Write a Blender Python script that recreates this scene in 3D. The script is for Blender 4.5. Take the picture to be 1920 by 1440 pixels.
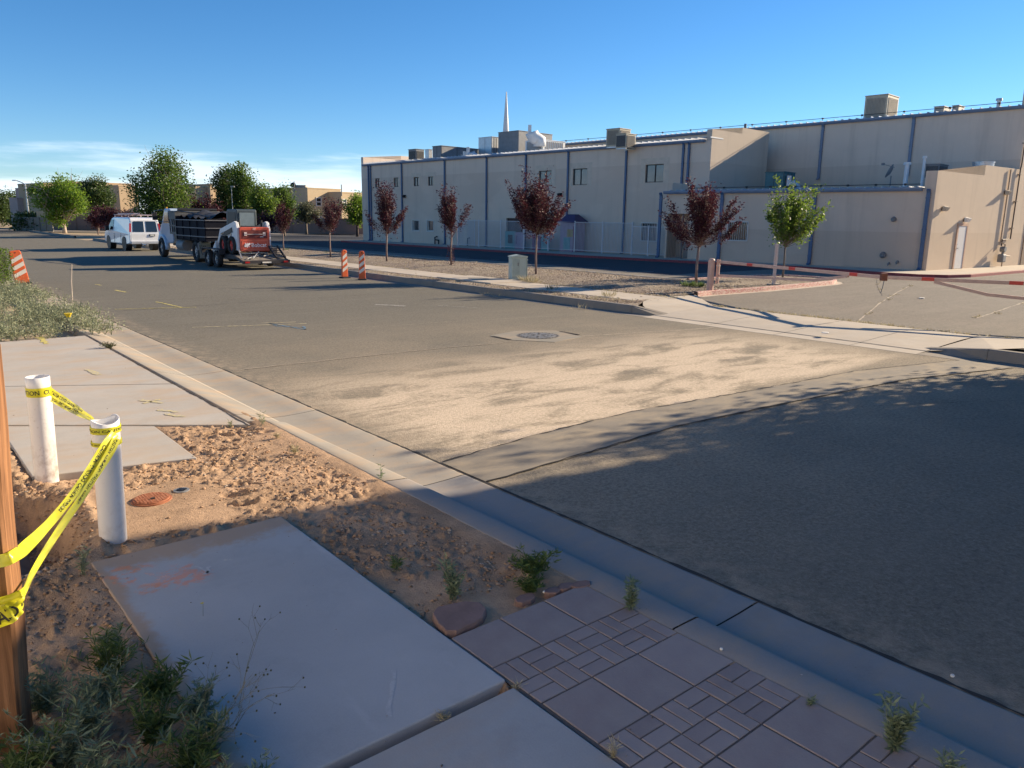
import bpy, bmesh, math, random
import numpy as np
from mathutils import Matrix, Vector, Quaternion
R=math.radians
for o in list(bpy.data.objects): bpy.data.objects.remove(o)
scene=bpy.context.scene; col=scene.collection
# ---------------------------------------------------------------- camera
FPX=1440.; TH=R(12.1); RL=R(0.8); HC=2.3
FW=np.array([0,math.cos(TH),-math.sin(TH)]); _r=np.array([1.,0,0]); _u=np.cross(_r,FW)
RT=_r*math.cos(RL)+_u*math.sin(RL); UP=-_r*math.sin(RL)+_u*math.cos(RL)
cd=bpy.data.cameras.new('camera'); cam=bpy.data.objects.new('camera',cd); col.objects.link(cam)
cd.sensor_width=36; cd.lens=27.0; cd.clip_start=.05; cd.clip_end=6000
cam.matrix_world=Matrix(((RT[0],UP[0],-FW[0],0),(RT[1],UP[1],-FW[1],0),(RT[2],UP[2],-FW[2],HC),(0,0,0,1)))
scene.camera=cam
# ---------------------------------------------------------------- sky and sun
SAZ=R(61); SEL=R(21.5)
SUN=Vector((math.sin(SAZ)*math.cos(SEL),math.cos(SAZ)*math.cos(SEL),math.sin(SEL)))
world=bpy.data.worlds.new('World'); scene.world=world; world.use_nodes=True
wt=world.node_tree; wn=wt.nodes; wl=wt.links
bg=wn['Background']; bg.inputs['Strength'].default_value=.10
sky=wn.new('ShaderNodeTexSky'); sky.sky_type='NISHITA'; sky.sun_disc=False
sky.sun_elevation=SEL; sky.sun_rotation=SAZ; sky.air_density=1.0; sky.dust_density=.15; sky.ozone_density=4.5; sky.altitude=1500
tc=wn.new('ShaderNodeTexCoord'); sp=wn.new('ShaderNodeSeparateXYZ'); wl.new(tc.outputs['Generated'],sp.inputs[0])
mp=wn.new('ShaderNodeMapping'); mp.inputs['Scale'].default_value=(2.6,2.6,24); wl.new(tc.outputs['Generated'],mp.inputs[0])
nz=wn.new('ShaderNodeTexNoise'); nz.inputs['Scale'].default_value=1.6; nz.inputs['Detail'].default_value=9; nz.inputs['Roughness'].default_value=.55
wl.new(mp.outputs[0],nz.inputs['Vector'])
hz=wn.new('ShaderNodeMapRange'); hz.inputs['From Min'].default_value=.03; hz.inputs['From Max'].default_value=.105; hz.inputs['To Min'].default_value=.62; hz.inputs['To Max'].default_value=0
wl.new(sp.outputs['Z'],hz.inputs['Value'])
ad=wn.new('ShaderNodeMath'); ad.operation='ADD'; wl.new(hz.outputs[0],ad.inputs[0]); wl.new(nz.outputs['Fac'],ad.inputs[1])
cr=wn.new('ShaderNodeMapRange'); cr.interpolation_type='SMOOTHSTEP'; cr.inputs['From Min'].default_value=.76; cr.inputs['From Max'].default_value=1.05; cr.inputs['To Max'].default_value=.7
wl.new(ad.outputs[0],cr.inputs['Value'])
mxs=wn.new('ShaderNodeMix'); mxs.data_type='RGBA'; wl.new(cr.outputs[0],mxs.inputs['Factor'])
hs=wn.new('ShaderNodeHueSaturation'); hs.inputs['Saturation'].default_value=1.18; hs.inputs['Value'].default_value=.765
wl.new(sky.outputs[0],hs.inputs['Color']); wl.new(hs.outputs[0],mxs.inputs['A']); mxs.inputs['B'].default_value=(5.6,6.3,7.0,1)
wl.new(mxs.outputs['Result'],bg.inputs['Color'])
sd=bpy.data.lights.new('sun','SUN'); sun=bpy.data.objects.new('sun',sd); col.objects.link(sun)
sd.energy=5.0; sd.angle=R(.53); sd.color=(1.0,.83,.60); sun.location=(30,20,60); sun.rotation_mode='QUATERNION'
sun.rotation_quaternion=SUN.to_track_quat('Z','Y')
vs=scene.view_settings; vs.view_transform='Standard'; vs.look='None'; vs.exposure=1.08; vs.gamma=1; vs.use_curve_mapping=False
# ---------------------------------------------------------------- plan measuring helpers
def g(px,py,z=0.):
    d=FW+RT*((px-960)/FPX)+UP*((720-py)/FPX); t=(z-HC)/d[2]; return (d[0]*t,d[1]*t)
def atY(px,py,Y):
    d=FW+RT*((px-960)/FPX)+UP*((720-py)/FPX); t=Y/d[1]; return Vector((d[0]*t,Y,HC+d[2]*t))
def pxof(P):
    w=np.array(P)-np.array([0,0,HC]); k=w@FW; return (960+FPX*(w@RT)/k,720-FPX*(w@UP)/k)
OX,OY=-.25,6.51; C40,S40=math.cos(R(40)),math.sin(R(40))
def S(t,s,z=0.): return Vector((OX+C40*t-S40*s, OY+S40*t+C40*s, z))
STM=Matrix.Translation((OX,OY,0))@Matrix.Rotation(R(40),4,'Z')
def toST(x,y): x-=OX;y-=OY; return (x*C40+y*S40, -x*S40+y*C40)
# ---------------------------------------------------------------- numpy noise
def _h(ix,iy,seed):
    n=(ix.astype(np.int64)*374761393+iy.astype(np.int64)*668265263+seed*1442695041)&0x7fffffff
    n=((n^(n>>13))*1274126177)&0x7fffffff
    return ((n^(n>>16))&0xffff)/65535.
def vnoise(x,y,seed=0):
    ix=np.floor(x);iy=np.floor(y);fx=x-ix;fy=y-iy;fx=fx*fx*(3-2*fx);fy=fy*fy*(3-2*fy)
    a=_h(ix,iy,seed);b=_h(ix+1,iy,seed);c=_h(ix,iy+1,seed);d=_h(ix+1,iy+1,seed)
    return (a*(1-fx)+b*fx)*(1-fy)+(c*(1-fx)+d*fx)*fy
def fbm(x,y,o=4,seed=0):
    r=0;a=.5
    for k in range(o): r=r+a*vnoise(x*2**k,y*2**k,seed+k);a*=.5
    return r/(1-.5**o)
def sstep(a,b,x): t=np.clip((x-a)/(b-a),0,1); return t*t*(3-2*t)
# ---------------------------------------------------------------- object helpers
def empty(name,loc=(0,0,0),rz=0.):
    o=bpy.data.objects.new(name,None); o.empty_display_size=.2; o.location=loc; o.rotation_euler=(0,0,rz); col.objects.link(o); return o
def tag(o,label=None,cat=None,group=None,kind=None):
    if label:o['label']=label
    if cat:o['category']=cat
    if group:o['group']=group
    if kind:o['kind']=kind
    return o
def thing(name,label,cat,loc=(0,0,0),rz=0.,group=None): return tag(empty(name,loc,rz),label,cat,group)
def lmat(o):
    m=Matrix.Translation(o.location)@Matrix.Rotation(o.rotation_euler[2],4,'Z')
    return lmat(o.parent)@m if o.parent else m
class MB:
    def __init__(s,M=None): s.v=[];s.f=[];s.m=[];s.M=M;s.mi=0;s.n=0;s.ch=[]
    def add(s,vs,fs):
        a=np.asarray(vs,float).reshape(-1,3)
        if s.M is not None:
            m=np.array(s.M); a=a@m[:3,:3].T+m[:3,3]
        s.v.append(a);s.ch.append((a,[list(f) for f in fs]))
        for f in fs: s.f.append([i+s.n for i in f]); s.m.append(s.mi)
        s.n+=len(a); return s
    def box(s,x0,x1,y0,y1,z0,z1):
        return s.add([(x0,y0,z0),(x1,y0,z0),(x1,y1,z0),(x0,y1,z0),(x0,y0,z1),(x1,y0,z1),(x1,y1,z1),(x0,y1,z1)],
            [(3,2,1,0),(4,5,6,7),(0,1,5,4),(1,2,6,5),(2,3,7,6),(3,0,4,7)])
    def bar(s,p,q,w,h,up=(0,0,1)):
        p=Vector(p);q=Vector(q);d=(q-p).normalized();u=Vector(up)
        if abs(d.dot(u))>.99:u=Vector((1,0,0))
        a=d.cross(u).normalized()*w/2;b=a.cross(d).normalized()*h/2
        return s.add([p-a-b,p+a-b,p+a+b,p-a+b,q-a-b,q+a-b,q+a+b,q-a+b],[(0,1,2,3),(7,6,5,4),(0,4,5,1),(1,5,6,2),(2,6,7,3),(3,7,4,0)])
    def tube(s,pts,r,n=8,cap=True):
        pts=[Vector(p) for p in pts];k=len(pts); rr=r if hasattr(r,'__len__') else [r]*k
        V=[];pa=None
        for i,p in enumerate(pts):
            d=(pts[min(i+1,k-1)]-pts[max(i-1,0)]).normalized()
            if pa is None:
                pa=d.cross(Vector((0,0,1)))
                if pa.length<.1:pa=d.cross(Vector((1,0,0)))
            pa=(pa-d*pa.dot(d)).normalized();b=d.cross(pa)
            for j in range(n):
                t=2*math.pi*j/n; V.append(p+(pa*math.cos(t)+b*math.sin(t))*rr[i])
        F=[(i*n+j,i*n+(j+1)%n,(i+1)*n+(j+1)%n,(i+1)*n+j) for i in range(k-1) for j in range(n)]
        if cap:F+=[tuple(range(n-1,-1,-1)),tuple((k-1)*n+j for j in range(n))]
        return s.add(V,F)
    def cyl(s,p,q,r0,r1=None,n=16): return s.tube([p,q],[r0,r0 if r1 is None else r1],n)
    def prism(s,poly,h0,h1,axis='z'):
        n=len(poly)
        def P(a,b,h): return (a,b,h) if axis=='z' else ((a,h,b) if axis=='y' else (h,a,b))
        V=[P(a,b,h0) for a,b in poly]+[P(a,b,h1) for a,b in poly]
        F=[tuple(range(n)),tuple(range(2*n-1,n-1,-1))]+[(i,(i+1)%n,n+(i+1)%n,n+i) for i in range(n)]
        return s.add(V,F)
    def quad(s,a,b,c,d): return s.add([a,b,c,d],[(0,1,2,3)])
    def sheet(s,poly,z=0.): return s.add([(p[0],p[1],p[2] if len(p)>2 else z) for p in poly],[tuple(range(len(poly)))])
    def grid(s,V,nu,nv): return s.add(V,[(j*nu+i,j*nu+i+1,(j+1)*nu+i+1,(j+1)*nu+i) for j in range(nv-1) for i in range(nu-1)])
    def each(s,name,mats,parent=None,**k):
        for a,f in s.ch:
            q=MB();q.add(a,f);q.build(name,mats,parent,**k)
    def build(s,name,mats,parent=None,world=False,smooth=False,bevel=0,recalc=True,seg=2,M=None,kind=None,label=None):
        V=np.concatenate(s.v) if s.v else np.zeros((0,3))
        if world and parent is not None:
            m=np.array(lmat(parent).inverted()); V=V@m[:3,:3].T+m[:3,3]
        me=bpy.data.meshes.new(name); me.from_pydata(V.tolist(),[],s.f)
        for mm in (mats if isinstance(mats,(list,tuple)) else [mats]): me.materials.append(mm)
        if any(s.m): me.polygons.foreach_set('material_index',s.m)
        if recalc:
            bm=bmesh.new();bm.from_mesh(me);bmesh.ops.recalc_face_normals(bm,faces=bm.faces);bm.to_mesh(me);bm.free()
        if smooth: me.shade_smooth() if hasattr(me,'shade_smooth') else None
        o=bpy.data.objects.new(name,me); col.objects.link(o)
        if parent is not None:o.parent=parent
        if M is not None:o.matrix_world=M
        if bevel:
            b=o.modifiers.new('bevel','BEVEL');b.width=bevel;b.segments=seg;b.limit_method='ANGLE';b.angle_limit=R(40)
            if smooth is False: me.polygons.foreach_set('use_smooth',[False]*len(me.polygons))
        if kind:o['kind']=kind
        if label:o['label']=label
        return o
def children_of(o): return [c for c in bpy.data.objects if c.parent==o]
def copy_tree(o,parent=None,kids=None):
    c=o.copy(); col.objects.link(c)
    if parent is not None:c.parent=parent
    for ch in (kids or {}).get(o.name,children_of(o)): copy_tree(ch,c)
    return c
def rrect(w,h,r,n=4,cx=0,cy=0):
    P=[]
    for (sx,sy,a0) in ((1,1,0),(-1,1,90),(-1,-1,180),(1,-1,270)):
        for k in range(n+1):
            a=R(a0+90*k/n);P.append((cx+sx*(w/2-r)+r*math.cos(a),cy+sy*(h/2-r)+r*math.sin(a)))
    return P
# ---------------------------------------------------------------- materials
class NT:
    def __init__(s,name):
        s.m=bpy.data.materials.new(name);s.m.use_nodes=True;s.t=s.m.node_tree;s.N=s.t.nodes;s.L=s.t.links
        s.b=s.N['Principled BSDF'];s.o=s.N['Material Output'];s._c=None
    def n(s,ty,**k):
        x=s.N.new('ShaderNode'+ty)
        for a,v in k.items():setattr(x,a,v)
        return x
    def set(s,x,i,v):
        if hasattr(v,'is_output') or isinstance(v,bpy.types.NodeSocket):s.L.new(v,x.inputs[i])
        else:x.inputs[i].default_value=v
    def co(s,scale=None,obj=True,rot=None):
        if s._c is None:s._c=s.n('TexCoord')
        c=s._c.outputs['Object']
        if scale is None and rot is None:return c
        m=s.n('Mapping');s.L.new(c,m.inputs[0])
        if scale is not None:m.inputs['Scale'].default_value=scale if hasattr(scale,'__len__') else (scale,)*3
        if rot:m.inputs['Rotation'].default_value=rot
        return m.outputs[0]
    def noise(s,scale,detail=4,rough=.55,vec=None,dist=0):
        x=s.n('TexNoise');s.set(x,'Scale',scale);s.set(x,'Detail',detail);s.set(x,'Roughness',rough);s.set(x,'Distortion',dist)
        s.L.new(vec or s.co(),x.inputs['Vector']);return x.outputs['Fac']
    def vor(s,scale,feat='F1',out='Distance',vec=None,rnd=1):
        x=s.n('TexVoronoi',feature=feat);s.set(x,'Scale',scale);s.set(x,'Randomness',rnd);s.L.new(vec or s.co(),x.inputs['Vector']);return x.outputs[out]
    def rng(s,v,a,b,c=0.,d=1.,smooth=False):
        x=s.n('MapRange');s.set(x,'Value',v);s.set(x,'From Min',a);s.set(x,'From Max',b);s.set(x,'To Min',c);s.set(x,'To Max',d)
        if smooth:x.interpolation_type='SMOOTHSTEP'
        return x.outputs[0]
    def math(s,op,a,b=0.):
        x=s.n('Math',operation=op);s.set(x,0,a);s.set(x,1,b);return x.outputs[0]
    def mix(s,f,a,b,bt='MIX'):
        x=s.n('Mix',data_type='RGBA',blend_type=bt)
        s.set(x,'Factor',f)
        for i,v in (('A',a),('B',b)):
            if isinstance(v,tuple) and len(v)==3:v=(*v,1)
            s.set(x,i,v)
        return x.outputs['Result']
    def bump(s,h,strength=.3,dist=.01,nrm=None):
        x=s.n('Bump');s.set(x,'Height',h);s.set(x,'Strength',strength);s.set(x,'Distance',dist)
        if nrm is not None:s.L.new(nrm,x.inputs['Normal'])
        return x.outputs[0]
    def sep(s,v=None):
        x=s.n('SeparateXYZ');s.L.new(v or s.co(),x.inputs[0]);return x.outputs
    def done(s,colr,rough=.85,normal=None,metal=0,spec=.3,**k):
        if isinstance(colr,tuple) and len(colr)==3:colr=(*colr,1)
        s.set(s.b,'Base Color',colr);s.set(s.b,'Roughness',rough);s.set(s.b,'Metallic',metal);s.set(s.b,'Specular IOR Level',spec)
        if normal is not None:s.L.new(normal,s.b.inputs['Normal'])
        for a,v in k.items():s.set(s.b,a.replace('_',' '),v)
        return s.m
def mul(c,k): return tuple(min(1,x*k) for x in c)
def simple(name,c,rough=.6,metal=0,var=.12,scale=4,bump=0,bs=60,spec=.4,**k):
    t=NT(name);f=t.rng(t.noise(scale,5,.6),.3,.7)
    cc=t.mix(f,mul(c,1-var),mul(c,1+var))
    nm=t.bump(t.noise(bs,3),bump,.004) if bump else None
    return t.done(cc,rough,nm,metal,spec,**k)
# ================================================================ ground materials
def m_asphalt(name,c,sand=False,grain=1.,blue=0):
    t=NT(name); co=t.co()
    big=t.rng(t.noise(.45,5,.6),.3,.7); mid=t.rng(t.noise(3.1,5,.65),.3,.72)
    fine=t.rng(t.noise(30,6,.9),.40,.60); fine2=t.rng(t.vor(80,out='Color'),0,1)
    cc=t.mix(big,mul(c,.86),mul(c,1.14)); cc=t.mix(t.math('MULTIPLY',mid,.6),cc,mul(c,.74))
    cc=t.mix(t.math('MULTIPLY',fine,.6*grain),cc,mul(c,1.9)); cc=t.mix(t.math('MULTIPLY',fine2,.35*grain),cc,mul(c,.4))
    gm=t.noise(13,9,.82);cc=t.mix(t.rng(gm,.5,.66,0,.42*grain),cc,mul(c,1.9));cc=t.mix(t.rng(gm,.5,.36,0,.5*grain),cc,mul(c,.45))
    st=t.noise(1.0,5,.6,vec=t.co((.35,2.2,1),rot=(0,0,R(-8))))
    cc=t.mix(t.rng(st,.50,.70,0,.45),cc,mul(c,1.35))
    if sand:
        x=t.sep()
        # wind-blown sand lying on the road just above the swale
        a=t.math('MULTIPLY',t.rng(x[1],.55,1.0,0,1,True),t.rng(x[1],6,2.8,0,1,True))
        b=t.math('MULTIPLY',t.rng(x[0],-.4,.9,0,1,True),t.rng(x[0],11.0,8.2,0,1,True))
        reg=t.math('MULTIPLY',a,b)
        n1=t.noise(1.15,8,.62,vec=t.co((.62,1.5,1),rot=(0,0,R(40))),dist=.5); n2=t.noise(14,5,.75)
        h=t.math('ADD',t.math('MULTIPLY',n1,.85),t.math('MULTIPLY',n2,.32))
        mk=t.math('MULTIPLY',t.rng(h,.47,.65,0,1,True),reg)
        n4=t.rng(t.noise(.55,6,.65),.32,.66)
        wide=t.math('MULTIPLY',t.rng(x[1],-5.5,.5,0,1,True),t.rng(x[1],13,2.5,0,1,True))
        wide=t.math('MULTIPLY',t.math('MULTIPLY',wide,t.rng(x[0],-1,.8)),t.rng(n4,0,1,.22,.78))
        g3=t.rng(t.noise(26,5,.85),.40,.60)
        cc=t.mix(wide,cc,t.mix(g3,(.23,.185,.13),(.46,.37,.265)))
        soft=t.math('MULTIPLY',t.rng(h,.40,.62,0,1,True),reg)
        cc=t.mix(t.math('MULTIPLY',soft,.6),cc,(.50,.40,.285))
        cc=t.mix(t.math('MULTIPLY',t.math('MULTIPLY',mk,t.rng(g3,0,1,.75,1)),.95),cc,t.mix(g3,(.52,.41,.30),(.72,.59,.44)))
        # dust swept against the left gutter edge
        e=t.math('MULTIPLY',t.rng(x[0],.55,.02),t.rng(t.noise(5,4),.42,.62)); cc=t.mix(t.math('MULTIPLY',e,.5),cc,(.45,.35,.25))
    nm=t.bump(t.math('ADD',t.noise(40,6,.85),t.math('MULTIPLY',t.vor(90),.5)),.8,.007)
    return t.done(cc,.93,nm,spec=.18)
def m_concrete(name,c,dust=.35,dustc=(.46,.32,.20),cracks=False):
    t=NT(name)
    big=t.rng(t.noise(1.1,5,.6),.3,.7); fine=t.rng(t.noise(120,2,.8),.3,.7); mid=t.rng(t.noise(9,5,.7),.3,.7)
    cc=t.mix(big,mul(c,.88),mul(c,1.1)); cc=t.mix(t.math('MULTIPLY',mid,.35),cc,mul(c,.82)); cc=t.mix(t.math('MULTIPLY',fine,.3),cc,mul(c,1.3))
    sp=t.rng(t.vor(38),.0,.055,1,0); sp2=t.math('MULTIPLY',sp,t.rng(t.noise(3,2),.52,.6)); cc=t.mix(t.math('MULTIPLY',sp2,.6),cc,mul(c,.35))
    wst=t.rng(t.noise(2.3,6,.7),.55,.75,0,.3);cc=t.mix(wst,cc,mul(c,.62));d=t.math('MULTIPLY',t.rng(t.noise(1.7,7,.68,vec=t.co((.7,1.6,1))),.44,.66),dust)
    cc=t.mix(d,cc,dustc);pr_=t.math('MULTIPLY',t.rng(t.vor(160),0,.12,1,0),t.rng(t.noise(12,3),.48,.6));cc=t.mix(t.math('MULTIPLY',pr_,.4),cc,mul(c,.5))
    sw=t.noise(1.,4,.6,vec=t.co((60,3,1)))
    nm=t.bump(t.math('ADD',t.math('MULTIPLY',sw,.4),t.noise(90,3,.7)),.28,.003)
    return t.done(cc,.9,nm,spec=.25)
def m_dirt(name,c,grain=1.,lo_=.82,hi_=1.2):
    t=NT(name)
    big=t.rng(t.noise(1.6,8,.7),.38,.62); mid=t.rng(t.noise(11,6,.7),.3,.7); fine=t.rng(t.noise(75,4,.8),.3,.7)
    cc=t.mix(big,mul(c,lo_),mul(c,hi_)); cc=t.mix(t.math('MULTIPLY',mid,.5),cc,mul(c,.7)); cc=t.mix(t.math('MULTIPLY',fine,.45),cc,mul(c,1.38))
    pb=t.rng(t.vor(55),0,.16,1,0); pb=t.math('MULTIPLY',pb,t.rng(t.noise(6,3),.5,.62)); cc=t.mix(pb,cc,(.5,.42,.34))
    nm=t.bump(t.math('ADD',t.noise(28,7,.75),t.math('MULTIPLY',t.noise(120,3,.7),.35)),.9*grain,.02)
    return t.done(cc,.96,nm,spec=.12)
def m_gravel(name,a=(.30,.235,.18),b=(.43,.35,.27),sc=28):
    t=NT(name); v=t.vor(sc,out='Color'); s=t.n('SeparateColor');t.L.new(v,s.inputs[0])
    d=t.vor(sc)
    cc=t.mix(s.outputs[0],a,b); cc=t.mix(t.rng(s.outputs[1],.8,.9),cc,(.62,.54,.44)); cc=t.mix(t.rng(s.outputs[2],.78,.86),cc,(.16,.115,.095))
    cc=t.mix(t.rng(d,.42,.7,0,.75),cc,(.12,.09,.07)); cc=t.mix(t.rng(t.noise(.6,5,.6),.45,.7,0,.6),cc,(.47,.39,.27))
    h=t.math('ADD',t.rng(d,0,.6,1,0),t.math('MULTIPLY',t.noise(60,3),.3))
    return t.done(cc,.92,t.bump(h,1.,.03),spec=.2)
ASPH=m_asphalt('road_asphalt',(.150,.137,.110),sand=True)
LOTA=m_asphalt('parking_asphalt',(.20,.175,.145),grain=.8);LOTD=m_asphalt('shade_toned_asphalt',(.060,.060,.066),grain=.5);CURBF=m_concrete('far_kerb_concrete',(.23,.205,.175),.3,(.36,.28,.2))  # LOTD: lot asphalt with the building's shade put into its colour
CONC=m_concrete('sidewalk_concrete',(.42,.385,.34),.5)
CONN=m_concrete('slab_concrete_clean',(.36,.355,.345),.28)
CONG=m_concrete('gutter_concrete',(.33,.295,.245),.6)
CONR=m_concrete('apron_concrete',(.47,.41,.335),.35,(.5,.4,.29))
SWAL=m_concrete('swale_concrete',(.235,.205,.165),.9,(.36,.29,.20));KRBD=m_concrete('weathered_kerb_concrete',(.265,.25,.235),.6,(.36,.28,.21))
DIRT=m_dirt('reddish_dirt',(.43,.285,.18),1.,.62,1.42); FARD=m_dirt('desert_ground',(.40,.31,.21),.3)
GRAV=m_gravel('landscape_gravel'); 
REDP=simple('red_kerb_paint',(.27,.06,.065),.7,var=.25,scale=9,bump=.3)
t=NT('red_kerb_worn'); w=t.rng(t.noise(14,6,.75,vec=t.co((1,1,3))),.44,.54); REDW=t.done(t.mix(w,(.40,.115,.115),(.58,.46,.38)),.8,t.bump(t.noise(60,3),.3,.004))
DARK=simple('crack_filler_dark',(.035,.03,.027),.9,bump=.4)
TARL=simple('crack_sand_pale',(.46,.39,.30),.9,var=.3,scale=12,bump=.5)
def ST(name,mb,mat,parent=None,kind='structure',**k):
    if parent is not None: o=mb.build(name,mat,parent,**k)
    else:
        o=mb.build(name,mat,M=STM,**k); o['kind']=kind
    return o
# ---- base ground with an opening where the dug-up dirt mesh lies
m=MB(); X0,X1,Y0,Y1=-6.5,-.84,-5,3.45; B=2500
for (a,b,c,d) in ((-B,X0,-B,B),(X1,B,-B,B),(X0,X1,-B,Y0),(X0,X1,Y1,B)): m.sheet([(a,c),(b,c),(b,d),(a,d)],-.03)
ST('ground',m,FARD,recalc=False)
# ---- the road
def rt_edge(s): return float(np.interp(s,[-40,20,30,62,80,135],[10.5,10.5,10.72,11.1,11.3,12.3]))
m=MB(); rs=list(range(-40,136,5)); rng_=random.Random(3)
for a,b in zip(rs[:-1],rs[1:]):
    m.quad((0,a,0),(rt_edge(a),a,0),(rt_edge(b),b,0),(0,b,0))
m.quad((-60,112,0),(0,112,0),(0,135,0),(-60,135,0)); m.quad((-60,60,-.004),(-.02,30,-.004),(-.02,112,-.004),(-60,112,-.004))
ROAD=ST('road',m,ASPH,recalc=False)
def ragged(p,q,w,z,jit,n,seed,mat,name,parent,jw=.5,cur=0):
    r=random.Random(seed);V=[];p=Vector(p);q=Vector(q);d=(q-p);L=d.length;d/=L;nn=Vector((-d.y,d.x));off=0
    for i in range(n+1):
        u=i/n;off=off*.8+r.uniform(-jit,jit);c=p+d*L*u+nn*(off+cur*math.sin(math.pi*u));ww=w*(1-jw+2*jw*r.random())/2
        V+=[(c.x-nn.x*ww,c.y-nn.y*ww,z),(c.x+nn.x*ww,c.y+nn.y*ww,z)]
    F=[(2*i,2*i+2,2*i+3,2*i+1) for i in range(n)]
    return MB().add(V,F).build(name,mat,parent)
ragged((0.02,-7),(0.0,27),.028,.004,.006,420,1,DARK,'edge_crack',ROAD,.75)
ragged((.1,6.3),(5.35,6.05),.03,.004,.012,60,2,TARL,'sealed_crack',ROAD,.5,.06); ragged((7.05,5.8),(10.4,5.0),.03,.004,.012,44,4,TARL,'sealed_crack',ROAD,.5,-.05)
ragged((.1,6.28),(5.35,6.03),.008,.006,.012,60,2,DARK,'crack',ROAD,.8,.06); ragged((0,15.1),(9,15.6),.015,.004,.02,70,8,DARK,'crack',ROAD,.8,.1)
ragged((0,21.3),(10,23.2),.016,.004,.02,70,18,DARK,'crack',ROAD,.8,.1)
ragged((3,9.5),(10.2,8.2),.007,.004,.02,80,29,TARL,'crack',ROAD,.9,.15)
ragged((5.6,-.6),(9.8,-3.5),.005,.004,.02,60,31,DARK,'crack',ROAD,.9,.2)
ragged((.0,.28),(.5,.3),.02,.005,.01,12,28,DARK,'crack',ROAD,.8,.1)
# ---- swale: a shallow concrete gutter across the road
def sw(t): return float(np.interp(t,[0,1.4,3,5.3,8,10.5],[.68,.86,.93,.73,.55,-.05])),float(np.interp(t,[0,1.4,3,5.3,8,10.5],[-.02,.06,.16,.0,-.24,-.9]))
m=MB(); V=[];ts=np.linspace(.03,10.49,46)
for tt in ts:
    a,b=sw(tt); a+=.03*(vnoise(np.array(tt*3.),np.array(1.),3)-.5); b+=.03*(vnoise(np.array(tt*3.),np.array(5.),3)-.5)
    for k in range(5): u=k/4; V.append((tt,a+(b-a)*u,.008))
m.grid(V,5,46); SWO=ST('swale',m,SWAL,recalc=False)
V1=MB();V2=MB()
for (idx,zz,seed) in ((0,.012,5),(1,.012,6)):
    r=random.Random(seed);V=[];
    for i in range(91):
        tt=.05+10.4*i/90;c=sw(tt)[idx]+r.uniform(-.014,.014);w=.004+.014*r.random()**2
        V+=[(tt,c-w,zz),(tt,c+w,zz)]
    MB().add(V,[(2*i,2*i+2,2*i+3,2*i+1) for i in range(90)]).build('edge_crack',DARK,SWO)
# ---- left gutter, kerb
def kh(s): return float(np.interp(s,[-40,-.9,.3,1.9,2.8,10.4,11.6,60],[1,1,.8,.5,.35,.35,1,1]))
def strip(prof,s0,s1,ds=.5,jag=0,seed=0):
    n=max(2,int((s1-s0)/ds)+1);V=[];r=random.Random(seed)
    for i in range(n):
        s=s0+(s1-s0)*i/(n-1);h=kh(s)
        for j,(tt,z) in enumerate(prof(s,h)): V.append((tt+(r.uniform(-jag,jag) if j==0 else 0),s,z))
    k=len(prof(s0,1.));return MB().grid(V,k,n)
GUT=ST('gutter',strip(lambda s,h:[(-.57,-.03),(-.57,-.0295),(-.4,-.0294),(0,-.029)],-12,30),DARK,recalc=False)
KRB=ST('kerb',strip(lambda s,h:[(-.575,-.029),(-.85,-.0289)],-12,30),DARK,recalc=False)
js=[-12,-8.9,-5.85,-2.79,.27,3.3,6.35,9.4,12.4,15.5,18.5,21.5,24.6,27.6,30]
for a,b in zip(js[:-1],js[1:]):
    strip(lambda s,h:[(-.003,-.028),(-.003,.003),(-.02,.0065),(-.2,-.004),(-.40,-.008),(-.50,-.004),(-.565,.0)],a+.006,b-.006,.4,0,int(a*7+99)).build('gutter_slab',CONG if a>-.5 else KRBD,GUT,recalc=False,smooth=True)
    if a<11:
        pr=lambda s,h:[(-.566,-.028),(-.566,.001),(-.575,.012+.05*h),(-.60,.02+.084*h),(-.615,.026+.086*h),(-.635,.032+.086*h),(-.72,.062+.057*h),(-.83,.119),(-.848,.113),(-.855,-.02)] if s<2.9 else [(-.566,-.028),(-.566,.001),(-.60,.006),(-.65,.02),(-.72,.04),(-.80,.062),(-.88,.085),(-.97,.1),(-1.0,.1),(-1.01,-.02)]
    else: pr=lambda s,h:[(-.566,-.028),(-.566,.001),(-.575,.06),(-.60,.1),(-.62,.115),(-.66,.12),(-.83,.118),(-.85,.112),(-.855,-.02)]
    strip(pr,a+.006,b-.006,.12).build('kerb_segment',CONG if a>-.5 else KRBD,KRB,recalc=False,smooth=True)
# ---- slabs of the near sidewalk
SW=tag(empty('sidewalk'),kind='structure'); SW.matrix_world=STM; SW.rotation_euler=(0,0,R(40)); SW.location=(OX,OY,0)
t=NT('slab_painted_orange'); base=CONN
def slab(poly,z=.12,mat=None,name='slab',th=.1,lab=None,seed=0,round=True):
    bm=bmesh.new(); vs=[bm.verts.new((p[0],p[1],z)) for p in poly]; f=bm.faces.new(vs)
    if f.normal.z<0:f.normal_flip()
    e=bmesh.ops.extrude_face_region(bm,geom=[f]); up=[v for v in e['geom'] if isinstance(v,bmesh.types.BMVert)]
    for v in up:v.co.z=z-th
    bmesh.ops.recalc_face_normals(bm,faces=bm.faces)
    me=bpy.data.meshes.new(name);bm.to_mesh(me);bm.free();me.materials.append(mat)
    o=bpy.data.objects.new(name,me);col.objects.link(o);o.parent=SW
    if round:
        b=o.modifiers.new('bevel','BEVEL');b.width=.008;b.segments=2
    if lab:o['label']=lab
    return o
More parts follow.
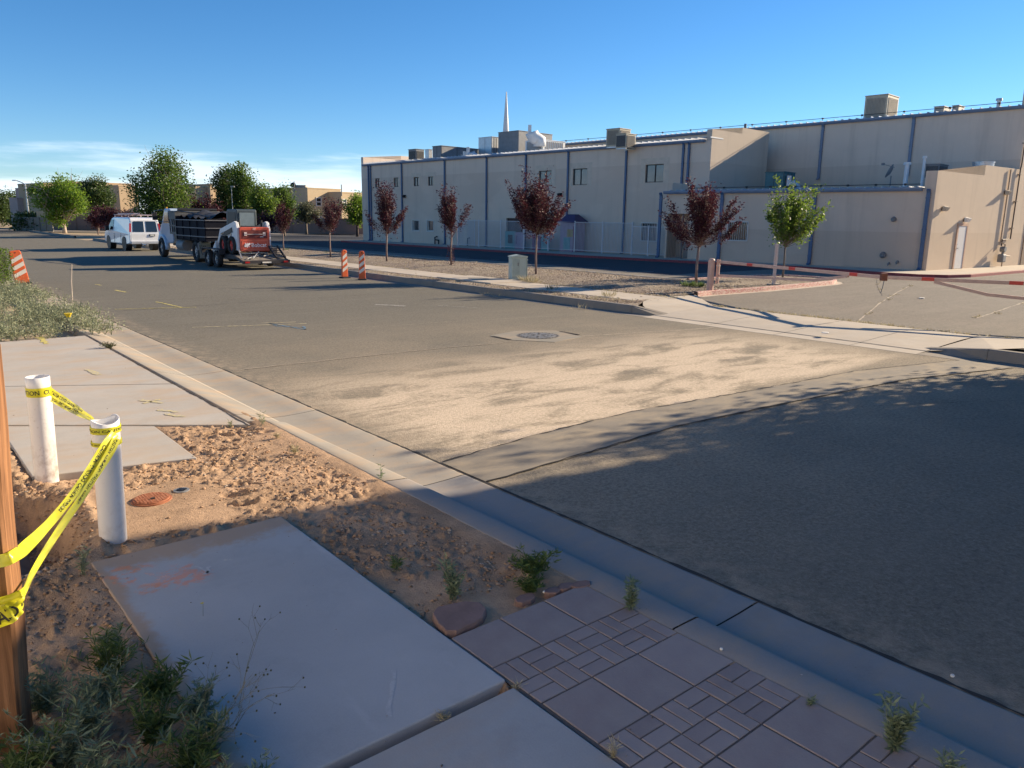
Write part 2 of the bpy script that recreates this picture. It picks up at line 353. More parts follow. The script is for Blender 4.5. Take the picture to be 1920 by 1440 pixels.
def jag(poly,amp,seed,step=.12):
    r=random.Random(seed);out=[]
    for i,p in enumerate(poly):
        q=poly[(i+1)%len(poly)];L=math.dist(p,q);n=max(1,int(L/step))
        for k in range(n):
            u=k/n;out.append((p[0]+(q[0]-p[0])*u+(r.uniform(-amp,amp) if k else 0),p[1]+(q[1]-p[1])*u+(r.uniform(-amp,amp) if k else 0)))
    return out
# painted slab: clean blue-grey slab with orange survey paint and dirt creeping over its far edge
t=NT('slab_with_survey_paint');c=(.40,.395,.385)
big=t.rng(t.noise(1.2,5,.6),.3,.7);fine=t.rng(t.noise(130,2,.8),.3,.7)
cc=t.mix(big,mul(c,.9),mul(c,1.08));cc=t.mix(t.math('MULTIPLY',fine,.3),cc,mul(c,1.25))
spk=t.math('MULTIPLY',t.rng(t.vor(30),0,.05,1,0),t.rng(t.noise(4,2),.5,.58));cc=t.mix(t.math('MULTIPLY',spk,.7),cc,mul(c,.25))
x=t.sep()
ed=t.math('MAXIMUM',t.rng(x[1],-.42,.04),t.rng(x[0],-2.98,-3.12)); ed=t.math('ADD',t.math('MULTIPLY',ed,1.1),t.math('MULTIPLY',t.math('SUBTRACT',t.noise(4.5,7,.7),.5),1.6))
cc=t.mix(t.rng(ed,.3,.85,0,.85,True),cc,(.42,.29,.19))
for (a,b,rr,thr,colr) in ((-2.98,-.28,.20,.50,(.75,.25,.10)),(-2.72,-.50,.22,.49,(.78,.27,.13)),(-2.93,-.55,.10,.5,(.7,.27,.12)),(-2.86,-.40,.13,.55,(.75,.70,.62)),(-2.42,-.38,.12,.58,(.72,.66,.5))):
    d=t.math('SQRT',t.math('ADD',t.math('POWER',t.math('SUBTRACT',x[0],a),2.),t.math('POWER',t.math('SUBTRACT',x[1],b),2.)))
    mk=t.math('MULTIPLY',t.rng(d,rr,rr*.55,0,1,True),t.rng(t.noise(11,6,.7),thr-.01,thr+.09,0,1))
    cc=t.mix(t.math('MULTIPLY',mk,.6),cc,colr)
st=t.rng(t.noise(2.2,5,.6,vec=t.co((2.5,.6,1),rot=(0,0,.5))),.62,.74,0,.35);cc=t.mix(st,cc,mul(c,1.35))
pr_=t.math('MULTIPLY',t.rng(t.vor(160),0,.12,1,0),t.rng(t.noise(12,3),.5,.6));cc=t.mix(t.math('MULTIPLY',pr_,.45),cc,mul(c,.5));wst=t.rng(t.noise(1.9,7,.7),.52,.72,0,.28);cc=t.mix(wst,cc,mul(c,.6));SLP=t.done(cc,.9,t.bump(t.math('ADD',t.math('MULTIPLY',t.noise(1,4,.6,vec=t.co((4,70,1))),.5),t.noise(90,3,.7)),.3,.003),spec=.25)
slab([(-3.12,-2.59),(-1.86,-2.59),(-1.85,.05),(-3.12,.05)],.125,SLP,lab='slab with orange survey paint on its dusty corner')
slab([(-3.12,-6.5),(-1.87,-6.5),(-1.87,-2.66),(-3.12,-2.66)],.125,CONN)
slab([(-3.12,2.22),(-1.85,1.93),(-1.84,3.31),(-3.12,4.27)],.105,CONC)
j1=lambda t_:1.97-.75*t_; j2=lambda t_:4.72-.62*t_
slab(jag([(-3.12,4.33),(-1.82,3.36),(-1.02,2.76),(-1.05,j2(-1.05)-.02),(-3.12,j2(-3.12)-.02)],.003,4),.105,CONC,round=False)
slab([(-3.12,j2(-3.12)+.02),(-1.05,j2(-1.05)+.02),(-1.03,10.6),(-3.12,10.6)],.105,CONC)
slab([(-6.5,4.6),(-3.15,4.6),(-3.15,10.6),(-6.5,10.6)],.10,CONC)
slab([(-6.4,10.9),(-2.5,10.9),(-2.5,16),(-6.4,16)],.09,CONR)
ragged((-1.02,10.6),(-1.04,2.7),.016,.108,.006,110,9,DARK,'joint_crack',SW,.7)
# yellow paint marks sprayed on the slabs and the road
YEL=NT('yellow_spray_paint'); YEL.done(YEL.mix(YEL.rng(YEL.noise(35,5,.8),.4,.62),(.62,.52,.06),(.45,.38,.24)),.7); YELM=YEL.m
BLU=NT('blue_spray_paint'); BLU.done(BLU.mix(BLU.rng(BLU.noise(30,5,.8),.38,.6),(.12,.28,.42),(.16,.15,.14)),.7); BLUM=BLU.m
YELF=NT('faded_yellow_paint'); YELF.done(YELF.mix(YELF.rng(YELF.noise(26,5,.8),.42,.56),(.58,.49,.22),(.42,.375,.31)),.8); YELFM=YELF.m
WHF=NT('faded_white_paint'); WHF.done(WHF.mix(WHF.rng(WHF.noise(20,5,.8),.4,.6),(.55,.52,.47),(.2,.18,.15)),.8); WHFM=WHF.m
def pxmark(a,b,w,mat,z,par,seed,name='paint_mark'):
    zz=z-.004; p=toST(*g(*a,zz));q=toST(*g(*b,zz)); ragged(p,q,w,z,.012,max(6,int(math.dist(p,q)/.06)),seed,mat,name,par,.6)
CHK=NT('chalk_trace'); CHK.done(CHK.mix(CHK.rng(CHK.noise(24,5,.8),.42,.6),(.50,.49,.47),(.405,.40,.39)),.9); CHK=CHK.m
k=40
for a,b,w,mt in (((215,580),(368,576),.045,YELM),((293,566),(345,577),.05,YELM),((178,533),(190,535),.07,YELM),((217,544),(236,548),.08,YELM),((360,614),(575,607),.05,YELFM),
    ((505,606),(545,613),.05,BLUM),((545,613),(572,618),.05,BLUM),((572,618),(568,612),.05,BLUM),((505,606),(520,612),.04,BLUM),((520,612),(572,614),.03,BLUM),((490,606),(555,604),.04,YELFM),
    ((704,571),(760,574),.1,WHFM),((820,573),(900,578),.04,WHFM)):
    pxmark(a,b,w,mt,.005,ROAD,k);k+=1
for a,b,w,mt in (((73,632),(87,645),.10,YELM),((160,693),(186,703),.07,YELFM),((265,750),(305,756),.05,YELFM),((270,757),(300,749),.04,YELFM),((300,768),(330,774),.07,YELFM),((310,776),(345,782),.06,YELFM)):
    pxmark(a,b,w,mt,.1095,SW,k);k+=1
for a,b,w in (((368,1062),(385,1078),.012),((395,1062),(385,1078),.012),((738,1258),(730,1345),.014)):
    pxmark(a,b,w*1.6,CHK,.1263,SW,k,'chalk_mark');k+=1
# ---- dirt, modelled with lumps, footprints and the pit round the pipes
xs=np.arange(X0,X1+.001,.0165);ys=np.arange(Y0,Y1+.001,.0165);GX,GY=np.meshgrid(xs,ys)
Z=.088+.035*(fbm(GX*1.4,GY*1.4,3,1)-.5)
rough=sstep(.35,.62,fbm(GX*1.1+7,GY*1.1,3,11))
lf=1-sstep(-3.25,-3.05,GX)
Z+=(.018+.022*rough+.045*lf)*(fbm(GX*7,GY*7,6,21)-.5)+(.06*rough+.05*lf)*np.maximum(0,fbm(GX*22,GY*22,4,31)-.56)*2.2+.012*(fbm(GX*40,GY*40,2,33)-.5)*(rough+lf)
rr=random.Random(5)
def dent(cx,cy,rx,ry,ang,dep,rim=.3):
    global Z
    dx=GX-cx;dy=GY-cy;a=dx*math.cos(ang)+dy*math.sin(ang);b=-dx*math.sin(ang)+dy*math.cos(ang);d=np.sqrt((a/rx)**2+(b/ry)**2)+.25*(vnoise(GX*14,GY*14,77)-.5)
    Z+=-dep*(1-sstep(.45,1.,d))+rim*dep*np.exp(-((d-1.15)/.22)**2)
for i in range(26):
    dent(rr.uniform(-2.6,-.95),rr.uniform(.15,2.7),rr.uniform(.06,.16),rr.uniform(.025,.055),rr.uniform(-.9,-.2),rr.uniform(.03,.075))
for i in range(14): dent(rr.uniform(-5,-1.0),rr.uniform(-1.8,2.9),rr.uniform(.15,.35),rr.uniform(.1,.2),rr.uniform(0,3.1),rr.uniform(-.02,.025),.1)
for i in range(40): dent(rr.uniform(-4.4,-3.25),rr.uniform(-3,0),rr.uniform(.05,.12),rr.uniform(.04,.09),rr.uniform(0,3.1),rr.uniform(-.03,.03),.1)
# pit dug beside the pipes
pd=np.sqrt(((GX+3.42)/.42)**2+((GY-1.02)/.86)**2)+.28*(fbm(GX*5,GY*5,3,41)-.5)
Z-=(.34+.22*(fbm(GX*11,GY*11,4,49)-.5))*(1-sstep(.55,1.02,pd)); Z+=.05*np.exp(-((pd-1.22)/.16)**2)*(.4+fbm(GX*14,GY*14,3,47))
pd2=np.sqrt(((GX+4.6)/.9)**2+((GY-1.6)/.5)**2)+.25*(fbm(GX*5,GY*5,3,43)-.5); Z-=.16*(1-sstep(.5,1.,pd2))
Z+=.05*np.exp(-(((GX+3.2)/.12)**2))*(GY<.1)*(GY>-3)*fbm(GX*8,GY*8,3,51)
Z+=.025*np.exp(-((GY-.12)/.09)**2)*(GX<-1.9)*(GX>-2.9)*fbm(GX*10,GY*10,3,53)*2
def flat(x0,x1,y0,y1,z,soft=.05):
    global Z
    w=sstep(x0-soft,x0+soft,GX)*(1-sstep(x1-soft,x1+soft,GX))*sstep(y0-soft,y0+soft,GY)*(1-sstep(y1-soft,y1+soft,GY)); Z=Z*(1-w)+np.minimum(Z,z)*w
flat(-3.08,-1.9,-7,-.02,.05,.03)
flat(-1.84,-.8,-7,-2.2,.07,.04); flat(-3.12,-1.86,2.05,6,.04,.05); wq=sstep(0,.07,GY-(1.97-.75*GX)-.02)*(GX>-3.12)*(GX<-.98);Z=Z*(1-wq)+.05*wq; wk=sstep(-1.12,-.88,GX)*(GY<2.9);Z=Z*(1-wk)+(.1145+.004*(fbm(GX*12,GY*12,3,71)-.5))*wk;wk=np.exp(-((GX+3.2)/.1)**2)*(GY<.05)*(GX<-3.08);Z=Z*(1-wk)+.118*wk
# the water meter lid is set in a smooth box top flush with the dirt
w=sstep(-2.92,-2.84,GX)*(1-sstep(-2.1,-2.0,GX))*sstep(.28,.36,GY)*(1-sstep(1.36,1.5,GY)); Z=Z*(1-w)+(.093+.010*(fbm(GX*4,GY*4,3,8)-.3))*w
e=np.minimum(np.minimum(GX-X0,X1+.0-GX),np.minimum(GY-Y0,Y1-GY)); 
DM=MB(); V=np.stack([GX,GY,Z],-1).reshape(-1,3); ny,nx=GX.shape
me=bpy.data.meshes.new('dirt_patch'); idx=np.arange(nx*ny).reshape(ny,nx)
F=np.stack([idx[:-1,:-1],idx[:-1,1:],idx[1:,1:],idx[1:,:-1]],-1).reshape(-1,4)
def fastmesh(name,V,F,mats,smooth=False,mi=None):
    me=bpy.data.meshes.new(name);k=F.shape[1]
    me.vertices.add(len(V));me.vertices.foreach_set('co',V.astype(np.float32).ravel())
    me.loops.add(F.size);me.loops.foreach_set('vertex_index',F.astype(np.int32).ravel())
    me.polygons.add(len(F));me.polygons.foreach_set('loop_start',np.arange(0,F.size,k,dtype=np.int32))
    try: me.polygons.foreach_set('loop_total',np.full(len(F),k,dtype=np.int32))
    except Exception: pass
    if smooth:me.polygons.foreach_set('use_smooth',np.ones(len(F),dtype=bool))
    for m_ in (mats if isinstance(mats,(list,tuple)) else [mats]):me.materials.append(m_)
    if mi is not None:me.polygons.foreach_set('material_index',mi.astype(np.int32))
    me.update(calc_edges=True);me.validate();return me
def fastobj(name,me,parent=None,M=None):
    o=bpy.data.objects.new(name,me);col.objects.link(o)
    if parent is not None:o.parent=parent
    if M is not None:o.matrix_world=M
    return o
def dz(t_,s_):
    i=int(np.clip((s_-Y0)/.0165,0,ny-1));j=int(np.clip((t_-X0)/.0165,0,nx-1));return float(Z[i,j])
DO=fastobj('dirt_patch',fastmesh('dirt_patch',V,F,DIRT,True),M=STM); DO['kind']='structure'
# clods and pebbles lying on the dirt
def pebbles(name,pts,mat,M,seed,parent=None,kind='stuff',flat_=.7):
    r=np.random.RandomState(seed); P=np.array(pts);n=len(P)
    base=np.array([(1,0,0),(-1,0,0),(0,1,0),(0,-1,0),(0,0,1),(0,0,-.5),(.7,.7,.4),(-.7,.6,.4),(-.6,-.7,.4),(.7,-.65,.4)],float)
    f=[(4,6,0),(4,2,6),(4,7,2),(4,1,7),(4,8,1),(4,3,8),(4,9,3),(4,0,9),(5,0,6),(5,6,2),(5,2,7),(5,7,1),(5,1,8),(5,8,3),(5,3,9),(5,9,0)]
    k=len(base);V=base[None]*(1+.35*r.uniform(-1,1,(n,k,1)))
    V=V*P[:,None,3:4]*np.stack([r.uniform(.8,1.3,n),r.uniform(.7,1.1,n),r.uniform(.5,.9,n)*flat_],-1)[:,None,:]
    a=r.uniform(0,6.28,n);c,s=np.cos(a)[:,None],np.sin(a)[:,None];x=V[...,0]*c-V[...,1]*s;y=V[...,0]*s+V[...,1]*c
    V=np.stack([x,y,V[...,2]],-1)+P[:,None,:3];F=(np.array(f)[None]+(np.arange(n)*k)[:,None,None]).reshape(-1,3)
    o=fastobj(name,fastmesh(name,V.reshape(-1,3),F,mat),parent,M)
    if kind:o['kind']=kind
    return o
def pebmat(name,a,b,c3=None):
    t=NT(name);ri=t.n('NewGeometry').outputs['Random Per Island'];cc=t.mix(ri,a,b)
    if c3:cc=t.mix(t.rng(ri,.86,.9),cc,c3)
    return t.done(cc,.93,t.bump(t.noise(90,3),.4,.004),spec=.2)
CLOD=pebmat('clod_material',(.30,.18,.105),(.44,.29,.185),(.38,.31,.25)); STONEM=pebmat('gravel_stone_material',(.22,.165,.13),(.42,.33,.26),(.62,.55,.46))
r=random.Random(17);pts=[]
def dr_ok(t_,s_):
    if -3.1<t_<-1.87 and s_<.04:return False
    if t_>-1.86 and s_<-2.1:return False
    if -3.1<t_<-1.86 and s_>2.0:return False
    return True
while len(pts)<12000:
    q=r.random()
    if q<.45:t_,s_=r.uniform(-2.9,-.95),r.uniform(-1.8,2.75)
    elif q<.85:t_,s_=r.gauss(-3.5,.4),r.uniform(-3.5,2.4)
    else:t_,s_=r.uniform(-6.2,-3.1),r.uniform(-4.5,3.3)
    if not(X0+.05<t_<X1-.12 and Y0<s_<Y1) or not dr_ok(t_,s_):continue
    if fbm(np.array(t_*2.2),np.array(s_*2.2),3,91)<.42 and r.random()<.85:continue
    if -2.9<t_<-2.0 and .35<s_<1.4 and r.random()<.93:continue
    pts.append((t_,s_,dz(t_,s_)+.002,.003+.017*r.random()**3))
for k in range(3000):
    a=r.uniform(0,6.283);q=math.sqrt(r.random())*1.15;t_,s_=-3.42+.42*q*math.cos(a),1.02+.86*q*math.sin(a);pts.append((t_,s_,dz(t_,s_)+.002,.004+.02*r.random()**2))
pebbles('soil_clods',pts,CLOD,STM,5)
# ---- pavers: rows of large squares between rows of basket-weave bricks
PV=tag(empty('paver_walk',(OX,OY,0),R(40)),kind='structure')
t=NT('paver_red');ri=t.n('ObjectInfo').outputs['Random'];c1=t.mix(ri,(.255,.205,.195),(.33,.275,.26))
n=t.rng(t.noise(4,6,.7),.35,.7);c1=t.mix(t.math('MULTIPLY',n,.55),c1,(.38,.33,.29));sp=t.math('MULTIPLY',t.rng(t.vor(60),0,.08,1,0),.4);c1=t.mix(sp,c1,(.55,.5,.45))
PAV=t.done(c1,.92,t.bump(t.noise(70,5,.75),.5,.004),spec=.2)
def pmesh(name,w,h,b=.003):
    bm=bmesh.new();bmesh.ops.create_cube(bm,size=1);bmesh.ops.scale(bm,vec=(w,h,.06),verts=bm.verts)
    bmesh.ops.bevel(bm,geom=[e for e in bm.edges if all(v.co.z>0 for v in e.verts)],offset=b,segments=1,affect='EDGES')
    me=bpy.data.meshes.new(name);bm.to_mesh(me);bm.free();me.materials.append(PAV);return me
cw=.333;rh=.362;BIG=pmesh('square_paver',cw-.012,rh-.012);BRK=pmesh('brick',cw/2-.008,rh/4-.008,.0025);BRV=pmesh('brick',cw/4-.008,rh/2-.008,.0025)
r=random.Random(9)
for row in range(12):
    yc=-2.105-rh*(row+.5)
    for c in range(3):
        xc=-1.845+cw*(c+.5)
        if row%2==0:
            if row==0 and c==0: pass
            o=fastobj('square_paver',BIG,PV);o.location=(xc,yc,.090+r.uniform(-.001,.001));o.rotation_euler=(r.uniform(-.006,.006),r.uniform(-.006,.006),r.uniform(-.006,.006))
        else:
            for i in range(2):
                for j in range(2):
                    bx=xc+(i-.5)*cw/2;by=yc+(j-.5)*rh/2
                    for k in (-.5,.5):
                        hor=(i+j)%2==0
                        o=fastobj('brick',BRK if hor else BRV,PV)
                        o.location=(bx,by+k*rh/4,0) if hor else (bx+k*cw/4,by,0)
                        o.location.z=.0895+r.uniform(-.001,.0015);o.rotation_euler=(r.uniform(-.01,.01),r.uniform(-.01,.01),r.uniform(-.012,.012))
m=MB();m.sheet([(-1.86,-6.4),(-.85,-6.4),(-.85,-2.12),(-1.86,-2.12)],.1145)
JO=m_dirt('joint_sand',(.15,.125,.11),.5);m.build('joint_sand',JO,PV,recalc=False)
# ---- right side: gutter, kerb, apron, verge, sidewalk, parking lot
m=MB();
def rk(s0,s1,name,taper=0):
    V=[];n=max(2,int(abs(s1-s0)/1.0)+2)
    for i in range(n):
        s=s0+(s1-s0)*i/(n-1);e=rt_edge(s);h=1. if not taper else i/(n-1)
        if taper==2:h=1-h
        V+=[(e-.02,s,.004),(e+.45,s,-.004),(e+.455,s,.0),(e+.475+.25*(1-h),s,.02+.145*h),(e+.50+.3*(1-h),s,.02+.165*h),(e+.63+.3*(1-h),s,.02+.165*h),(e+.635+.3*(1-h),s,-.02)]
    return MB().grid(V,7,n)
RG=ST('far_kerb',MB().sheet([(10.5,-30),(11.1,-30),(11.1,70),(10.9,70)],-.028),DARK,recalc=False)
for a in np.arange(7.95,69,3.0): rk(a+.008,a+2.992,'k').build('kerb_segment',CURBF,RG,recalc=False)
rk(7.0,7.942,'k',1).build('kerb_segment',CURBF,RG,recalc=False)
rk(-.3,.95,'k',2).build('kerb_segment',CURBF,RG,recalc=False)
for a in np.arange(-30.3,-1,3.0): rk(a+.008,a+2.992,'k').build('kerb_segment',CURBF,RG,recalc=False)
for a in np.arange(79,120,4.): rk(a+.008,a+3.99,'k').build('kerb_segment',CURBF,RG,recalc=False)
rk(.958,6.992,'k').add([],[])
AP=ST('driveway_apron',MB().sheet([(10.45,-2),(14,-2),(14,9.8),(10.45,9.8)],-.0285),DARK,recalc=False)
ap=[.7,1.95,3.6,5.35,7.2]
for a,b in zip(ap[:-1],ap[1:]):
    V=[]
    for i in range(2):
        s=(a+.007,b-.007)[i]
        V+=[(10.49,s,-.02),(10.49,s,.004),(10.93,s,.012),(10.95,s,.02),(11.9,s,.06),(12.6,s,.085),(13.42,s,.09),(13.42,s,-.02)]
    MB().grid(V,8,2).build('slab',CONR,AP,recalc=False)
ragged((10.94,.7),(10.94,7.0),.012,.022,.003,40,33,DARK,'crack',AP,.6)
# flares beside the apron
MB().sheet([(10.98,7.21,.021),(11.4,7.95,.155),(12.15,8.6,.156),(13.45,9.3,.156),(15.4,9.3,.12),(13.42,7.21,.092)]).build('flare_slab',CONR,AP,recalc=False)
MB().sheet([(10.98,.69,.021),(13.42,.69,.092),(13.4,-1.2,.156),(12.1,-.7,.156),(11.3,-.3,.155)]).build('flare_slab',CONR,AP,recalc=False)
VG=MB();outer=[(19.6,72),(19.6,40),(19.6,20),(20.0,13.2),(24.6,12.9),(25.6,11.9),(25.7,10.9),(25.1,10.0),(24.0,9.55),(22,9.45),(19,9.35),(16.2,9.5),(15.5,9.35),(13.45,9.3),(12.15,8.6),(11.15,7.95),(11.12,20),(11.33,30),(11.7,62),(11.9,72)]
bm=bmesh.new();vs=[bm.verts.new((x,y,.15)) for x,y in outer];bmesh.ops.triangulate(bm,faces=[bm.faces.new(vs)])
me=bpy.data.meshes.new('gravel_verge');bm.normal_update()
for f in bm.faces:
    if f.normal.z<0:f.normal_flip()
bm.to_mesh(me);bm.free();me.materials.append(GRAV);VGO=bpy.data.objects.new('gravel_verge',me);col.objects.link(VGO);VGO.matrix_world=STM;VGO['kind']='structure'
# low mound in the verge
xs=np.linspace(13.9,19.4,30);ys=np.linspace(10.5,70,200);MX,MY=np.meshgrid(xs,ys)
MZ=.152+.14*np.sin(np.pi*(MX-13.9)/5.5)*(.6+.6*fbm(MX*.3,MY*.15,3,61))*sstep(10.5,13,MY)+.03*(fbm(MX*2,MY*2,3,62)-.5)*np.sin(np.pi*(MX-13.9)/5.5)
MZ=np.maximum(MZ,.153);ii=np.arange(MX.size).reshape(MX.shape);F=np.stack([ii[:-1,:-1],ii[:-1,1:],ii[1:,1:],ii[1:,:-1]],-1).reshape(-1,4)
mo=fastobj('mound',fastmesh('mound',np.stack([MX,MY,MZ],-1).reshape(-1,3),F,GRAV,True),VGO)
def vz(t_,s_): 
    if 13.9<t_<19.4 and 10.5<s_<70:
        i=int((s_-10.5)/59.5*199);j=int((t_-13.9)/5.5*29);return float(MZ[i,j])
    return .155
SR=tag(empty('far_sidewalk',(OX,OY,0),R(40)),kind='structure')
for a in np.arange(9.0,70,1.55):
    o=float(np.interp(a,[8,20,62],[0,0,.4])); MB().box(12.2+o,13.7+o,a+.01,a+1.54,.05,.163).build('slab',CONR,SR,bevel=.006,seg=1)
pts=[];r=random.Random(23)
while len(pts)<15000:
    s_=8.6+52*r.random()**1.9;t_=r.uniform(11.2,19.5) if r.random()<.8 else r.uniform(16.4,25)
    if t_>19.5 and not(9.7<s_<12.7):continue
    o=float(np.interp(s_,[8,20,62],[0,0,.4]))
    if 12.17+o<t_<13.75+o and r.random()<.985:continue
    if s_<9.4+.1 and t_>13.4:continue
    pts.append((t_,s_,vz(t_,s_)+(.01 if 12.17+o<t_<13.75+o else .003),.012+.022*r.random()**2))
pebbles('gravel_stones',pts,STONEM,STM,7)
# parking lot
m=MB();m.sheet([(13.43,-30),(80,-30),(80,9.28),(13.43,9.28)],.06);m.sheet([(19.7,9.28),(80,9.28),(80,16),(19.7,16)],.06);m.sheet([(13.43,-29.9),(13.3,-30),(10.7,-30),(13.43,-30)],.03)
m.sheet([(15.2,9.28),(19.7,9.28),(19.7,9.6),(15.2,9.6)],.06)
LOT=ST('parking_lot',m,LOTA,recalc=False)
m=MB();m.sheet([(19.7,16.01),(22.6,16.01),(22.6,90),(19.7,90)],.06);m.build('sunlit_strip',LOTA,LOT,recalc=False);m=MB();m.sheet([(22.61,16.01),(60,16.01),(45,90),(22.61,90)],.06);m.build('shade_toned_lane',LOTD,LOT,recalc=False)  # split along the shadow edge: building's shade painted as darker asphalt
for a,b,w,sd_ in (((14,3.5),(26,7.5),.03,1),((17,2),(30,3.4),.03,2),((21,6.2),(33,12),.02,3),((15,-2),(28,-3),.03,4),((22,18),(27,60),.02,5),((24,9.8),(31,9),.02,6)): ragged(a,b,w,.0645,.01,90,sd_+60,TARL if sd_<3 else DARK,'crack',LOT,.8,.1)
for k_ in range(9):
    a=g(1240-20*k_,512-k_*1,.06) ; 
for k_ in range(8): pass
for i,s_ in enumerate(np.arange(17.0,60,2.8)): ragged((19.9,s_),(23.6,s_-2.0),.1,.0645,.002,8,90+i,WHFM,'parking_line',LOT,.15)
# kerb between verge and lot, red island kerb
def ribk(path,w,z0,z1,mat,name,parent,n_=1,closed=False):
    P=[Vector((*p,0)) for p in path];V=[]
    for i,p in enumerate(P):
        d=(P[min(i+1,len(P)-1)]-P[max(i-1,0)]).normalized();nn=Vector((-d.y,d.x,0))
        for (o_,z_) in ((0,z0),(.015,z1-.01),(.03,z1),(w-.02,z1),(w,z1-.01),(w,z0)): q=p+nn*o_;V.append((q.x,q.y,z_))
    return MB().grid(V,6,len(P)).build(name,mat,parent,recalc=False)
LK=ST('lot_kerb',MB().sheet([(19.7,20),(19.8,20),(19.8,21),(19.7,21)],.0),DARK,recalc=False)
for a in np.arange(13.2,70,3.0): ribk([(19.72,a+.01),(19.72,a+2.99)],.13,.03,.175,CONR,'kerb_segment',LK)
isl=[(15.5,9.28),(16.3,9.36),(19,9.24),(22,9.32),(23.9,9.42),(24.6,9.6),(25.2,9.95),(25.65,10.5),(25.8,11.1),(25.65,12),(25.1,12.7),(24.6,13.0),(22,13.1),(20,13.2)]
IK=ST('island_kerb',MB().sheet([(20,9.5),(20.1,9.5),(20.1,9.6),(20,9.6)],.0),DARK,recalc=False)
def resample(P,step=.35):
    out=[]
    for a,b in zip(P[:-1],P[1:]):
        L=math.dist(a,b);n=max(1,int(L/step))
        for k in range(n):u=k/n;out.append((a[0]+(b[0]-a[0])*u,a[1]+(b[1]-a[1])*u))
    return out+[P[-1]]
ip=resample(isl)
for a in range(0,len(ip)-1,8):
    seg=ip[a:a+9]
    if len(seg)>1: ribk(seg,.16,.05,.2,REDW,'kerb_segment',IK)
fr=[(p[0],p[1]-.0) for p in ip[:36]]
P=[Vector((*p,0)) for p in ip];V=[]
for i,p in enumerate(P):
    d=(P[min(i+1,len(P)-1)]-P[max(i-1,0)]).normalized();nn=Vector((d.y,-d.x,0));q=p+nn*.2;V+=[(p.x,p.y,.066),(q.x,q.y,.064)]
MB().grid(V,2,len(P)).build('kerb_footing',CONR,IK,recalc=False)
# ---- building sidewalk with its red kerb
bs=[(-15.8,71.2),(-8.5,62.7),(-2.4,55.6),(4.2,48.0),(8.0,44.4),(14.5,38.9),(16.8,34.9),(17.7,33.9),(18.9,33.7),(20.3,34.4),(25.2,38.4),(42,52)]
W=bs+[(44,70),(-2,80),(-13,76)]
bm=bmesh.new();f=bm.faces.new([bm.verts.new((x,y,.185)) for x,y in W]);bmesh.ops.triangulate(bm,faces=[f]);bm.normal_update()
for f in bm.faces:
    if f.normal.z<0:f.normal_flip()
me=bpy.data.meshes.new('building_sidewalk');bm.to_mesh(me);bm.free();me.materials.append(CONR);BSW=bpy.data.objects.new('building_sidewalk',me);col.objects.link(BSW);BSW['kind']='structure'
P=[Vector((*p,0)) for p in resample(bs,1.2)]
for a in range(0,len(P)-1,3):
    Q=P[a:a+4];V=[]
    if len(Q)<2:continue
    for i,p in enumerate(Q):
        j=a+i;d=(P[min(j+1,len(P)-1)]-P[max(j-1,0)]).normalized();nn=Vector((-d.y,d.x,0));q=p+nn*.14
        V+=[(p.x,p.y,.03),(p.x,p.y,.175),(p.x+nn.x*.02,p.y+nn.y*.02,.192),(q.x,q.y,.192)]
    MB().grid(V,4,len(Q)).build('kerb_segment',REDP,BSW,recalc=False)
# far street and pale strips in front of the block wall
m=MB();m.sheet([(-75,100.5),(-18,98.0),(-14,93),(-75,95)],.03);FS=m.build('far_street',m_asphalt('far_street_asphalt',(.22,.19,.155),grain=.3),recalc=True);FS['kind']='structure'
m=MB();m.sheet([(-78,104),(-14,102.2),(-14,98.4),(-78,101)],.06);FS=m.build('far_pavement',CONR);FS['kind']='structure'
m=MB();m.sheet([(-38,96),(-13,84),(-13,76),(-20.5,60),(-40,75)],.035);FS=m.build('far_lot',LOTA);FS['kind']='structure'
# ================================================================ the two-storey building
def m_stucco(name,zb,lo,hi,soft=.02):
    t=NT(name);x=t.n('NewGeometry').outputs['Position'];z=t.sep(x)[2]
    c=t.mix(t.rng(z,zb-soft,zb+soft),lo,hi)
    n=t.rng(t.noise(.35,6,.65),.3,.7);c=t.mix(t.math('MULTIPLY',n,.26),c,mul(lo,.7));pa=t.rng(t.noise(.9,2,.3,vec=t.co((.3,.3,.9))),.57,.6,0,.14);c=t.mix(pa,c,mul(hi,1.12));
    st=t.rng(t.noise(1,5,.65,vec=t.co((1.6,1.6,.12))),.52,.75,0,.42);c=t.mix(st,c,mul(lo,.68))
    f=t.rng(t.noise(45,3,.7),.3,.7);c=t.mix(t.math('MULTIPLY',f,.16),c,mul(hi,1.2))
    return t.done(c,.95,t.bump(t.noise(55,4,.7),.45,.01),spec=.12)
ST1=m_stucco('stucco_main',5.8,(.64,.51,.40),(.72,.59,.47)); ST2=m_stucco('stucco_annex',1.95,(.61,.47,.355),(.68,.54,.42)); ST3=m_stucco('stucco_warm',1.95,(.63,.50,.37),(.68,.55,.415))
PAT=simple('stucco_patch',(.62,.52,.41),.95,var=.08,bump=.3)
BLUE=simple('blue_painted_metal',(.055,.11,.21),.42,var=.12,scale=3,spec=.5); BLUEL=simple('blue_grey_fascia',(.15,.20,.28),.45,var=.12,scale=2,spec=.5)
ROOFM=simple('pale_metal_roof',(.55,.57,.60),.38,.25,var=.08,scale=1.5)
t=NT('window_glass');GLASS=t.done(t.mix(t.rng(t.noise(.7,3),.3,.7),(.05,.065,.08),(.13,.155,.17)),.06,spec=.9)
t=NT('dark_glass');DGL=t.done((.012,.014,.02),.08,spec=.8)
FRM=simple('dark_window_frame',(.05,.045,.045),.5); WFR=simple('white_window_frame',(.66,.63,.58),.6,var=.05); BLK=simple('black_plastic',(.018,.018,.02),.5)
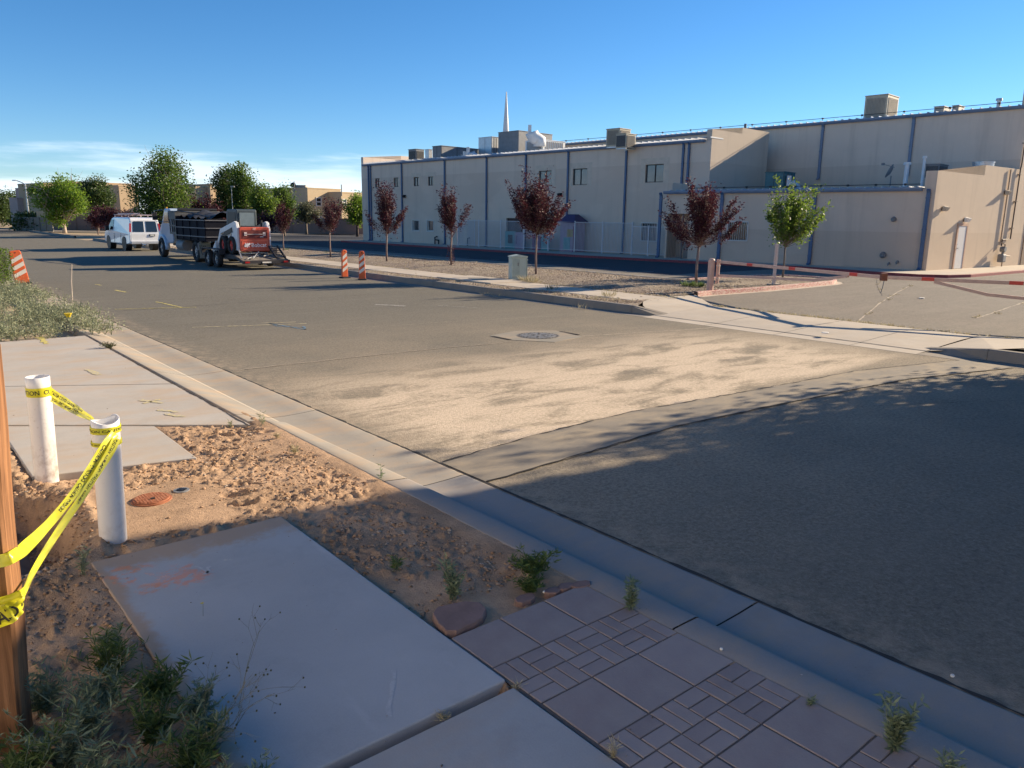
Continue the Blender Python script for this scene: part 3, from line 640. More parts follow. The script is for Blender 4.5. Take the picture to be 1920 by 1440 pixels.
GALV=simple('galvanised_metal',(.50,.52,.54),.38,.55,var=.15,scale=6); TANM=simple('tan_metal',(.47,.42,.34),.6,var=.12,scale=6); DGREY=simple('weathered_grey_metal',(.215,.215,.215),.6,.1,var=.15,scale=3)
WHM=simple('white_metal',(.72,.72,.70),.5,var=.06)
class Wall:
    """a wall plane from P to Q; a runs along, b outward to the viewer"""
    def __init__(s,P,Q):
        s.P=Vector((*P,0));d=Vector((*Q,0))-s.P;s.L=d.length;s.d=d/s.L;s.n=Vector((s.d.y,-s.d.x,0))
        if s.n.dot(-s.P)<0:s.n=-s.n
        s.M=Matrix(((s.d.x,s.n.x,0,s.P.x),(s.d.y,s.n.y,0,s.P.y),(0,0,1,0),(0,0,0,1)))
    def px(s,x,y,off=0):
        d=FW+RT*((x-960)/FPX)+UP*((720-y)/FPX);d=Vector(d);Pp=s.P+s.n*off
        t=(Pp-Vector((0,0,HC))).dot(s.n)/d.dot(s.n);q=Vector((0,0,HC))+d*t;return (q-Pp).dot(s.d),q.z
    def rect(s,x0,y0,x1,y1):
        a0,_=s.px(x0,(y0+y1)/2);a1,_=s.px(x1,(y0+y1)/2);_,z1=s.px((x0+x1)/2,y0);_,z0=s.px((x0+x1)/2,y1);return (a0,a1,z0,z1)
def wall_mesh(W,L,z0,z1,ops,mat,parent,name='wall',rev=.14,a0=0):
    xs=sorted({a0,L,*[v for o in ops for v in o[:2]]});zs=sorted({z0,z1,*[v for o in ops for v in o[2:]]})
    m=MB(W.M)
    for i in range(len(xs)-1):
        for j in range(len(zs)-1):
            cx=(xs[i]+xs[i+1])/2;cz=(zs[j]+zs[j+1])/2
            if any(o[0]<cx<o[1] and o[2]<cz<o[3] for o in ops):continue
            m.quad((xs[i],0,zs[j]),(xs[i+1],0,zs[j]),(xs[i+1],0,zs[j+1]),(xs[i],0,zs[j+1]))
    for (a,b,c,d) in ops:
        m.quad((a,0,c),(a,-rev,c),(a,-rev,d),(a,0,d));m.quad((b,0,c),(b,-rev,c),(b,-rev,d),(b,0,d));m.quad((a,0,d),(b,0,d),(b,-rev,d),(a,-rev,d));m.quad((a,0,c),(b,0,c),(b,-rev,c),(a,-rev,c))
    return m.build(name,mat,parent,world=True,recalc=False)
def window(W,o,parent,frame=FRM,glass=GLASS,bars=0,mull=1,fw=.05,rev=.1,bframe=None,name='window'):
    a,b,c,d=o;m=MB(W.M)
    for q in ((a,b,c,c+fw),(a,b,d-fw,d),(a,a+fw,c+fw,d-fw),(b-fw,b,c+fw,d-fw)): m.box(q[0],q[1],-rev-.04,-rev+.02,q[2],q[3])
    for k in range(mull): x=a+(b-a)*(k+1)/(mull+1);m.box(x-fw*.4,x+fw*.4,-rev-.035,-rev+.03,c+fw,d-fw)
    f=m.build(name,frame,parent,world=True)
    m=MB(W.M);m.box(a+fw*.5,b-fw*.5,-rev-.035,-rev-.02,c+fw*.5,d-fw*.5);m.build('pane',glass,f,world=True)
    if bars:
        m=MB(W.M);bm_=bframe or WFR;q=.06
        m.box(a-q,b+q,.01,.05,c-q,c-.01);m.box(a-q,b+q,.01,.05,d+.01,d+q);m.box(a-q,a-.01,.01,.05,c-.01,d+.01);m.box(b+.01,b+q,.01,.05,c-.01,d+.01)
        for k in range(bars): x=a+(b-a)*(k+.5)/bars;m.cyl((x,.03,c-.01),(x,.03,d+.01),.011,n=6)
        m.build('security_bars',bm_,f,world=True)
    return f
def spout(W,a,z0,z1,parent,w=.13,mat=None,lean=0,lab=None):
    m=MB(W.M);m.box(a-w/2,a+w/2,.02,.13,z0,z1-.15);m.bar((a,.075,z1-.17),(a,.17,z1-.01),w,.09);m.bar((a,.075,z0+.02),(a,.26,z0-.03 if z0<1 else z0-.05),w,.09)
    for z in np.linspace(z0+.4,z1-.4,3):m.box(a-w/2-.02,a+w/2+.02,.01,.135,z-.02,z+.02)
    return m.build('downspout',mat or BLUE,parent,world=True,bevel=.008,seg=1)
def gutterbar(W,a0,a1,z,parent,roofb,mat=None,h=.17,dep=.2):
    m=MB(W.M);m.prism([(.005,z),(dep*.9,z),(dep,z+h*.6),(dep,z+h),(.005,z+h)],0,1,'x')
    V=m.v[0].copy();m=MB(W.M)
    pr=[(.005,z),(dep*.8,z),(dep,z+h*.5),(dep,z+h),(.005,z+h)];n=5
    m.add([(a0,b,zz) for b,zz in pr]+[(a1,b,zz) for b,zz in pr],[tuple(range(n)),tuple(range(n,2*n))]+[(i,(i+1)%n,n+(i+1)%n,n+i) for i in range(n)])
    return m.build('roof_gutter',mat or BLUEL,parent,world=True)
W0,W1=(-14,73.5),(11.5,47.0);A0,A1=(8.9,46.2),(19.6,36.9);E1=(26.9,42.5);T1=(-2.6,73.9)
B=thing('two_storey_building','long beige stucco building with blue downspouts and a lower annex','building',(W1[0],W1[1],0))
MW=Wall(W0,W1);L=MW.L
wpx=[((703.2,334.5,712,351.5),0),((738,333,747,350.5),0),((775.5,332,785.5,349),0),((802.5,331,812.5,348),0),((1010,320,1034,349),1),((1074,316,1101,347),1),((1210,308,1244,342),1)]
wlo=[((774,413,786,432.5),0),((801,413.5,813,433),0),((1203,419,1232,451),1)]
ops=[MW.rect(*q) for q,_ in wpx]+[MW.rect(*q) for q,_ in wlo]
dr=MW.rect(949,409,980,468);dr=(dr[0],dr[1],.19,dr[3]);
mw=wall_mesh(MW,L,0,7.0,ops+[dr],ST1,B,rev=.16)
for k,(q,mu) in enumerate(wpx): window(MW,ops[k],B,mull=1,glass=GLASS)
for k,(q,mu) in enumerate(wlo): window(MW,ops[7+k],B,frame=WFR if k<2 else FRM,mull=0 if k<2 else 1,bars=5 if k<2 else 9,glass=DGL if k<2 else GLASS)
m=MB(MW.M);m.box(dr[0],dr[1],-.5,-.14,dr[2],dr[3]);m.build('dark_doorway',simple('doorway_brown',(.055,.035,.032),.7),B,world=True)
m=MB(MW.M) # surrounds where the stucco was patched round the upper windows
for k in (4,5,6):
    a,b,c,d=ops[k];m.box(a-.35,b+.4,-.01,.012,d+.004,d+.38);m.box(a-.35,a-.004,-.01,.012,c-.05,d+.004);m.box(b+.004,b+.4,-.01,.012,c-.05,d+.004)
for k in (2,3): a,b,c,d=ops[k];m.box(a-.3,b+.3,-.01,.012,d+.004,d+.35)
m.each('window_surround',PAT,B,world=True)
# parapet end walls, roof of the wing
def endwall(P,Q,steps,mat,parent,thick=.35,z0=0,name='end_wall',pier=None,side=1):
    W=Wall(P,Q);m=MB(W.M);prof=[(0,z0)]
    a_=0
    for (a,z) in steps: prof+=[(a_,z),(a,z)];a_=a
    prof.append((a_,z0)); n=len(prof)
    # polygon extruded away from viewer
    V=[(a,0,z) for a,z in prof]+[(a,-thick,z) for a,z in prof]
    bm=bmesh.new();vs=[bm.verts.new(W.M@Vector(v)) for v in V]
    f=bm.faces.new(vs[:n]);g2=bm.faces.new(vs[n:][::-1])
    for i in range(n): bm.faces.new((vs[i],vs[n+i],vs[n+(i+1)%n],vs[(i+1)%n]))
    bmesh.ops.triangulate(bm,faces=[f,g2]);bmesh.ops.recalc_face_normals(bm,faces=bm.faces)
    me=bpy.data.meshes.new(name);bm.to_mesh(me);bm.free();me.transform(lmat(parent).inverted());me.materials.append(mat)
    o=bpy.data.objects.new(name,me);col.objects.link(o);o.parent=parent;return o,W
RWQ=(16.3,51.55)
ew,RW=endwall(W1,RWQ,[(3.3,7.62),(6.55,7.98)],m_stucco('stucco_end',5.8,(.52,.43,.34),(.57,.48,.38)),B)
LQ=(-8.4,79.1);endwall(W0,LQ,[(4.3,7.72),(7.9,8.1)],ST1,B)
TW=Wall(T1,E1)
m=MB();zr=7.06 # wing roof and tall block shell
m.quad((W0[0],W0[1],zr),(W1[0],W1[1],zr),(RWQ[0],RWQ[1],7.45),(LQ[0],LQ[1],7.45));m.build('wing_roof',ROOFM,B,world=True)
m=MB(MW.M)
for a in np.arange(.3,L,.45):m.box(a,a+.05,-1.2,.16,7.12,7.19)
m.build('roof_ribs',ROOFM,B,world=True,kind='stuff')
tl=TW.L
m=MB(TW.M);m.quad((0,0,0),(tl,0,0),(tl,0,8.5),(0,0,8.5));m.build('upper_wall',ST1,B,world=True,recalc=False)
m=MB(TW.M);m.quad((0,0,8.5),(tl,0,8.5),(tl,-14,9.0),(0,-14,9.0));m.quad((0,-.01,0),(0,-14,0),(0,-14,9),(0,-.01,8.5));m.quad((0,-14,0),(tl,-14,0),(tl,-14,9),(0,-14,9));m.build('upper_roof',ROOFM,B,world=True)
m=MB(TW.M)
for a in np.arange(.3,tl,.45):m.box(a,a+.05,-1.2,.14,8.53,8.60)
m.build('roof_ribs',ROOFM,B,world=True,kind='stuff')
gutterbar(MW,.0,L-.42,6.9,B,0);gutterbar(TW,0,tl-.1,8.36,B,0)
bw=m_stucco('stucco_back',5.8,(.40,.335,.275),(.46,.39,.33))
m=MB();q0=Vector((*LQ,0));m.quad((W0[0],W0[1],0),(LQ[0],LQ[1],0),(LQ[0],LQ[1],7.4),(W0[0],W0[1],7));m.quad((LQ[0],LQ[1],0),(T1[0],T1[1]+.2,0),(T1[0],T1[1]+.2,7.4),(LQ[0],LQ[1],7.4));m.build('rear_wall',bw,B,world=True)
for x in (693,697,755,835,913,986,1064.5,1172,1281,1291.5):
    a,_=MW.px(x,380 if x<1280 else 310);spout(MW,a,.22 if x<1270 else 4.5,7.0,B)
for x in (1539.5,1707):
    a,_=TW.px(x,290);spout(TW,a,6.0-.9,8.4,B,w=.16,mat=BLUEL)
# annex
AW=Wall(A0,A1);al=AW.L
aw=[AW.rect(1365,417,1401,450)];dd=AW.rect(1250,400,1278,488);dd2=AW.rect(1281,400,1291,488);dd=(max(.12,dd[0]),dd2[1],.19,2.75)
wall_mesh(AW,al,0,3.95,aw+[dd],ST2,B,rev=.16)
window(AW,aw[0],B,frame=FRM,bars=9,mull=0,glass=DGL)
m=MB(AW.M);m.box(dd[0],dd[1],-1.2,-1.1,.1,2.8);m.box(dd[0]-.01,dd[0]+.002,-1.1,-.15,.1,2.8);m.box(dd[1]-.002,dd[1]+.01,-1.1,-.15,.1,2.8);m.box(dd[0],dd[1],-1.1,-.15,2.75,2.8);m.build('entrance_recess',ST2,B,world=True)
m=MB(AW.M);m.box(dd[0]+.55,dd[0]+1.35,-1.1,-1.04,.2,2.3);m.build('door',simple('recess_door',(.35,.33,.30),.6),B,world=True)
m=MB(AW.M)
for k in range(9):
    a=dd[0]+.08+k*.1;m.cyl((a,-.1,.2),(a,-.1,2.3),.012,n=6)
m.box(dd[0],dd[0]+.95,-.12,-.08,2.28,2.33);m.box(dd[0],dd[0]+.95,-.12,-.08,.22,.27);m.box(dd[0]+.93,dd[0]+.99,-.14,-.06,.19,2.75);m.build('barred_gate',simple('gate_brown',(.20,.16,.14),.6),B,world=True)
gutterbar(AW,-.15,al-.55,3.86,B,0)
for x in (1238,1352,1524.5,1735):
    a,_=AW.px(x,420);spout(AW,a+.0,.25,3.95,B,w=.17,mat=BLUE)
m=MB(AW.M);m.quad((0,.0,4.0),(al-.3,.0,4.0),(al-.3,-9,4.35),(0,-6,4.35));m.build('annex_roof',ROOFM,B,world=True)
m=MB(AW.M)
for a in np.arange(.2,al-.5,.4):m.box(a,a+.05,-2.2,.12,4.05,4.10)
m.build('roof_ribs',ROOFM,B,world=True,kind='stuff')
m=MB(AW.M);m.box(0,.32,-2.2,-.02,4.0,4.5);m.build('annex_parapet',ST1,B,world=True)
m=MB(AW.M);m.box(al-.5,al,-.36,.002,3.0,4.78);m.build('annex_pier',ST2,B,world=True)
m=MB(AW.M);m.quad((0,-.01,0),(0,-4,0),(0,-4,4.4),(0,-.01,4));m.build('annex_side',ST2,B,world=True)
ew,EW=endwall(A1,E1,[(5.0,4.78),(EW0:=math.dist(A1,E1),5.28)],ST3,B)
dopx=EW.rect(1790,427,1806,502);dpx=(EW.px(1791.5,465)[0],EW.px(1806.5,465)[0],.2,2.28)
m=MB(EW.M);a,b,c,d=dpx
m.box(a-.14,a,.002,.05,c,d+.13);m.box(b,b+.12,.002,.05,c,d+.13);m.box(a,b,.002,.05,d,d+.13);DF=m.build('door_frame',simple('pinkish_trim',(.50,.33,.24),.8),B,world=True)
m=MB(EW.M);m.box(a,b,.002,.03,c,d);DR=m.build('door',simple('pale_grey_door',(.62,.60,.58),.5,var=.05),B,world=True,label='pale grey door in the sunlit end wall')
m=MB(EW.M);m.cyl((a+.1,.03,1.2),(a+.1,.09,1.2),.03,n=10);m.cyl((a+.1,.03,1.4),(a+.1,.05,1.4),.03,n=10);m.each('handle',GALV,DR,world=True)
# tall end wall continuing the same plane out of the picture
ed=Vector((E1[0]-A1[0],E1[1]-A1[1])).normalized();E2=(E1[0]+ed.x*20,E1[1]+ed.y*20)
endwall((E1[0]-.0,E1[1]-.0),E2,[(.45,9.35),(8,9.35),(20,9.9)],ST3,B)
EW2=Wall(E1,E2);m=MB(EW2.M);m.box(1.9,3.0,.002,.04,.19,3.2);m.build('side_door',simple('brown_door',(.22,.15,.10),.7),B,world=True)
# ---- rooftop units, antennas, vents: things standing on the roofs
def unitdims(x0,xm,x1,yt,yb,Y):
    A=atY(x0,yb,Y);dF=MW.d;dE=Vector((.68,.733,0))
    def hit(x,P,d):
        y=yb;D=Vector(FW+RT*((x-960)/FPX)+UP*((720-y)/FPX));k=D.x/D.y  # plan ray X=k*Y
        return (k*P.y-P.x)/(d.x-k*d.y)
    l=hit(xm,A,dF);Bp=A+dF*l;w=hit(x1,Bp,dE) if x1>xm else 1.
    zt=atY(x0,yt,Y).z
    return A,l,max(.4,min(w,6)),zt
def unit(name,label,cat,x0,xm,x1,yt,yb,Y,mat,style='plain',group=None,w=None,sink=0,loc_mats=None):
    A,l,ww,zt=unitdims(x0,xm,x1,yt,yb,Y); ww=w or ww;A.z-=sink;h=zt-A.z
    th=thing(name,label,cat,(A.x,A.y,A.z),math.atan2(MW.d.y,MW.d.x),group)
    m=MB();m.box(0,l,0,ww,.08*h,h);m.build('housing',mat,th,bevel=.02)
    m=MB();m.box(.02*l,.98*l,.05,.12,0,.08*h);m.box(.02*l,.98*l,ww-.12,ww-.05,0,.08*h);m.each('base_rail',GALV,th)
    m=MB();m.box(-.03,l+.03,-.03,ww+.03,h,h+.04);m.build('lid',mat,th)
    if style=='louvre':
        n=14;m=MB()
        for k in range(n): x=l*(.08+.84*(k+.5)/n);m.box(x-l*.012,x+l*.012,-.03,-.001,.16*h,.92*h)
        n2=10
        for k in range(n2): y=ww*(.08+.84*(k+.5)/n2);m.box(l+.001,l+.03,y-ww*.018,y+ww*.018,.16*h,.92*h)
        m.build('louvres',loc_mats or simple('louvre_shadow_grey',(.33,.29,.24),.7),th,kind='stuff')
    elif style=='panel':
        n=max(2,int(l/.9));m=MB()
        for k in range(1,n+1): x=l*k/n;m.box(x-.02,x+.0,-.012,-.001,.1*h,.96*h)
        for k in (1,2): y=ww*k/3;m.box(l+.001,l+.015,y-.02,y+.02,.1*h,.96*h)
        m.each('panel_seam',BLK,th)
    elif style=='coil':
        m=MB();m.box(.06*l,.94*l,-.012,-.001,.15*h,.9*h);m.box(l+.001,l+.012,.08*ww,.92*ww,.15*h,.9*h);c_=m.build('coil_panel',BLK,th)
        m=MB()
        for k in range(12): z=h*(.16+.73*k/11);m.box(.07*l,.93*l,-.03,-.014,z-.008,z+.008);m.box(l+.014,l+.03,.09*ww,.91*ww,z-.008,z+.008)
        m.build('coil_guard',DGREY,c_)
    return th
TEAL=simple('teal_painted_metal',(.05,.13,.14),.5,var=.15,scale=3); CREAM=simple('cream_metal',(.50,.44,.33),.65,var=.1,scale=5)
unit('air_conditioner','dark finned condenser unit at the far left end of the roof','air conditioner',766,780,795,281,307,70,DGREY,'coil',sink=.3)
unit('roof_duct','narrow bright duct box between two dark rooftop units','duct',797,804,810,281,305,68.5,GALV,sink=.3)
unit('air_conditioner','wide panelled grey unit right of the narrow bright duct','air conditioner',811,828,862,275,304,67.3,DGREY,'panel',sink=.3,w=5)
unit('roof_box','low dark curb box beyond the wide panelled unit','roof box',863,872,880,290,301,65.5,DGREY,sink=.3)
unit('air_conditioner','pale louvred box unit at the left of the large grey duct housing','air conditioner',897,922,934,259,282,69,GALV,'panel',sink=.6)
unit('duct_housing','large flat grey duct housing below the white spire','duct',934,972,985,249,279,67.2,DGREY,sink=.6,w=4)
unit('roof_unit','low white ribbed unit on the upper roof left of the tan coolers','roof unit',985,1018,1057,265,275,64,WHM,'louvre',sink=.6,loc_mats=DGREY)
unit('evaporative_cooler','taller louvred tan cooler on the wing roof','cooler',1136,1161,1180,243,275,52.4,CREAM,'louvre',sink=.1)
unit('evaporative_cooler','shorter tan cooler with an open dark grille beside the taller one','cooler',1154,1173,1190,252,277,50.6,CREAM,'coil',sink=.1)
unit('evaporative_cooler','large louvred tan cooler standing above the upper roof edge','cooler',1618,1660,1678,181,226,50,CREAM,'louvre',sink=.5)
unit('roof_unit','rounded beige fan housing on the upper roof near its right end','roof unit',1750,1768,1780,201,216,46.5,TANM,sink=.4)
unit('roof_unit','small beige motor box right of the rounded fan housing','roof unit',1784,1796,1805,199,213,45.6,TANM,sink=.4)
unit('air_conditioner','dark teal packaged unit on the annex roof above the green tree','air conditioner',1433,1468,1487,324,352,45.5,TEAL,'panel',sink=.25)
unit('air_conditioner','grey condenser raised on a stand at the right of the annex roof','air conditioner',1733,1758,1772,309,335,41.3,DGREY,'coil')
def rtube(name,label,cat,px,yt,yb,Y,r,mat,cap=True,sink=.3):
    P=atY(px,yb,Y);zt=atY(px,yt,Y).z;th=thing(name,label,cat,(P.x,P.y,P.z-sink));h=zt-P.z+sink
    MB().cyl((0,0,0),(0,0,h),r,n=14).build('pipe',mat,th,smooth=False)
    if cap: MB().cyl((0,0,h-.02),(0,0,h+.1),r*1.7,r*1.5,n=14).build('cap',mat,th)
    return th
rtube('vent_stack','capped vent on the upper roof edge near the right pier','vent',1871,188,206,44,.1,GALV)
rtube('vent_stack','plain short pipe on the upper roof above the stepped parapet','vent',1397,232,243,54,.09,DGREY,False)
rtube('vent_stack','tall white flue beside the satellite dish on the annex roof','vent',1697,308,346,41.8,.12,WHM)
rtube('vent_stack','tallest thin flue with flat cap left of the raised condenser','vent',1728,296,346,41.2,.07,WHM)
th=thing('equipment_stand','dark metal stand under the raised condenser on the annex roof','stand',tuple(atY(1735,348,41.3)),math.atan2(MW.d.y,MW.d.x));A,l,w_,z_=unitdims(1733,1758,1772,309,335,41.3)
hh=A.z-atY(1735,348,41.3).z
m=MB()
for x in (.05,l-.1):
    for y in (.05,w_-.1):m.box(x,x+.05,y,y+.05,-.25,hh)
m.each('leg',BLK,th);MB().box(-.02,l+.02,-.02,w_+.02,hh-.05,hh-.002).build('platform',BLK,th)
P=atY(1847,318,40.5);th=thing('galvanised_tub','round galvanised tub on the annex roof behind the stepped parapet','tub',(P.x+.4,P.y+.9,P.z-.3))
m=MB();m.cyl((0,0,0),(0,0,.72),.48,.5,n=28);m.build('tub_wall',GALV,th);MB().cyl((0,0,.68),(0,0,.74),.525,n=28).build('rim',GALV,th)
# ducts with round elbows
def elbow(label,px,py,Y,r,mat=GALV):
    P=atY(px,py,Y);th=thing('duct_elbow',label,'duct',(P.x,P.y,P.z-.5))
    pts=[(0,0,0),(0,0,.5)]+[(math.sin(a)*r*1.3*-1,math.sin(a)*-.3*r,.5+(1-math.cos(a))*r*1.3) for a in np.linspace(.3,1.4,5)]
    MB().tube(pts,[r]*len(pts),14).build('elbow',mat,th,smooth=True)
    q=pts[-1];MB().box(q[0]-.28,q[0]-.03,-r*1.1,r*.8,q[2]-r,q[2]+r).build('hood',mat,th);return th
elbow('bright curved vent hood at the left behind the wing gutter',893,296,64,.38);elbow('smaller curved vent hood beside the brighter one on the wing roof',882,297,65,.25)
elbow('white curved duct hood on top of the upper roof by the spire',1012,262,62.5,.5,WHM);elbow('silver duct stub lying beside the teal unit',1492,350,45,.28)
# satellite dish
P=atY(1669,346,42);th=thing('satellite_dish','grey satellite dish on a mast on the annex roof','satellite dish',(P.x,P.y,P.z-.1),R(200))
MB().tube([(0,0,0),(0,0,.55)],.03,8).build('mast',DGREY,th)
V=[];cx=Vector((0,0,.75));ax=Vector((.55,-.75,.42)).normalized();u_=ax.orthogonal().normalized();v_=ax.cross(u_)
V=[cx]+[cx+(u_*math.cos(a)*.34+v_*math.sin(a)*.40)*rr_+ax*(.12*rr_*rr_) for rr_ in (.5,1) for a in np.linspace(0,6.283,17)[:-1]]
F=[(0,1+i,1+(i+1)%16) for i in range(16)]+[(1+i,17+i,17+(i+1)%16,1+(i+1)%16) for i in range(16)]
o=MB().add(V,F).build('reflector',DGREY,th,smooth=True);s_=o.modifiers.new('thick','SOLIDIFY');s_.thickness=.02
MB().tube([cx-v_*.3,cx+ax*.6-v_*.22],.015,6).box(*sum([[float((cx+ax*.6-v_*.22)[i])-.06,float((cx+ax*.6-v_*.22)[i])+.06] for i in range(3)],[])).build('feed_arm',DGREY,th)
# spire far behind the building
P=atY(948.5,252,95);zt=atY(950,172,95).z;th=thing('church_spire','slender white spire rising behind the rooftop units','spire',(P.x,P.y,0))
MB().cyl((0,0,6),(0,0,zt),.80,.05,n=8).build('spire_shaft',WHM,th);MB().box(-.9,.9,-.9,.9,0,10.6).build('spire_base',ST1,th)
# rail along the roofs
def cable(W,a0,a1,z,name,label,n,parent=None,h=.2):
    th=thing(name,label,'rail',tuple(W.P+W.d*a0+Vector((0,0,z))));m=MB(W.M);m.tube([(a0,-.1,z+h),(a1,-.1,z+h)],.018,6);m.build('rail',BLK,th,world=True)
    m=MB(W.M)
    for k in range(n): a=a0+(a1-a0)*(k+.5)/n;m.cyl((a,-.1,z),(a,-.1,z+h),.012,n=6);m.box(a-.05,a+.05,-.15,-.05,z+h-.05,z+h+.04)
    m.each('support',BLK,th,world=True)
cable(TW,TW.px(1040,262)[0],tl-.2,8.6,'roof_conduit','thin black conduit running along the upper roof edge',14,h=.16)
cable(AW,1.5,al-.7,4.1,'roof_conduit','thin dark conduit along the annex roof edge',9,h=.09)
# pipes and gas meter on the end wall
a0_,_=EW.px(1886,350);th=thing('gas_meter','grey gas meter with pipes at the foot of the sunlit end wall','gas meter',tuple(EW.P+EW.d*EW.px(1868,480)[0]+EW.n*.25+Vector((0,0,.19))))
am=EW.px(1868,480)[0];TM=simple('tan_pipe',(.36,.27,.19),.6)
m=MB(EW.M);m.box(am-.22,am+.22,.12,.42,.42,.85);m.build('meter_body',DGREY,th,world=True,bevel=.06);m=MB(EW.M);m.cyl((am-.05,.3,.85),(am-.05,.3,1.25),.06,n=10);m.cyl((am-.05,.18,1.1),(am-.05,.42,1.1),.14,n=14);m.build('regulator',DGREY,th,world=True)
m=MB(EW.M);m.tube([(am+.1,.3,.9),(am+.12,.3,1.35),(am+.12,.06,1.45),(am+.12,.06,5.2)],.035,8);m.tube([(am+.05,.3,.2),(am+.05,.3,.45)],.03,8);m.cyl((am+.3,.3,.75),(am+.95,.3,.72),.035,n=8);m.build('pipe',TM,th,world=True)
th=thing('drain_conduit','long dark conduit climbing the corner of the tall wall','conduit',tuple(EW.P+EW.d*(EW.L-.05)+EW.n*.06+Vector((0,0,1.0))))
m=MB(EW.M);a=EW.L-.12;m.tube([(am+.26,.08,1.25),(am+.26,.08,1.6),(a,.08,1.62),(a,.08,5.3),(a+.12,.06,5.5),(a+.12,.06,9.0),(a-.2,-.1,9.05)],.035,8);m.build('conduit_run',simple('dark_conduit',(.10,.075,.06),.6),th,world=True)
m=MB(EW.M)
for z in (2.2,3.6,5.0,6.6,8):m.box(a-.09,a+.18,.002,.1,z-.03,z+.03)
m.each('bracket',TM,th,world=True)
def lamp(W,px,py,label,mat,group=None):
    a,z=W.px(px,py);th=thing('wall_lamp',label,'wall lamp',tuple(W.P+W.d*a+W.n*.0+Vector((0,0,z))));m=MB(W.M)
    m.box(a-.07,a+.07,.002,.06,z-.08,z+.08);m.build('back_plate',BLK,th,world=True);m=MB(W.M);m.add([(a-.14,.06,z+.12),(a+.14,.06,z+.12),(a+.14,.3,z+.06),(a-.14,.3,z+.06),(a-.14,.06,z-.12),(a+.14,.06,z-.12),(a+.12,.2,z-.12),(a-.12,.2,z-.12)],[(0,1,2,3),(7,6,5,4),(0,1,5,4),(1,2,6,5),(2,3,7,6),(3,0,4,7)]);m.build('lamp_head',mat,th,world=True)
lamp(EW,1808,412,'bright round lamp over the door in the end wall',WHM);lamp(EW,1884,361,'small floodlight high on the end wall beside the conduit',TANM)
lamp(MW,760,368,'dark wall lamp beside the second downspout at the left',BLK);lamp(MW,1052,365,'dark wall lamp left of the downspout above the playhouse',BLK);lamp(EW,1767,391,'small floodlight near the front corner of the end wall',TANM)
m=MB(AW.M)
for (x,y,rr_) in ((1676,411,.13),(1656,478,.16),(1667,494,.06),(1683,491,.07)):
    a,z=AW.px(x,y);m.cyl((a,.0,z),(a,.16,z-.03),rr_,rr_*.8,n=14);m.cyl((a,.16,z-.03),(a,.2,z-.1),rr_*.5,rr_*.4,n=10)
m.each('wall_vent',DGREY,B,world=True)
# hose bib and valve boxes at the wall's foot
for px_,py_,lab in ((820,457,'dark valve pipes at the wall foot behind the second purple tree'),(881,460,'short dark standpipe at the wall left of the fence')):
    a,_=MW.px(px_,py_);th=thing('wall_valve',lab,'pipe',tuple(MW.P+MW.d*a+MW.n*.25+Vector((0,0,.19))));m=MB(MW.M);m.tube([(a,.25,.19),(a,.25,.75),(a+.0,.02,.8)],.06,8)
    if px_<850:m.tube([(a,.25,.55),(a+.5,.25,.5),(a+.5,.25,.19)],.06,8)
    m.build('valve_pipe',BLK,th,world=True)
# ---- white picket fence of the play yard
FEN=simple('white_fence_paint',(.60,.57,.57),.5,var=.06)
F0=MW.P+MW.d*MW.px(890,465)[0]+MW.n*1.7;F1=Vector((7.45,49.3,0));F2=Vector((9.0,46.35,0));F3=MW.P+MW.d*MW.px(890,465)[0]
th=thing('picket_fence','tall white metal picket fence around the play yard by the building','fence',(F0.x,F0.y,.19))
for (p,q,n,tp) in ((F0,F1,7,2.15),(F1,F2,2,1.95),(F3,F0,1,2.15)):
    W=Wall((p.x,p.y),(q.x,q.y));l=W.L;m=MB(W.M)
    for z in (.32,tp-.0):m.box(0,l,-.02,.02,z,z+.035)
    m.each('rail',FEN,th,world=True);m=MB(W.M)
    for a in np.arange(.1,l,.115):m.box(a-.009,a+.009,-.009,.009,.3,tp+.03)
    m.build('pickets',FEN,th,world=True,kind='stuff')
    for k in range(n+1):
        a=l*k/n;m=MB(W.M);m.box(a-.035,a+.035,-.035,.035,.19,tp+.1);m.build('post',FEN,th,world=True)
# play structures seen through the pickets
PUR=simple('purple_plastic',(.055,.04,.10),.5);TQ=simple('turquoise_plastic',(.10,.34,.33),.5);PNK=simple('pale_pink_plastic',(.40,.28,.36),.5);YL=simple('ochre_plastic',(.45,.28,.06),.5);MAG=simple('magenta_plastic',(.22,.07,.15),.5)
a,_=MW.px(1087,440);P=MW.P+MW.d*a+MW.n*.75;th=thing('playhouse','small play house with a purple hipped roof behind the pickets','playhouse',(P.x,P.y,.19),math.atan2(MW.d.y,MW.d.x))
w=.62;m=MB();m.box(-w,w,-.55,.55,0,2.0);m.build('house_wall',PNK,th)
m=MB();m.add([(-w-.22,-.75,1.95),(w+.22,-.75,1.95),(w+.22,.75,1.95),(-w-.22,.75,1.95),(-w*.55,-.2,2.5),(w*.55,-.2,2.5),(w*.55,.2,2.5),(-w*.55,.2,2.5)],[(3,2,1,0),(4,5,6,7),(0,1,5,4),(1,2,6,5),(2,3,7,6),(3,0,4,7)]);m.build('roof',PUR,th)
MB().box(.0,.55,-.58,-.551,1.0,1.5).build('yellow_panel',YL,th);MB().box(-.3,.3,-.6,-.551,.1,.95).build('turquoise_panel',TQ,th);MB().box(.56,.62,-.6,-.551,0,1.7).build('magenta_panel',MAG,th)
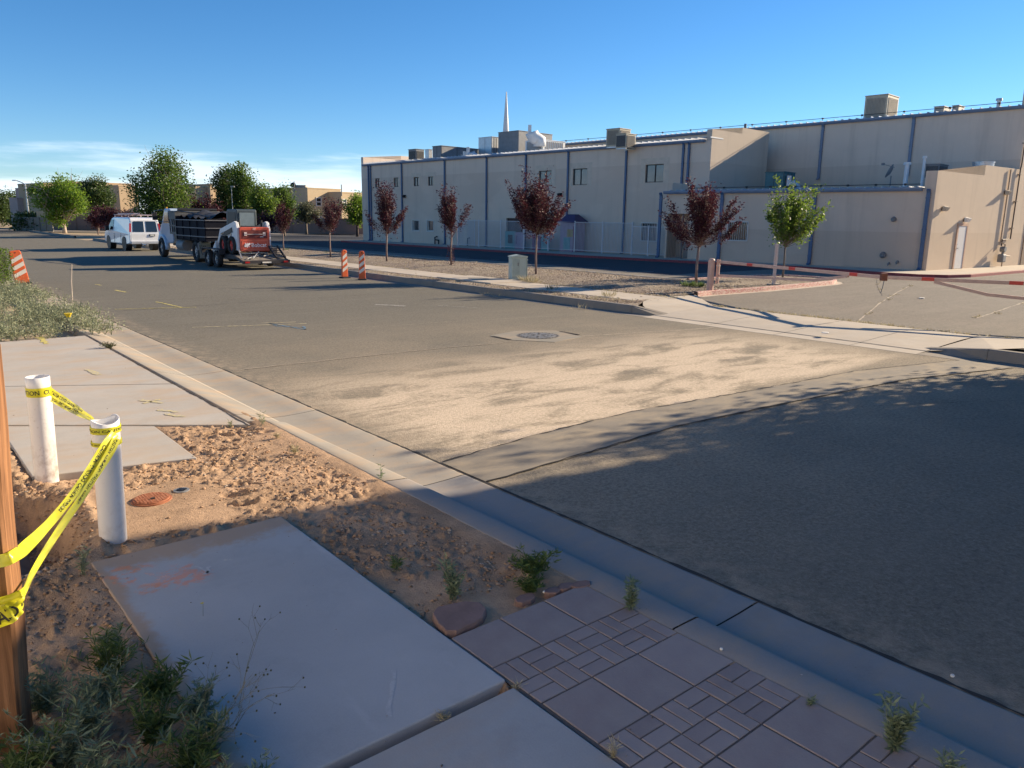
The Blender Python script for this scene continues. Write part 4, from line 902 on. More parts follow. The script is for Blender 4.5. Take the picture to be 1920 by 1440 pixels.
def panel(px_,w,h,mat,lab,hole=True):
    a,_=MW.px(px_,450);P=MW.P+MW.d*a+MW.n*1.1;th=thing('play_panel',lab,'play panel',(P.x,P.y,.19),math.atan2(MW.d.y,MW.d.x))
    m=MB();m.box(-w,w,-.03,.03,0,h*.3);m.box(-w,-w*.5,-.03,.03,h*.3,h);m.box(w*.5,w,-.03,.03,h*.3,h);m.box(-w*.5,w*.5,-.03,.03,h*.8,h);m.build('board',mat,th);MB().box(-w*.5,w*.5,.04,.08,h*.3,h*.8).build('inner_board',BLK if hole else mat,th)
panel(977,.55,1.25,TQ,'turquoise play panel with a round dark opening behind the pickets');panel(993,.5,1.2,PNK,'pale spotted play panel next to the turquoise one',False);panel(1043,.4,1.2,TQ,'narrow turquoise play panel left of the playhouse',False);panel(1026,.4,1.0,MAG,'small magenta play panel between turquoise ones',False)
# ================================================================ street things
def textmesh(s,size=1.,mirror=False):
    c=bpy.data.curves.new('lettering','FONT');c.body=s;c.size=size;c.offset=.012*size;c.resolution_u=3
    o=bpy.data.objects.new('lettering',c);col.objects.link(o);bpy.context.view_layer.update()
    me=bpy.data.meshes.new_from_object(o.evaluated_get(bpy.context.evaluated_depsgraph_get()));V=np.array([v.co[:] for v in me.vertices]).reshape(-1,3);F=[tuple(p.vertices) for p in me.polygons]
    bpy.data.objects.remove(o);bpy.data.curves.remove(c);return V,F
ORG=simple('orange_plastic',(.72,.13,.035),.5,var=.1,scale=4); WREF=simple('white_reflective_band',(.78,.72,.62),.45,var=.08,scale=9); RUB=simple('black_rubber',(.03,.03,.032),.8,bump=.3)
def channelizer(loc,rz,label,group,w=.25,h=1.07):
    th=thing('channelizer',label,'traffic channelizer',loc,rz,group)
    # body: tapered panel with rounded head
    def hw(z): return w*.5*(1.0-.22*z/h)
    d=.10
    prof=[(-hw(0),.04)]+[(-hw(h-.06),h-.06)]+[(-hw(h)+.06-.06*math.cos(a)-.0,h-.06+.06*math.sin(a)) for a in np.linspace(.4,1.57,4)]
    prof=prof+[(-x,z) for x,z in prof[::-1]]
    m=MB();m.prism(prof,-d/2,d/2,'y');b=m.build('body',ORG,th,bevel=.018)
    bands=MB()
    z=.22
    for k in range(3):
        z0=.26+k*.235;y0=-d/2-.003
        for (ys,y1) in ((-1,-d/2-.004),(1,d/2+.004)):
            xl,xr=-hw(z0)+.015,hw(z0)-.015;sk=.15
            za,zb=(z0-.04,z0+.09)
            # diagonal stripe rising to the right
            bands.quad((xl,y1,za),(xr,y1,za+sk),(xr*.97,y1,zb+sk),(xl*.95,y1,zb))
    bands.build('reflective_band',WREF,th)
    m=MB();m.box(-.02,.02,-d/2-.004,d/2+.004,h-.085,h-.055);m.build('handle_slot',BLK,th)
    m=MB();m.box(-w*.62,w*.62,-.2,.2,0,.045);m.build('base',RUB,th,bevel=.01);return th
V90=lambda px_:0
c1=S(10.2,21.9);c2=S(10.32,20.75)
channelizer((c1.x,c1.y,0),R(38),'narrow turned orange and white channelizer, left of the pair at the far kerb','orange channelizers along the kerbs')
channelizer((c2.x,c2.y,0),R(12),'orange and white channelizer facing the camera, right of the pair at the far kerb','orange channelizers along the kerbs')
P=g(43,533,0);channelizer((P[0],P[1],0),R(40),'leaning orange and white channelizer beside the clipped hedge','orange channelizers along the kerbs',w=.42,h=1.1).rotation_euler[1]=R(-7)
P=g(-8,520,0);channelizer((P[0]-3.6,P[1]+4.2,0),R(30),'orange channelizer mostly hidden behind the clipped hedge','orange channelizers along the kerbs',w=.36)
# ---- utility cabinet
GRN=simple('pale_green_paint',(.45,.51,.44),.55,var=.06)
P=Vector((*g(970,524,.16),0));th=thing('utility_cabinet','pale green metal utility cabinet on the gravel by a purple tree','cabinet',(P.x,P.y,.16),R(14))
MB().box(-.28,.28,-.24,.24,0,.80).build('housing',GRN,th,bevel=.02)
m=MB();m.prism([(-.31,.80),(.31,.80),(.31,.84),(.0,.90),(-.31,.84)],-.27,.27,'y');m.build('lid',GRN,th,bevel=.01)
MB().box(-.24,.02,-.252,-.241,.08,.74).build('door',simple('green_paint_grey',(.36,.42,.36),.55),th,bevel=.004)
m=MB()
for z in (.18,.42,.7):m.box(.281,.33,-.24,-.16,z,z+.03);m.box(.281,.31,.1,.24,z,z+.03)
m.box(.281,.30,-.25,-.21,.02,.78);m.each('hinge',GRN,th);MB().box(-.06,-.02,-.262,-.252,.5,.62).build('latch',DGREY,th)
PCON=MB().box(-.55,.55,-.5,.5,-.09,.0).build('concrete_pad',CONR,th,bevel=.01)
# utility pads on the walk
P=S(12.95,16.9);th=thing('vault_lid','flat pale concrete vault lid set beside the far walk','vault lid',(P.x,P.y,.165),R(40));MB().box(-.8,.8,-1.6,1.6,-.05,.03).build('lid_slab',CONR,th,bevel=.01);MB().box(-.25,.25,-.4,.4,.03,.045).build('hatch',CONG,th)
# ---- manhole with its octagonal concrete collar
th=thing('manhole','round iron manhole cover in an octagonal concrete collar in the road','manhole',tuple(S(6.3,6.31,0)),R(40))
oc=[(-.81,.56),(.04,.8),(.8,.37),(.64,-.61),(-.29,-.8),(-.8,-.12)]
m=MB();m.prism(oc[::-1],-.03,.007);m.build('collar',m_concrete('collar_concrete',(.25,.23,.19),.5),th,recalc=True)
m=MB();m.cyl((0,0,.0),(0,0,.012),.43,n=40);m.build('ring',simple('iron_ring',(.20,.18,.155),.6,.3),th)
m=MB();m.cyl((0,0,.0),(0,0,.016),.35,n=40);cv=m.build('cover',simple('iron_cover',(.26,.245,.215),.5,.4),th)
m=MB()
for k in range(8):
    a=k*math.pi/4
    for rr_ in (.12,.2,.28):
        m.box(math.cos(a)*rr_-.02,math.cos(a)*rr_+.02,math.sin(a)*rr_-.02,math.sin(a)*rr_+.02,.016,.021)
for k in range(30):
    a=k*math.pi/15;m.box(math.cos(a)*.39-.012,math.cos(a)*.39+.012,math.sin(a)*.39-.012,math.sin(a)*.39+.012,.012,.017)
m.build('raised_pattern',simple('iron_dark',(.14,.13,.12),.6,.4),cv)
m=MB()
for (dx,dy) in ((-.8,.2),(.78,-.1)):m.box(dx-.03,dx+.03,dy-.28,dy+.28,.008,.011)
m.each('collar_crack',DARK,th)
# ---- swing gate
GP=simple('salmon_pipe_paint',(.56,.37,.29),.55,var=.12,scale=6,bump=.15);GR=simple('red_reflective_tape',(.55,.05,.035),.4);GPW=simple('weathered_pink_white',(.60,.50,.45),.6)
gp=S(16.55,9.62);gl=Vector(atY(1657,520,23.6));hinge=Vector(atY(1352,500,25.4))
th=thing('gate_post','thick salmon pipe post carrying the swing gate at the red kerb','post',(gp.x,gp.y,.15))
MB().cyl((0,0,0),(0,0,.98),.105,n=20).build('post_pipe',GP,th,smooth=False);m=MB();m.tube([(0,0,.98),(0,0,1.02),(0,0,1.035)],[.105,.08,.02],20);m.build('dome_cap',GP,th)
G1=Vector((gp.x+.22,gp.y-.03,0));GJ=Vector((gl.x,gl.y,0));
# solve gate line: from post heading so that the latch falls on its pixel column at beam height
def ray_at(px,py,z): return Vector((*g(px,py,z),z))
zt=.93+.15; L1=ray_at(1657,520,zt); L2=ray_at(1920,531,zt); gd=(L1-Vector((G1.x,G1.y,zt))).normalized()
def leaf(name,P,Q,label,ztop,zlow,join,seed,tapes,zj=.95):
    d=(Q-P);Ln=d.length;d.normalize();th=thing(name,label,'gate',(P.x,P.y,0),math.atan2(d.y,d.x))
    MB().box(0,Ln,-.03,.03,ztop-.04,ztop+.04).build('top_beam',GP,th,bevel=.006)
    m=MB();m.bar((0,0,zlow),(join[0],0,zj),.06,.07);m.bar((join[0]-.02,0,zj),(join[1],0,ztop-.05),.058,.068);m.build('lower_beam',GP,th)
    m=MB();m.cyl((-.02,0,zlow-.25),(-.02,0,ztop+.07),.055,n=14);m.build('hinge_pipe',GP,th,smooth=False)
    for a in tapes:MB().box(a,a+.26,-.0325,.0325,ztop-.035,ztop+.0425).build('red_marker',GR,th)
    m=MB();m.cyl((-.02,0,zlow-.1),(-.02,0,zlow-.06),.065,n=14);m.cyl((-.02,0,ztop-.14),(-.02,0,ztop-.1),.065,n=14);m.each('hinge',GPW,th);return th,Ln
lf,Ln1=leaf('swing_gate',G1,Vector((L1.x,L1.y,0)),'salmon swing gate leaf with red markers hinged on the left pipe post',zt,.15+.50,((Vector((L1.x,L1.y,0))-G1).length*.66,(Vector((L1.x,L1.y,0))-G1).length*.83),1,[(Vector((L1.x,L1.y,0))-G1).length*k for k in (.22,.5,.84)],.84)
R0=ray_at(1930,532,zt);dr_=(Vector((R0.x,R0.y,0))-Vector((L1.x,L1.y,0)));far=Vector((L1.x,L1.y,0))+dr_.normalized()*(Ln1*1.02)
lf2,_=leaf('swing_gate',far,Vector((L1.x,L1.y,0))+dr_.normalized()*.08,'salmon swing gate leaf running out of the picture on the right',zt,.15+.36,(Ln1*.70,Ln1*.86),2,[Ln1*k for k in (.12,.36,.6,.86)],.80)
th=thing('gate_latch','rusty latch and short chain joining the two gate leaves','latch',(L1.x,L1.y,zt));m=MB();m.box(-.07,.07,-.06,.06,-.08,.09);m.build('latch_plate',simple('rust_brown',(.20,.075,.045),.8),th,bevel=.01);m=MB();m.tube([(0,-.04,-.06),(-.02,-.05,-.2),(-.05,-.05,-.36)],.012,6);m.build('chain',DGREY,th)
fp=far;th=thing('gate_post','salmon pipe post of the right gate leaf, out of the picture','post',(fp.x+.22,fp.y-.05,.06));MB().cyl((0,0,0),(0,0,1.1),.105,n=20).build('post_pipe',GP,th)
q=S(20.75,9.95);th=thing('keeper_post','slim pale square post with a small footing behind the gate beam','post',(q.x,q.y,.16));MB().box(-.05,.05,-.05,.05,0,1.42).build('post_body',GPW,th,bevel=.006);MB().box(-.2,.2,-.13,.13,-.0,.03).build('footing',CONR,th);MB().box(-.015,.015,-.08,-.05,.85,1.0).build('hook',GPW,th)
# ---- wooden stake and survey stick
P=g(135,560,0.1);th=thing('survey_stick','thin bleached wooden stick standing in the roadside weeds','stick',(P[0],P[1],.0));MB().tube([(0,0,0),(.03,0,.55),(.09,0,1.0)],[.014,.012,.008],6).build('stick_shaft',simple('bleached_wood',(.58,.49,.40),.8),th)
P=g(8,600,.1)
# ================================================================ vehicles
TYR=simple('tyre_rubber',(.028,.027,.027),.85,var=.15,bump=.3);RIM=simple('steel_rim',(.33,.33,.34),.4,.5)
def wheel(parent,x,y,r,w,side,rim=RIM,name='wheel',rr_=.6,holes=True):
    t_=MB();n=28
    prof=[(r*rr_,-w/2),(r*.93,-w/2),(r,-w*.36),(r,w*.36),(r*.93,w/2),(r*rr_,w/2)]
    V=[(x+p*math.cos(a),y+b,r+p*math.sin(a)) for k in range(n) for p,b in prof for a in [2*math.pi*k/n]]
    k_=len(prof);F=[(i*k_+j,i*k_+(j+1)%k_,((i+1)%n)*k_+(j+1)%k_,((i+1)%n)*k_+j) for i in range(n) for j in range(k_)]
    o=t_.add(V,F).build('wheel',TYR,parent,smooth=True)
    yo=y+side*w*.28;m=MB();m.cyl((x,yo-side*.05,r),(x,yo,r),r*rr_,r*rr_*.97,n=24);m.cyl((x,yo,r),(x,yo+side*.05,r),r*.2,r*.16,n=14);m.build('rim',rim,o)
    if holes:
        m=MB()
        for q in range(8):
            a=q*math.pi/4;m.cyl((x+r*.42*math.cos(a),yo-side*.002,r+r*.42*math.sin(a)),(x+r*.42*math.cos(a),yo+side*.004,r+r*.42*math.sin(a)),r*.07,n=8)
        m.each('rim_hole',BLK,o)
    return o
def body(name,outline,wfun,mat,parent,bevel=.04,ys=None):
    n=len(outline);V=[(x,wfun(x,z),z) for x,z in outline]+[(x,-wfun(x,z),z) for x,z in outline]
    bm=bmesh.new();vs=[bm.verts.new(v) for v in V];f1=bm.faces.new(vs[:n]);f2=bm.faces.new(vs[n:][::-1])
    for i in range(n):bm.faces.new((vs[i],vs[n+i],vs[n+(i+1)%n],vs[(i+1)%n]))
    bmesh.ops.recalc_face_normals(bm,faces=bm.faces);me=bpy.data.meshes.new(name);bm.to_mesh(me);bm.free();me.materials.append(mat)
    o=bpy.data.objects.new(name,me);col.objects.link(o);o.parent=parent
    if bevel:b=o.modifiers.new('bevel','BEVEL');b.width=bevel;b.segments=3;b.limit_method='ANGLE';b.angle_limit=R(25)
    return o
CARW=simple('white_car_paint',(.74,.74,.74),.22,var=.03,spec=.6,Coat_Weight=.4);TRW=simple('pale_blue_truck_paint',(.36,.44,.54),.3,var=.05,spec=.5);CHR=simple('chrome',(.6,.6,.6),.15,.9);REDL=simple('red_lens',(.40,.02,.02),.25)
hd=math.atan2(C40,-S40)  # heading along the street away from the camera
p=S(9.95,48.9);VN=thing('van','white cargo van with ladder racks parked at the far kerb','van',(p.x,p.y,0),hd+R(2))
def vw(x,z):
    w=.98 if z<1.05 else .98-.15*((z-1.05)/1.0)**1.5
    if x>4.3:w-=.1*(x-4.3)
    return w
out=[(-.92,.48),(-.95,1.05),(-.88,1.85),(-.80,2.03),(-.4,2.10),(2.6,2.10),(3.05,2.02),(3.75,1.33),(4.55,1.12),(4.72,.95),(4.75,.48),(4.2,.42),(-.5,.42)]
body('body',out,vw,CARW,VN,.06)
def decal(parent,name,pts,mat,th_=.012,off=.0,**k): # flat panel polygon given as 3D points, thickened along its normal
    P=[Vector(p) for p in pts];nn=(P[1]-P[0]).cross(P[2]-P[0]).normalized()
    n=len(P);V=[p+nn*(off-th_/2) for p in P]+[p+nn*(off+th_/2) for p in P]
    return MB().add(V,[tuple(range(n-1,-1,-1)),tuple(range(n,2*n))]+[(i,(i+1)%n,n+(i+1)%n,n+i) for i in range(n)]).build(name,mat,parent,**k)
xr=lambda z:-.92-.03*(z-.48)/.57 if z<1.05 else -.95+.07*(z-1.05)/.8
for sy in (1,-1):
    pts=[(xr(zz)-.008,sy*yy,zz) for yy,zz in ((.07,1.20),(.74,1.20),(.69,1.80),(.63,1.86),(.07,1.86))]
    dr=decal(VN,'rear_door',[(xr(zz)-.002,sy*yy,zz) for yy,zz in ((.012,.62),(.86,.62),(.84,1.1),(.77,1.9),(.012,1.93))],CARW,.01)
    decal(dr,'rear_window',pts,DGL,.016)
    decal(VN,'tail_light',[(xr(z)-.0,sy*y,z) for y,z in ((.86,1.2),(.955,1.2),(.90,1.72),(.80,1.72))],REDL,.03)
decal(VN,'licence_plate',[(-.972,-.22,.92),(-.972,-.56,.92),(-.965,-.56,1.06),(-.965,-.22,1.06)],simple('plate_surround',(.05,.05,.06),.5),.03)
decal(VN,'plate_face',[(-.992,-.27,.945),(-.992,-.51,.945),(-.987,-.51,1.04),(-.987,-.27,1.04)],simple('plate_pale',(.5,.5,.46),.5),.012)
MB().box(-1.12,-.90,-.93,.93,.45,.62).build('bumper',simple('grey_bumper',(.45,.46,.48),.35,.3),VN,bevel=.03);MB().box(-1.25,-1.0,-.05,.05,.36,.44).tube([(-1.1,.35,.5),(-1.22,.3,.44),(-1.22,.1,.42)],.025,6).build('tow_hitch',CHR,VN)
for sy in (1,-1):
    decal(VN,'side_window',[(x,sy*(vw(x,z)+.004),z) for x,z in ((2.55,1.28),(3.55,1.28),(3.0,1.92),(2.5,1.92))],DGL,.012)
    m=MB();m.box(3.2,3.34,sy*1.0 if sy>0 else -1.24,1.24 if sy>0 else -1.0,1.22,1.52);m.build('mirror',BLK,VN,bevel=.03)
    for x in (.25,3.7):
        m=MB();m.cyl((x,sy*.62,.44),(x,sy*.987,.44),.46,n=26);m.build('wheel_arch',BLK,VN);wheel(VN,x,sy*.86,.38,.25,sy)
    m=MB();m.box(-.6,4.3,sy*.984-.006,sy*.984+.006,.98,1.01);m.build('body_crease',simple('van_crease',(.55,.56,.58),.4),VN)
    m=MB();m.box(.9,.92,sy*.975-.006,sy*.975+.008,.5,1.06);m.box(2.3,2.32,sy*.975-.006,sy*.975+.008,.5,1.06);m.each('door_seam',BLK,VN)
decal(VN,'windscreen',[(3.1,.75,1.97),(3.1,-.75,1.97),(3.72,-.83,1.37),(3.72,.83,1.37)],DGL,.03)
m=MB()
for x in (-.5,.9,2.4):m.bar((x,-.82,2.24),(x,.82,2.24),.05,.04);m.bar((x,.8,2.05),(x,.8,2.24),.04,.04);m.bar((x,-.8,2.05),(x,-.8,2.24),.04,.04)
m.bar((-.6,.8,2.26),(2.6,.8,2.26),.04,.03);m.bar((-.6,-.8,2.26),(2.6,-.8,2.26),.04,.03);m.each('roof_rack_bar',simple('rack_pale_pink',(.52,.42,.42),.5),VN)
p_=VN
# ladder lying on the van's rack
LD=thing('ladder','aluminium ladder lying on the racks of the white van','ladder',(p.x,p.y,2.29),hd+R(2));m=MB()
for y in (.15,.5):m.box(-.7,2.7,y,y+.03,0,.07)
m.each('side_rail',simple('ladder_metal',(.45,.33,.34),.5,.2),LD);m=MB()
for x in np.arange(-.5,2.6,.3):m.cyl((x,.16,.035),(x,.52,.035),.014,n=6)
m.each('rung',GALV,LD)
# ---- dump truck
p=S(9.9,34.4);DT=thing('dump_truck','pale blue dump truck with black slatted bed and rolled tarp','dump truck',(p.x,p.y,0),hd)
BKP=simple('black_bed_paint',(.012,.013,.02),.75,var=.2,scale=3,spec=.1);GRY=simple('grey_headboard',(.11,.11,.105),.6,var=.15,scale=4)
m=MB();m.box(-1.6,6.2,-.45,.45,.62,.88);m.build('chassis',BLK,DT)
m=MB();m.box(-1.5,2.85,-1.16,1.16,1.05,1.12);m.box(-1.5,2.85,1.12,1.2,1.1,2.05);m.box(-1.5,2.85,-1.2,-1.12,1.1,2.05);m.box(-1.56,-1.5,-1.2,1.2,1.05,2.05);m.box(2.85,2.93,-1.2,1.2,1.05,2.25);m.build('dump_bed',BKP,DT)
m=MB()
for z in (1.25,1.66,2.03):
    m.box(-1.56,2.93,1.203,1.245,z,z+.045);m.box(-1.56,2.93,-1.245,-1.203,z,z+.045);m.box(-1.60,-1.563,-1.2,1.2,z,z+.045)
m.each('side_rail',simple('dusty_rail',(.16,.155,.16),.6),DT)
for x in (-1.5,-.4,.7,1.8,2.8): MB().box(x-.035,x+.035,1.2,1.24,1.1,2.05).build('bed_rib',BKP,DT)
m=MB();W_=[(2.3,3.75,1.16)];x0,x1=2.98,4.05
# side box with six openings behind the cab
for (za,zb) in ((1.30,1.42),(1.70,1.78),(2.06,2.42)):m.box(x0,x1,1.13,1.2,za,zb)
for xx in (x0,x0+.33,x0+.66,x1-.08):m.box(xx,xx+.08,1.14,1.195,1.42,2.06)
m.box(x0,x1,-1.2,-1.13,1.30,2.42);m.box(x0,x0+.05,-1.13,1.13,1.35,2.42);m.build('side_cage',GRY,DT)
MB().box(x0+.1,x1-.05,-1.1,1.0,1.0,2.0).build('tool_box',BLK,DT)
MB().box(x0,4.3,-1.15,1.15,2.425,2.5).build('cab_shield',GRY,DT,bevel=.02)
tp=MB();r=random.Random(4);V=[]
for i in range(24):
    for j in range(14):
        x=-1.2+4.3*i/23;a=j/13;y=-.95+1.9*a;z=2.12+.30*math.sin(math.pi*a)*(.55+.45*math.sin(i*.45+1))+.07*math.sin(i*1.3+j*.9)+r.uniform(-.02,.02);V.append((x,y,z+ .12*(i/23)))
tp.grid(V,14,24);tp.build('tarp',simple('black_tarp',(.035,.035,.038),.55,var=.3,scale=8,bump=.4),DT,smooth=True)
m=MB();m.tube([(3.1,-1.0,2.56),(3.1,1.0,2.56)],.09,10);m.tube([(-1.3,.9,2.2),(1.2,1.0,2.42),(3.0,1.05,2.5)],.03,6);m.build('tarp_roller',BLK,DT)
cabo=[(4.15,.95),(4.12,1.7),(4.2,2.45),(4.4,2.62),(5.2,2.62),(5.65,1.95),(6.9,1.72),(7.15,1.55),(7.2,.85),(6.6,.7),(4.3,.8)]
body('cab',cabo,lambda x,z:(1.08 if x<5.7 else 1.08-.28*min(1,(x-5.7)/.8)) if z>1.0 else 1.0-.0*(x),TRW,DT,.07)
for sy in (1,-1):
    decal(DT,'side_window',[(x,sy*1.088,z) for x,z in ((4.45,1.85),(5.45,1.85),(5.15,2.42),(4.5,2.42))],DGL,.02)
    m=MB();m.tube([(6.0+.62*math.cos(a),sy*.98,.52+.62*math.sin(a)) for a in np.linspace(-.15,3.3,12)],[.13]*12,8);m.build('fender',TRW,DT,smooth=True)
    m=MB();m.tube([(5.35,sy*1.08,1.9),(5.5,sy*1.5,1.95),(5.5,sy*1.5,2.5),(5.3,sy*1.08,2.55)],.018,6);m.build('mirror_arm',CHR,DT)
    m=MB();m.box(5.44,5.52,sy*1.5-.12,sy*1.5+.12,2.0,2.42);m.build('mirror',BLK,DT,bevel=.02)
    wheel(DT,6.0,sy*1.02,.52,.28,sy);wheel(DT,.35,sy*.98,.52,.3,sy);wheel(DT,.35,sy*.66,.52,.26,sy,holes=False)
decal(DT,'windscreen',[(5.22,.85,2.56),(5.22,-.85,2.56),(5.62,-.92,2.0),(5.62,.92,2.0)],DGL,.03);decal(DT,'rear_cab_window',[(4.17,-.6,1.95),(4.17,.6,1.95),(4.19,.55,2.35),(4.19,-.55,2.35)],DGL,.02)
m=MB();m.tube([(5.2,.95,2.62),(5.2,.95,2.70)],.06,8);m.build('beacon',simple('amber_lens',(.5,.25,.03),.3),DT)
for sy in (1,-1):
    f_=decal(DT,'mud_flap',[(-.45,sy*.62,.22),(-.45,sy*1.18,.22),(-.42,sy*1.18,.98),(-.42,sy*.62,.98)],simple('dusty_mud_flap',(.33,.33,.27),.8,var=.2,scale=9),.02)
    if sy>0:
        m=MB()
        for k in range(4):m.bar((-.468,.68+.13*k,.4),(-.455,.92+.08*k,.85),.012,.02)
        m.each('flap_mark',BLK,f_)
m=MB();m.tube([(-.1,.75,1.2),(-.1,1.1,.9),(-.1,1.1,.6)],.05,8);m.cyl((2.2,.9,.75),(3.3,.9,.75),.28,n=18);m.cyl((2.0,-.9,.75),(3.1,-.9,.75),.28,n=18);m.each('fuel_tank',DGREY,DT)
m=MB();m.cyl((-1.5,0,.7),(-2.1,0,.62),.05,n=8);m.box(-1.62,-1.5,-.5,.5,.55,.8);m.build('tow_hitch',BLK,DT)
# ---- flatbed trailer
DK=simple('worn_wood_deck',(.17,.145,.12),.85,var=.25,scale=6,bump=.5);TRB=simple('black_trailer_paint',(.03,.027,.03),.6,var=.2);
p=S(9.45,27.6);TR=thing('trailer','low black flatbed trailer behind the dump truck, its ramp tail towards the camera','trailer',(p.x,p.y,0),hd)
for k in range(7):
    y=-.98+.28*k;MB().box(.95,4.9,y+.006,y+.274,.56,.60).build('deck_plank',DK,TR)
MB().add([(.0,-1.02,.33),(.0,1.02,.33),(.95,1.02,.56),(.95,-1.02,.56),(.0,-1.02,.39),(.0,1.02,.39),(.95,1.02,.61),(.95,-1.02,.61)],[(3,2,1,0),(4,5,6,7),(0,1,5,4),(1,2,6,5),(2,3,7,6),(3,0,4,7)]).build('dovetail_deck',DK,TR)
m=MB();m.box(.9,5.0,.985,1.05,.44,.62);m.box(.9,5.0,-1.05,-.985,.44,.62);m.box(-.06,.0,-1.06,1.06,.28,.42);m.box(4.9,5.0,-1.0,1.0,.44,.62)
m.bar((4.95,.5,.53),(6.3,0,.53),.08,.1);m.bar((4.95,-.5,.53),(6.3,0,.53),.08,.1);m.bar((.0,1.03,.35),(.95,1.03,.56),.06,.1);m.bar((.0,-1.03,.35),(.95,-1.03,.56),.06,.1);m.build('frame',TRB,TR)
for sy in (1,-1):
    m=MB();m.box(2.0,4.15,sy*1.2-.14,sy*1.2+.14,.80,.84);m.box(1.93,2.0,sy*1.2-.14,sy*1.2+.14,.6,.82);m.box(4.15,4.22,sy*1.2-.14,sy*1.2+.14,.6,.82);m.build('fender',TRB,TR)
    for x in (2.5,3.6):wheel(TR,x,sy*1.2,.38,.22,sy,RIM)
    MB().box(-.085,-.061,sy*.86-.1,sy*.86+.1,.31,.38).build('tail_light',REDL,TR)
MB().box(-.075,-.061,-.2,.2,.30,.36).build('reflector_strip',WREF,TR)
# folded loading ramps
for sy,lab in ((-1,'black loading ramp folded on the right of the trailer tail'),(1,'thin steel loading ramp braced on the left of the trailer tail')):
    rp=thing('loading_ramp',lab,'ramp',tuple(S(9.45,27.6)+Vector((0,0,0))),hd);m=MB()
    if sy<0:
        m.bar((.15,-.95,.50),(1.0,-.95,.98),.05,.08);m.bar((.15,-.55,.50),(1.0,-.55,.98),.05,.08)
        for k in range(6):u=k/5;m.bar((.18+.8*u,-.95,.52+.46*u),(.18+.8*u,-.55,.52+.46*u),.05,.03)
        m.build('ramp_grid',TRB,rp)
    else:
        m.bar((.3,.95,.5),(1.1,.8,.92),.04,.04);m.bar((.2,.75,.5),(.9,-.1,.62),.03,.03);m.bar((.2,.5,.5),(.8,.0,.75),.03,.03);m.build('ramp_brace',GALV,rp)
# chains and binders
m=MB();rp=thing('load_chain','pale chain binders lying across the trailer tail','chain',tuple(S(9.45,27.6)),hd)
m.tube([(.9,.75,.66),(.75,.35,.68),(.95,.0,.7),(.7,-.4,.68)],.022,6);m.tube([(.5,-.1,.57),(.6,-.35,.6)],.03,6);m.build('chain_run',simple('dusty_chain',(.42,.38,.33),.7),rp)
# ---- skid steer loader, its red rear door towards the camera
REDK=simple('red_orange_paint',(.60,.095,.05),.42,var=.07,scale=3,spec=.5);WLO=simple('loader_white_paint',(.66,.66,.66),.4,var=.06);
p=S(9.42,28.75);K=thing('skid_steer','white skid steer loader with red tailgate and dark cab tied on the trailer','skid steer',(p.x,p.y,.60),hd)
m=MB();m.box(0,2.3,-.62,.62,.22,.95);m.build('chassis',WLO,K,bevel=.03)
G=MB();G.prism(rrect(1.34,1.06,.08,4,0,.68),-.1,.02,'x');tg=G.build('tailgate',REDK,K,bevel=.02)
m=MB();m.box(-.115,-.101,-.56,.56,.72,1.08);m.build('grille_recess',simple('dark_red',(.16,.025,.02),.6),tg)
m=MB();m.box(-.135,-.116,-.45,.45,.88,.92);m.build('grille_bar',simple('dull_bar',(.36,.28,.26),.5),tg)
m=MB();m.box(-.13,-.116,.36,.48,.84,.99);m.box(-.13,-.116,-.48,-.36,.84,.99);m.each('rear_lamp',simple('pale_lens',(.75,.60,.55),.3),tg)
m=MB()
for q in ((-.58,.58,.24,.255),(-.58,.58,.615,.63),(-.58,-.565,.24,.63),(.565,.58,.24,.63)):m.box(-.109,-.1005,q[0],q[1],q[2],q[3])
m.build('panel_edge',simple('pale_red_edge',(.72,.22,.14),.4),tg)
V,F=textmesh('Bobcat',.245);V[:,0]*=1.0;wd=V[:,0].max()
WT=simple('white_lettering',(.85,.78,.74),.5)
MB().add([(-.112,.19-x*.7/wd,.35+y) for x,y,z in V],F).build('lettering',WT,tg,recalc=False)
# animal head emblem (plain silhouette) and small top badge
em=[(0,0),(.05,.03),(.10,-.02),(.15,.04),(.2,.0),(.18,.08),(.24,.12),(.22,.2),(.15,.15),(.12,.2),(.08,.14),(.02,.2),(.0,.12),(-.04,.06)]
MB().add([(-.112,.47-x*1.05,.34+y) for x,y in em],[tuple(range(len(em)))]).build('emblem',WT,tg,recalc=False)
MB().add([(-.112,.08-x*.6,1.08+y*.6) for x,y in em],[tuple(range(len(em)))]).build('emblem',simple('badge_pink',(.7,.35,.28),.5),tg,recalc=False)
MB().box(-.128,-.1165,-.38,-.22,.775,.80).build('model_badge',WT,tg)
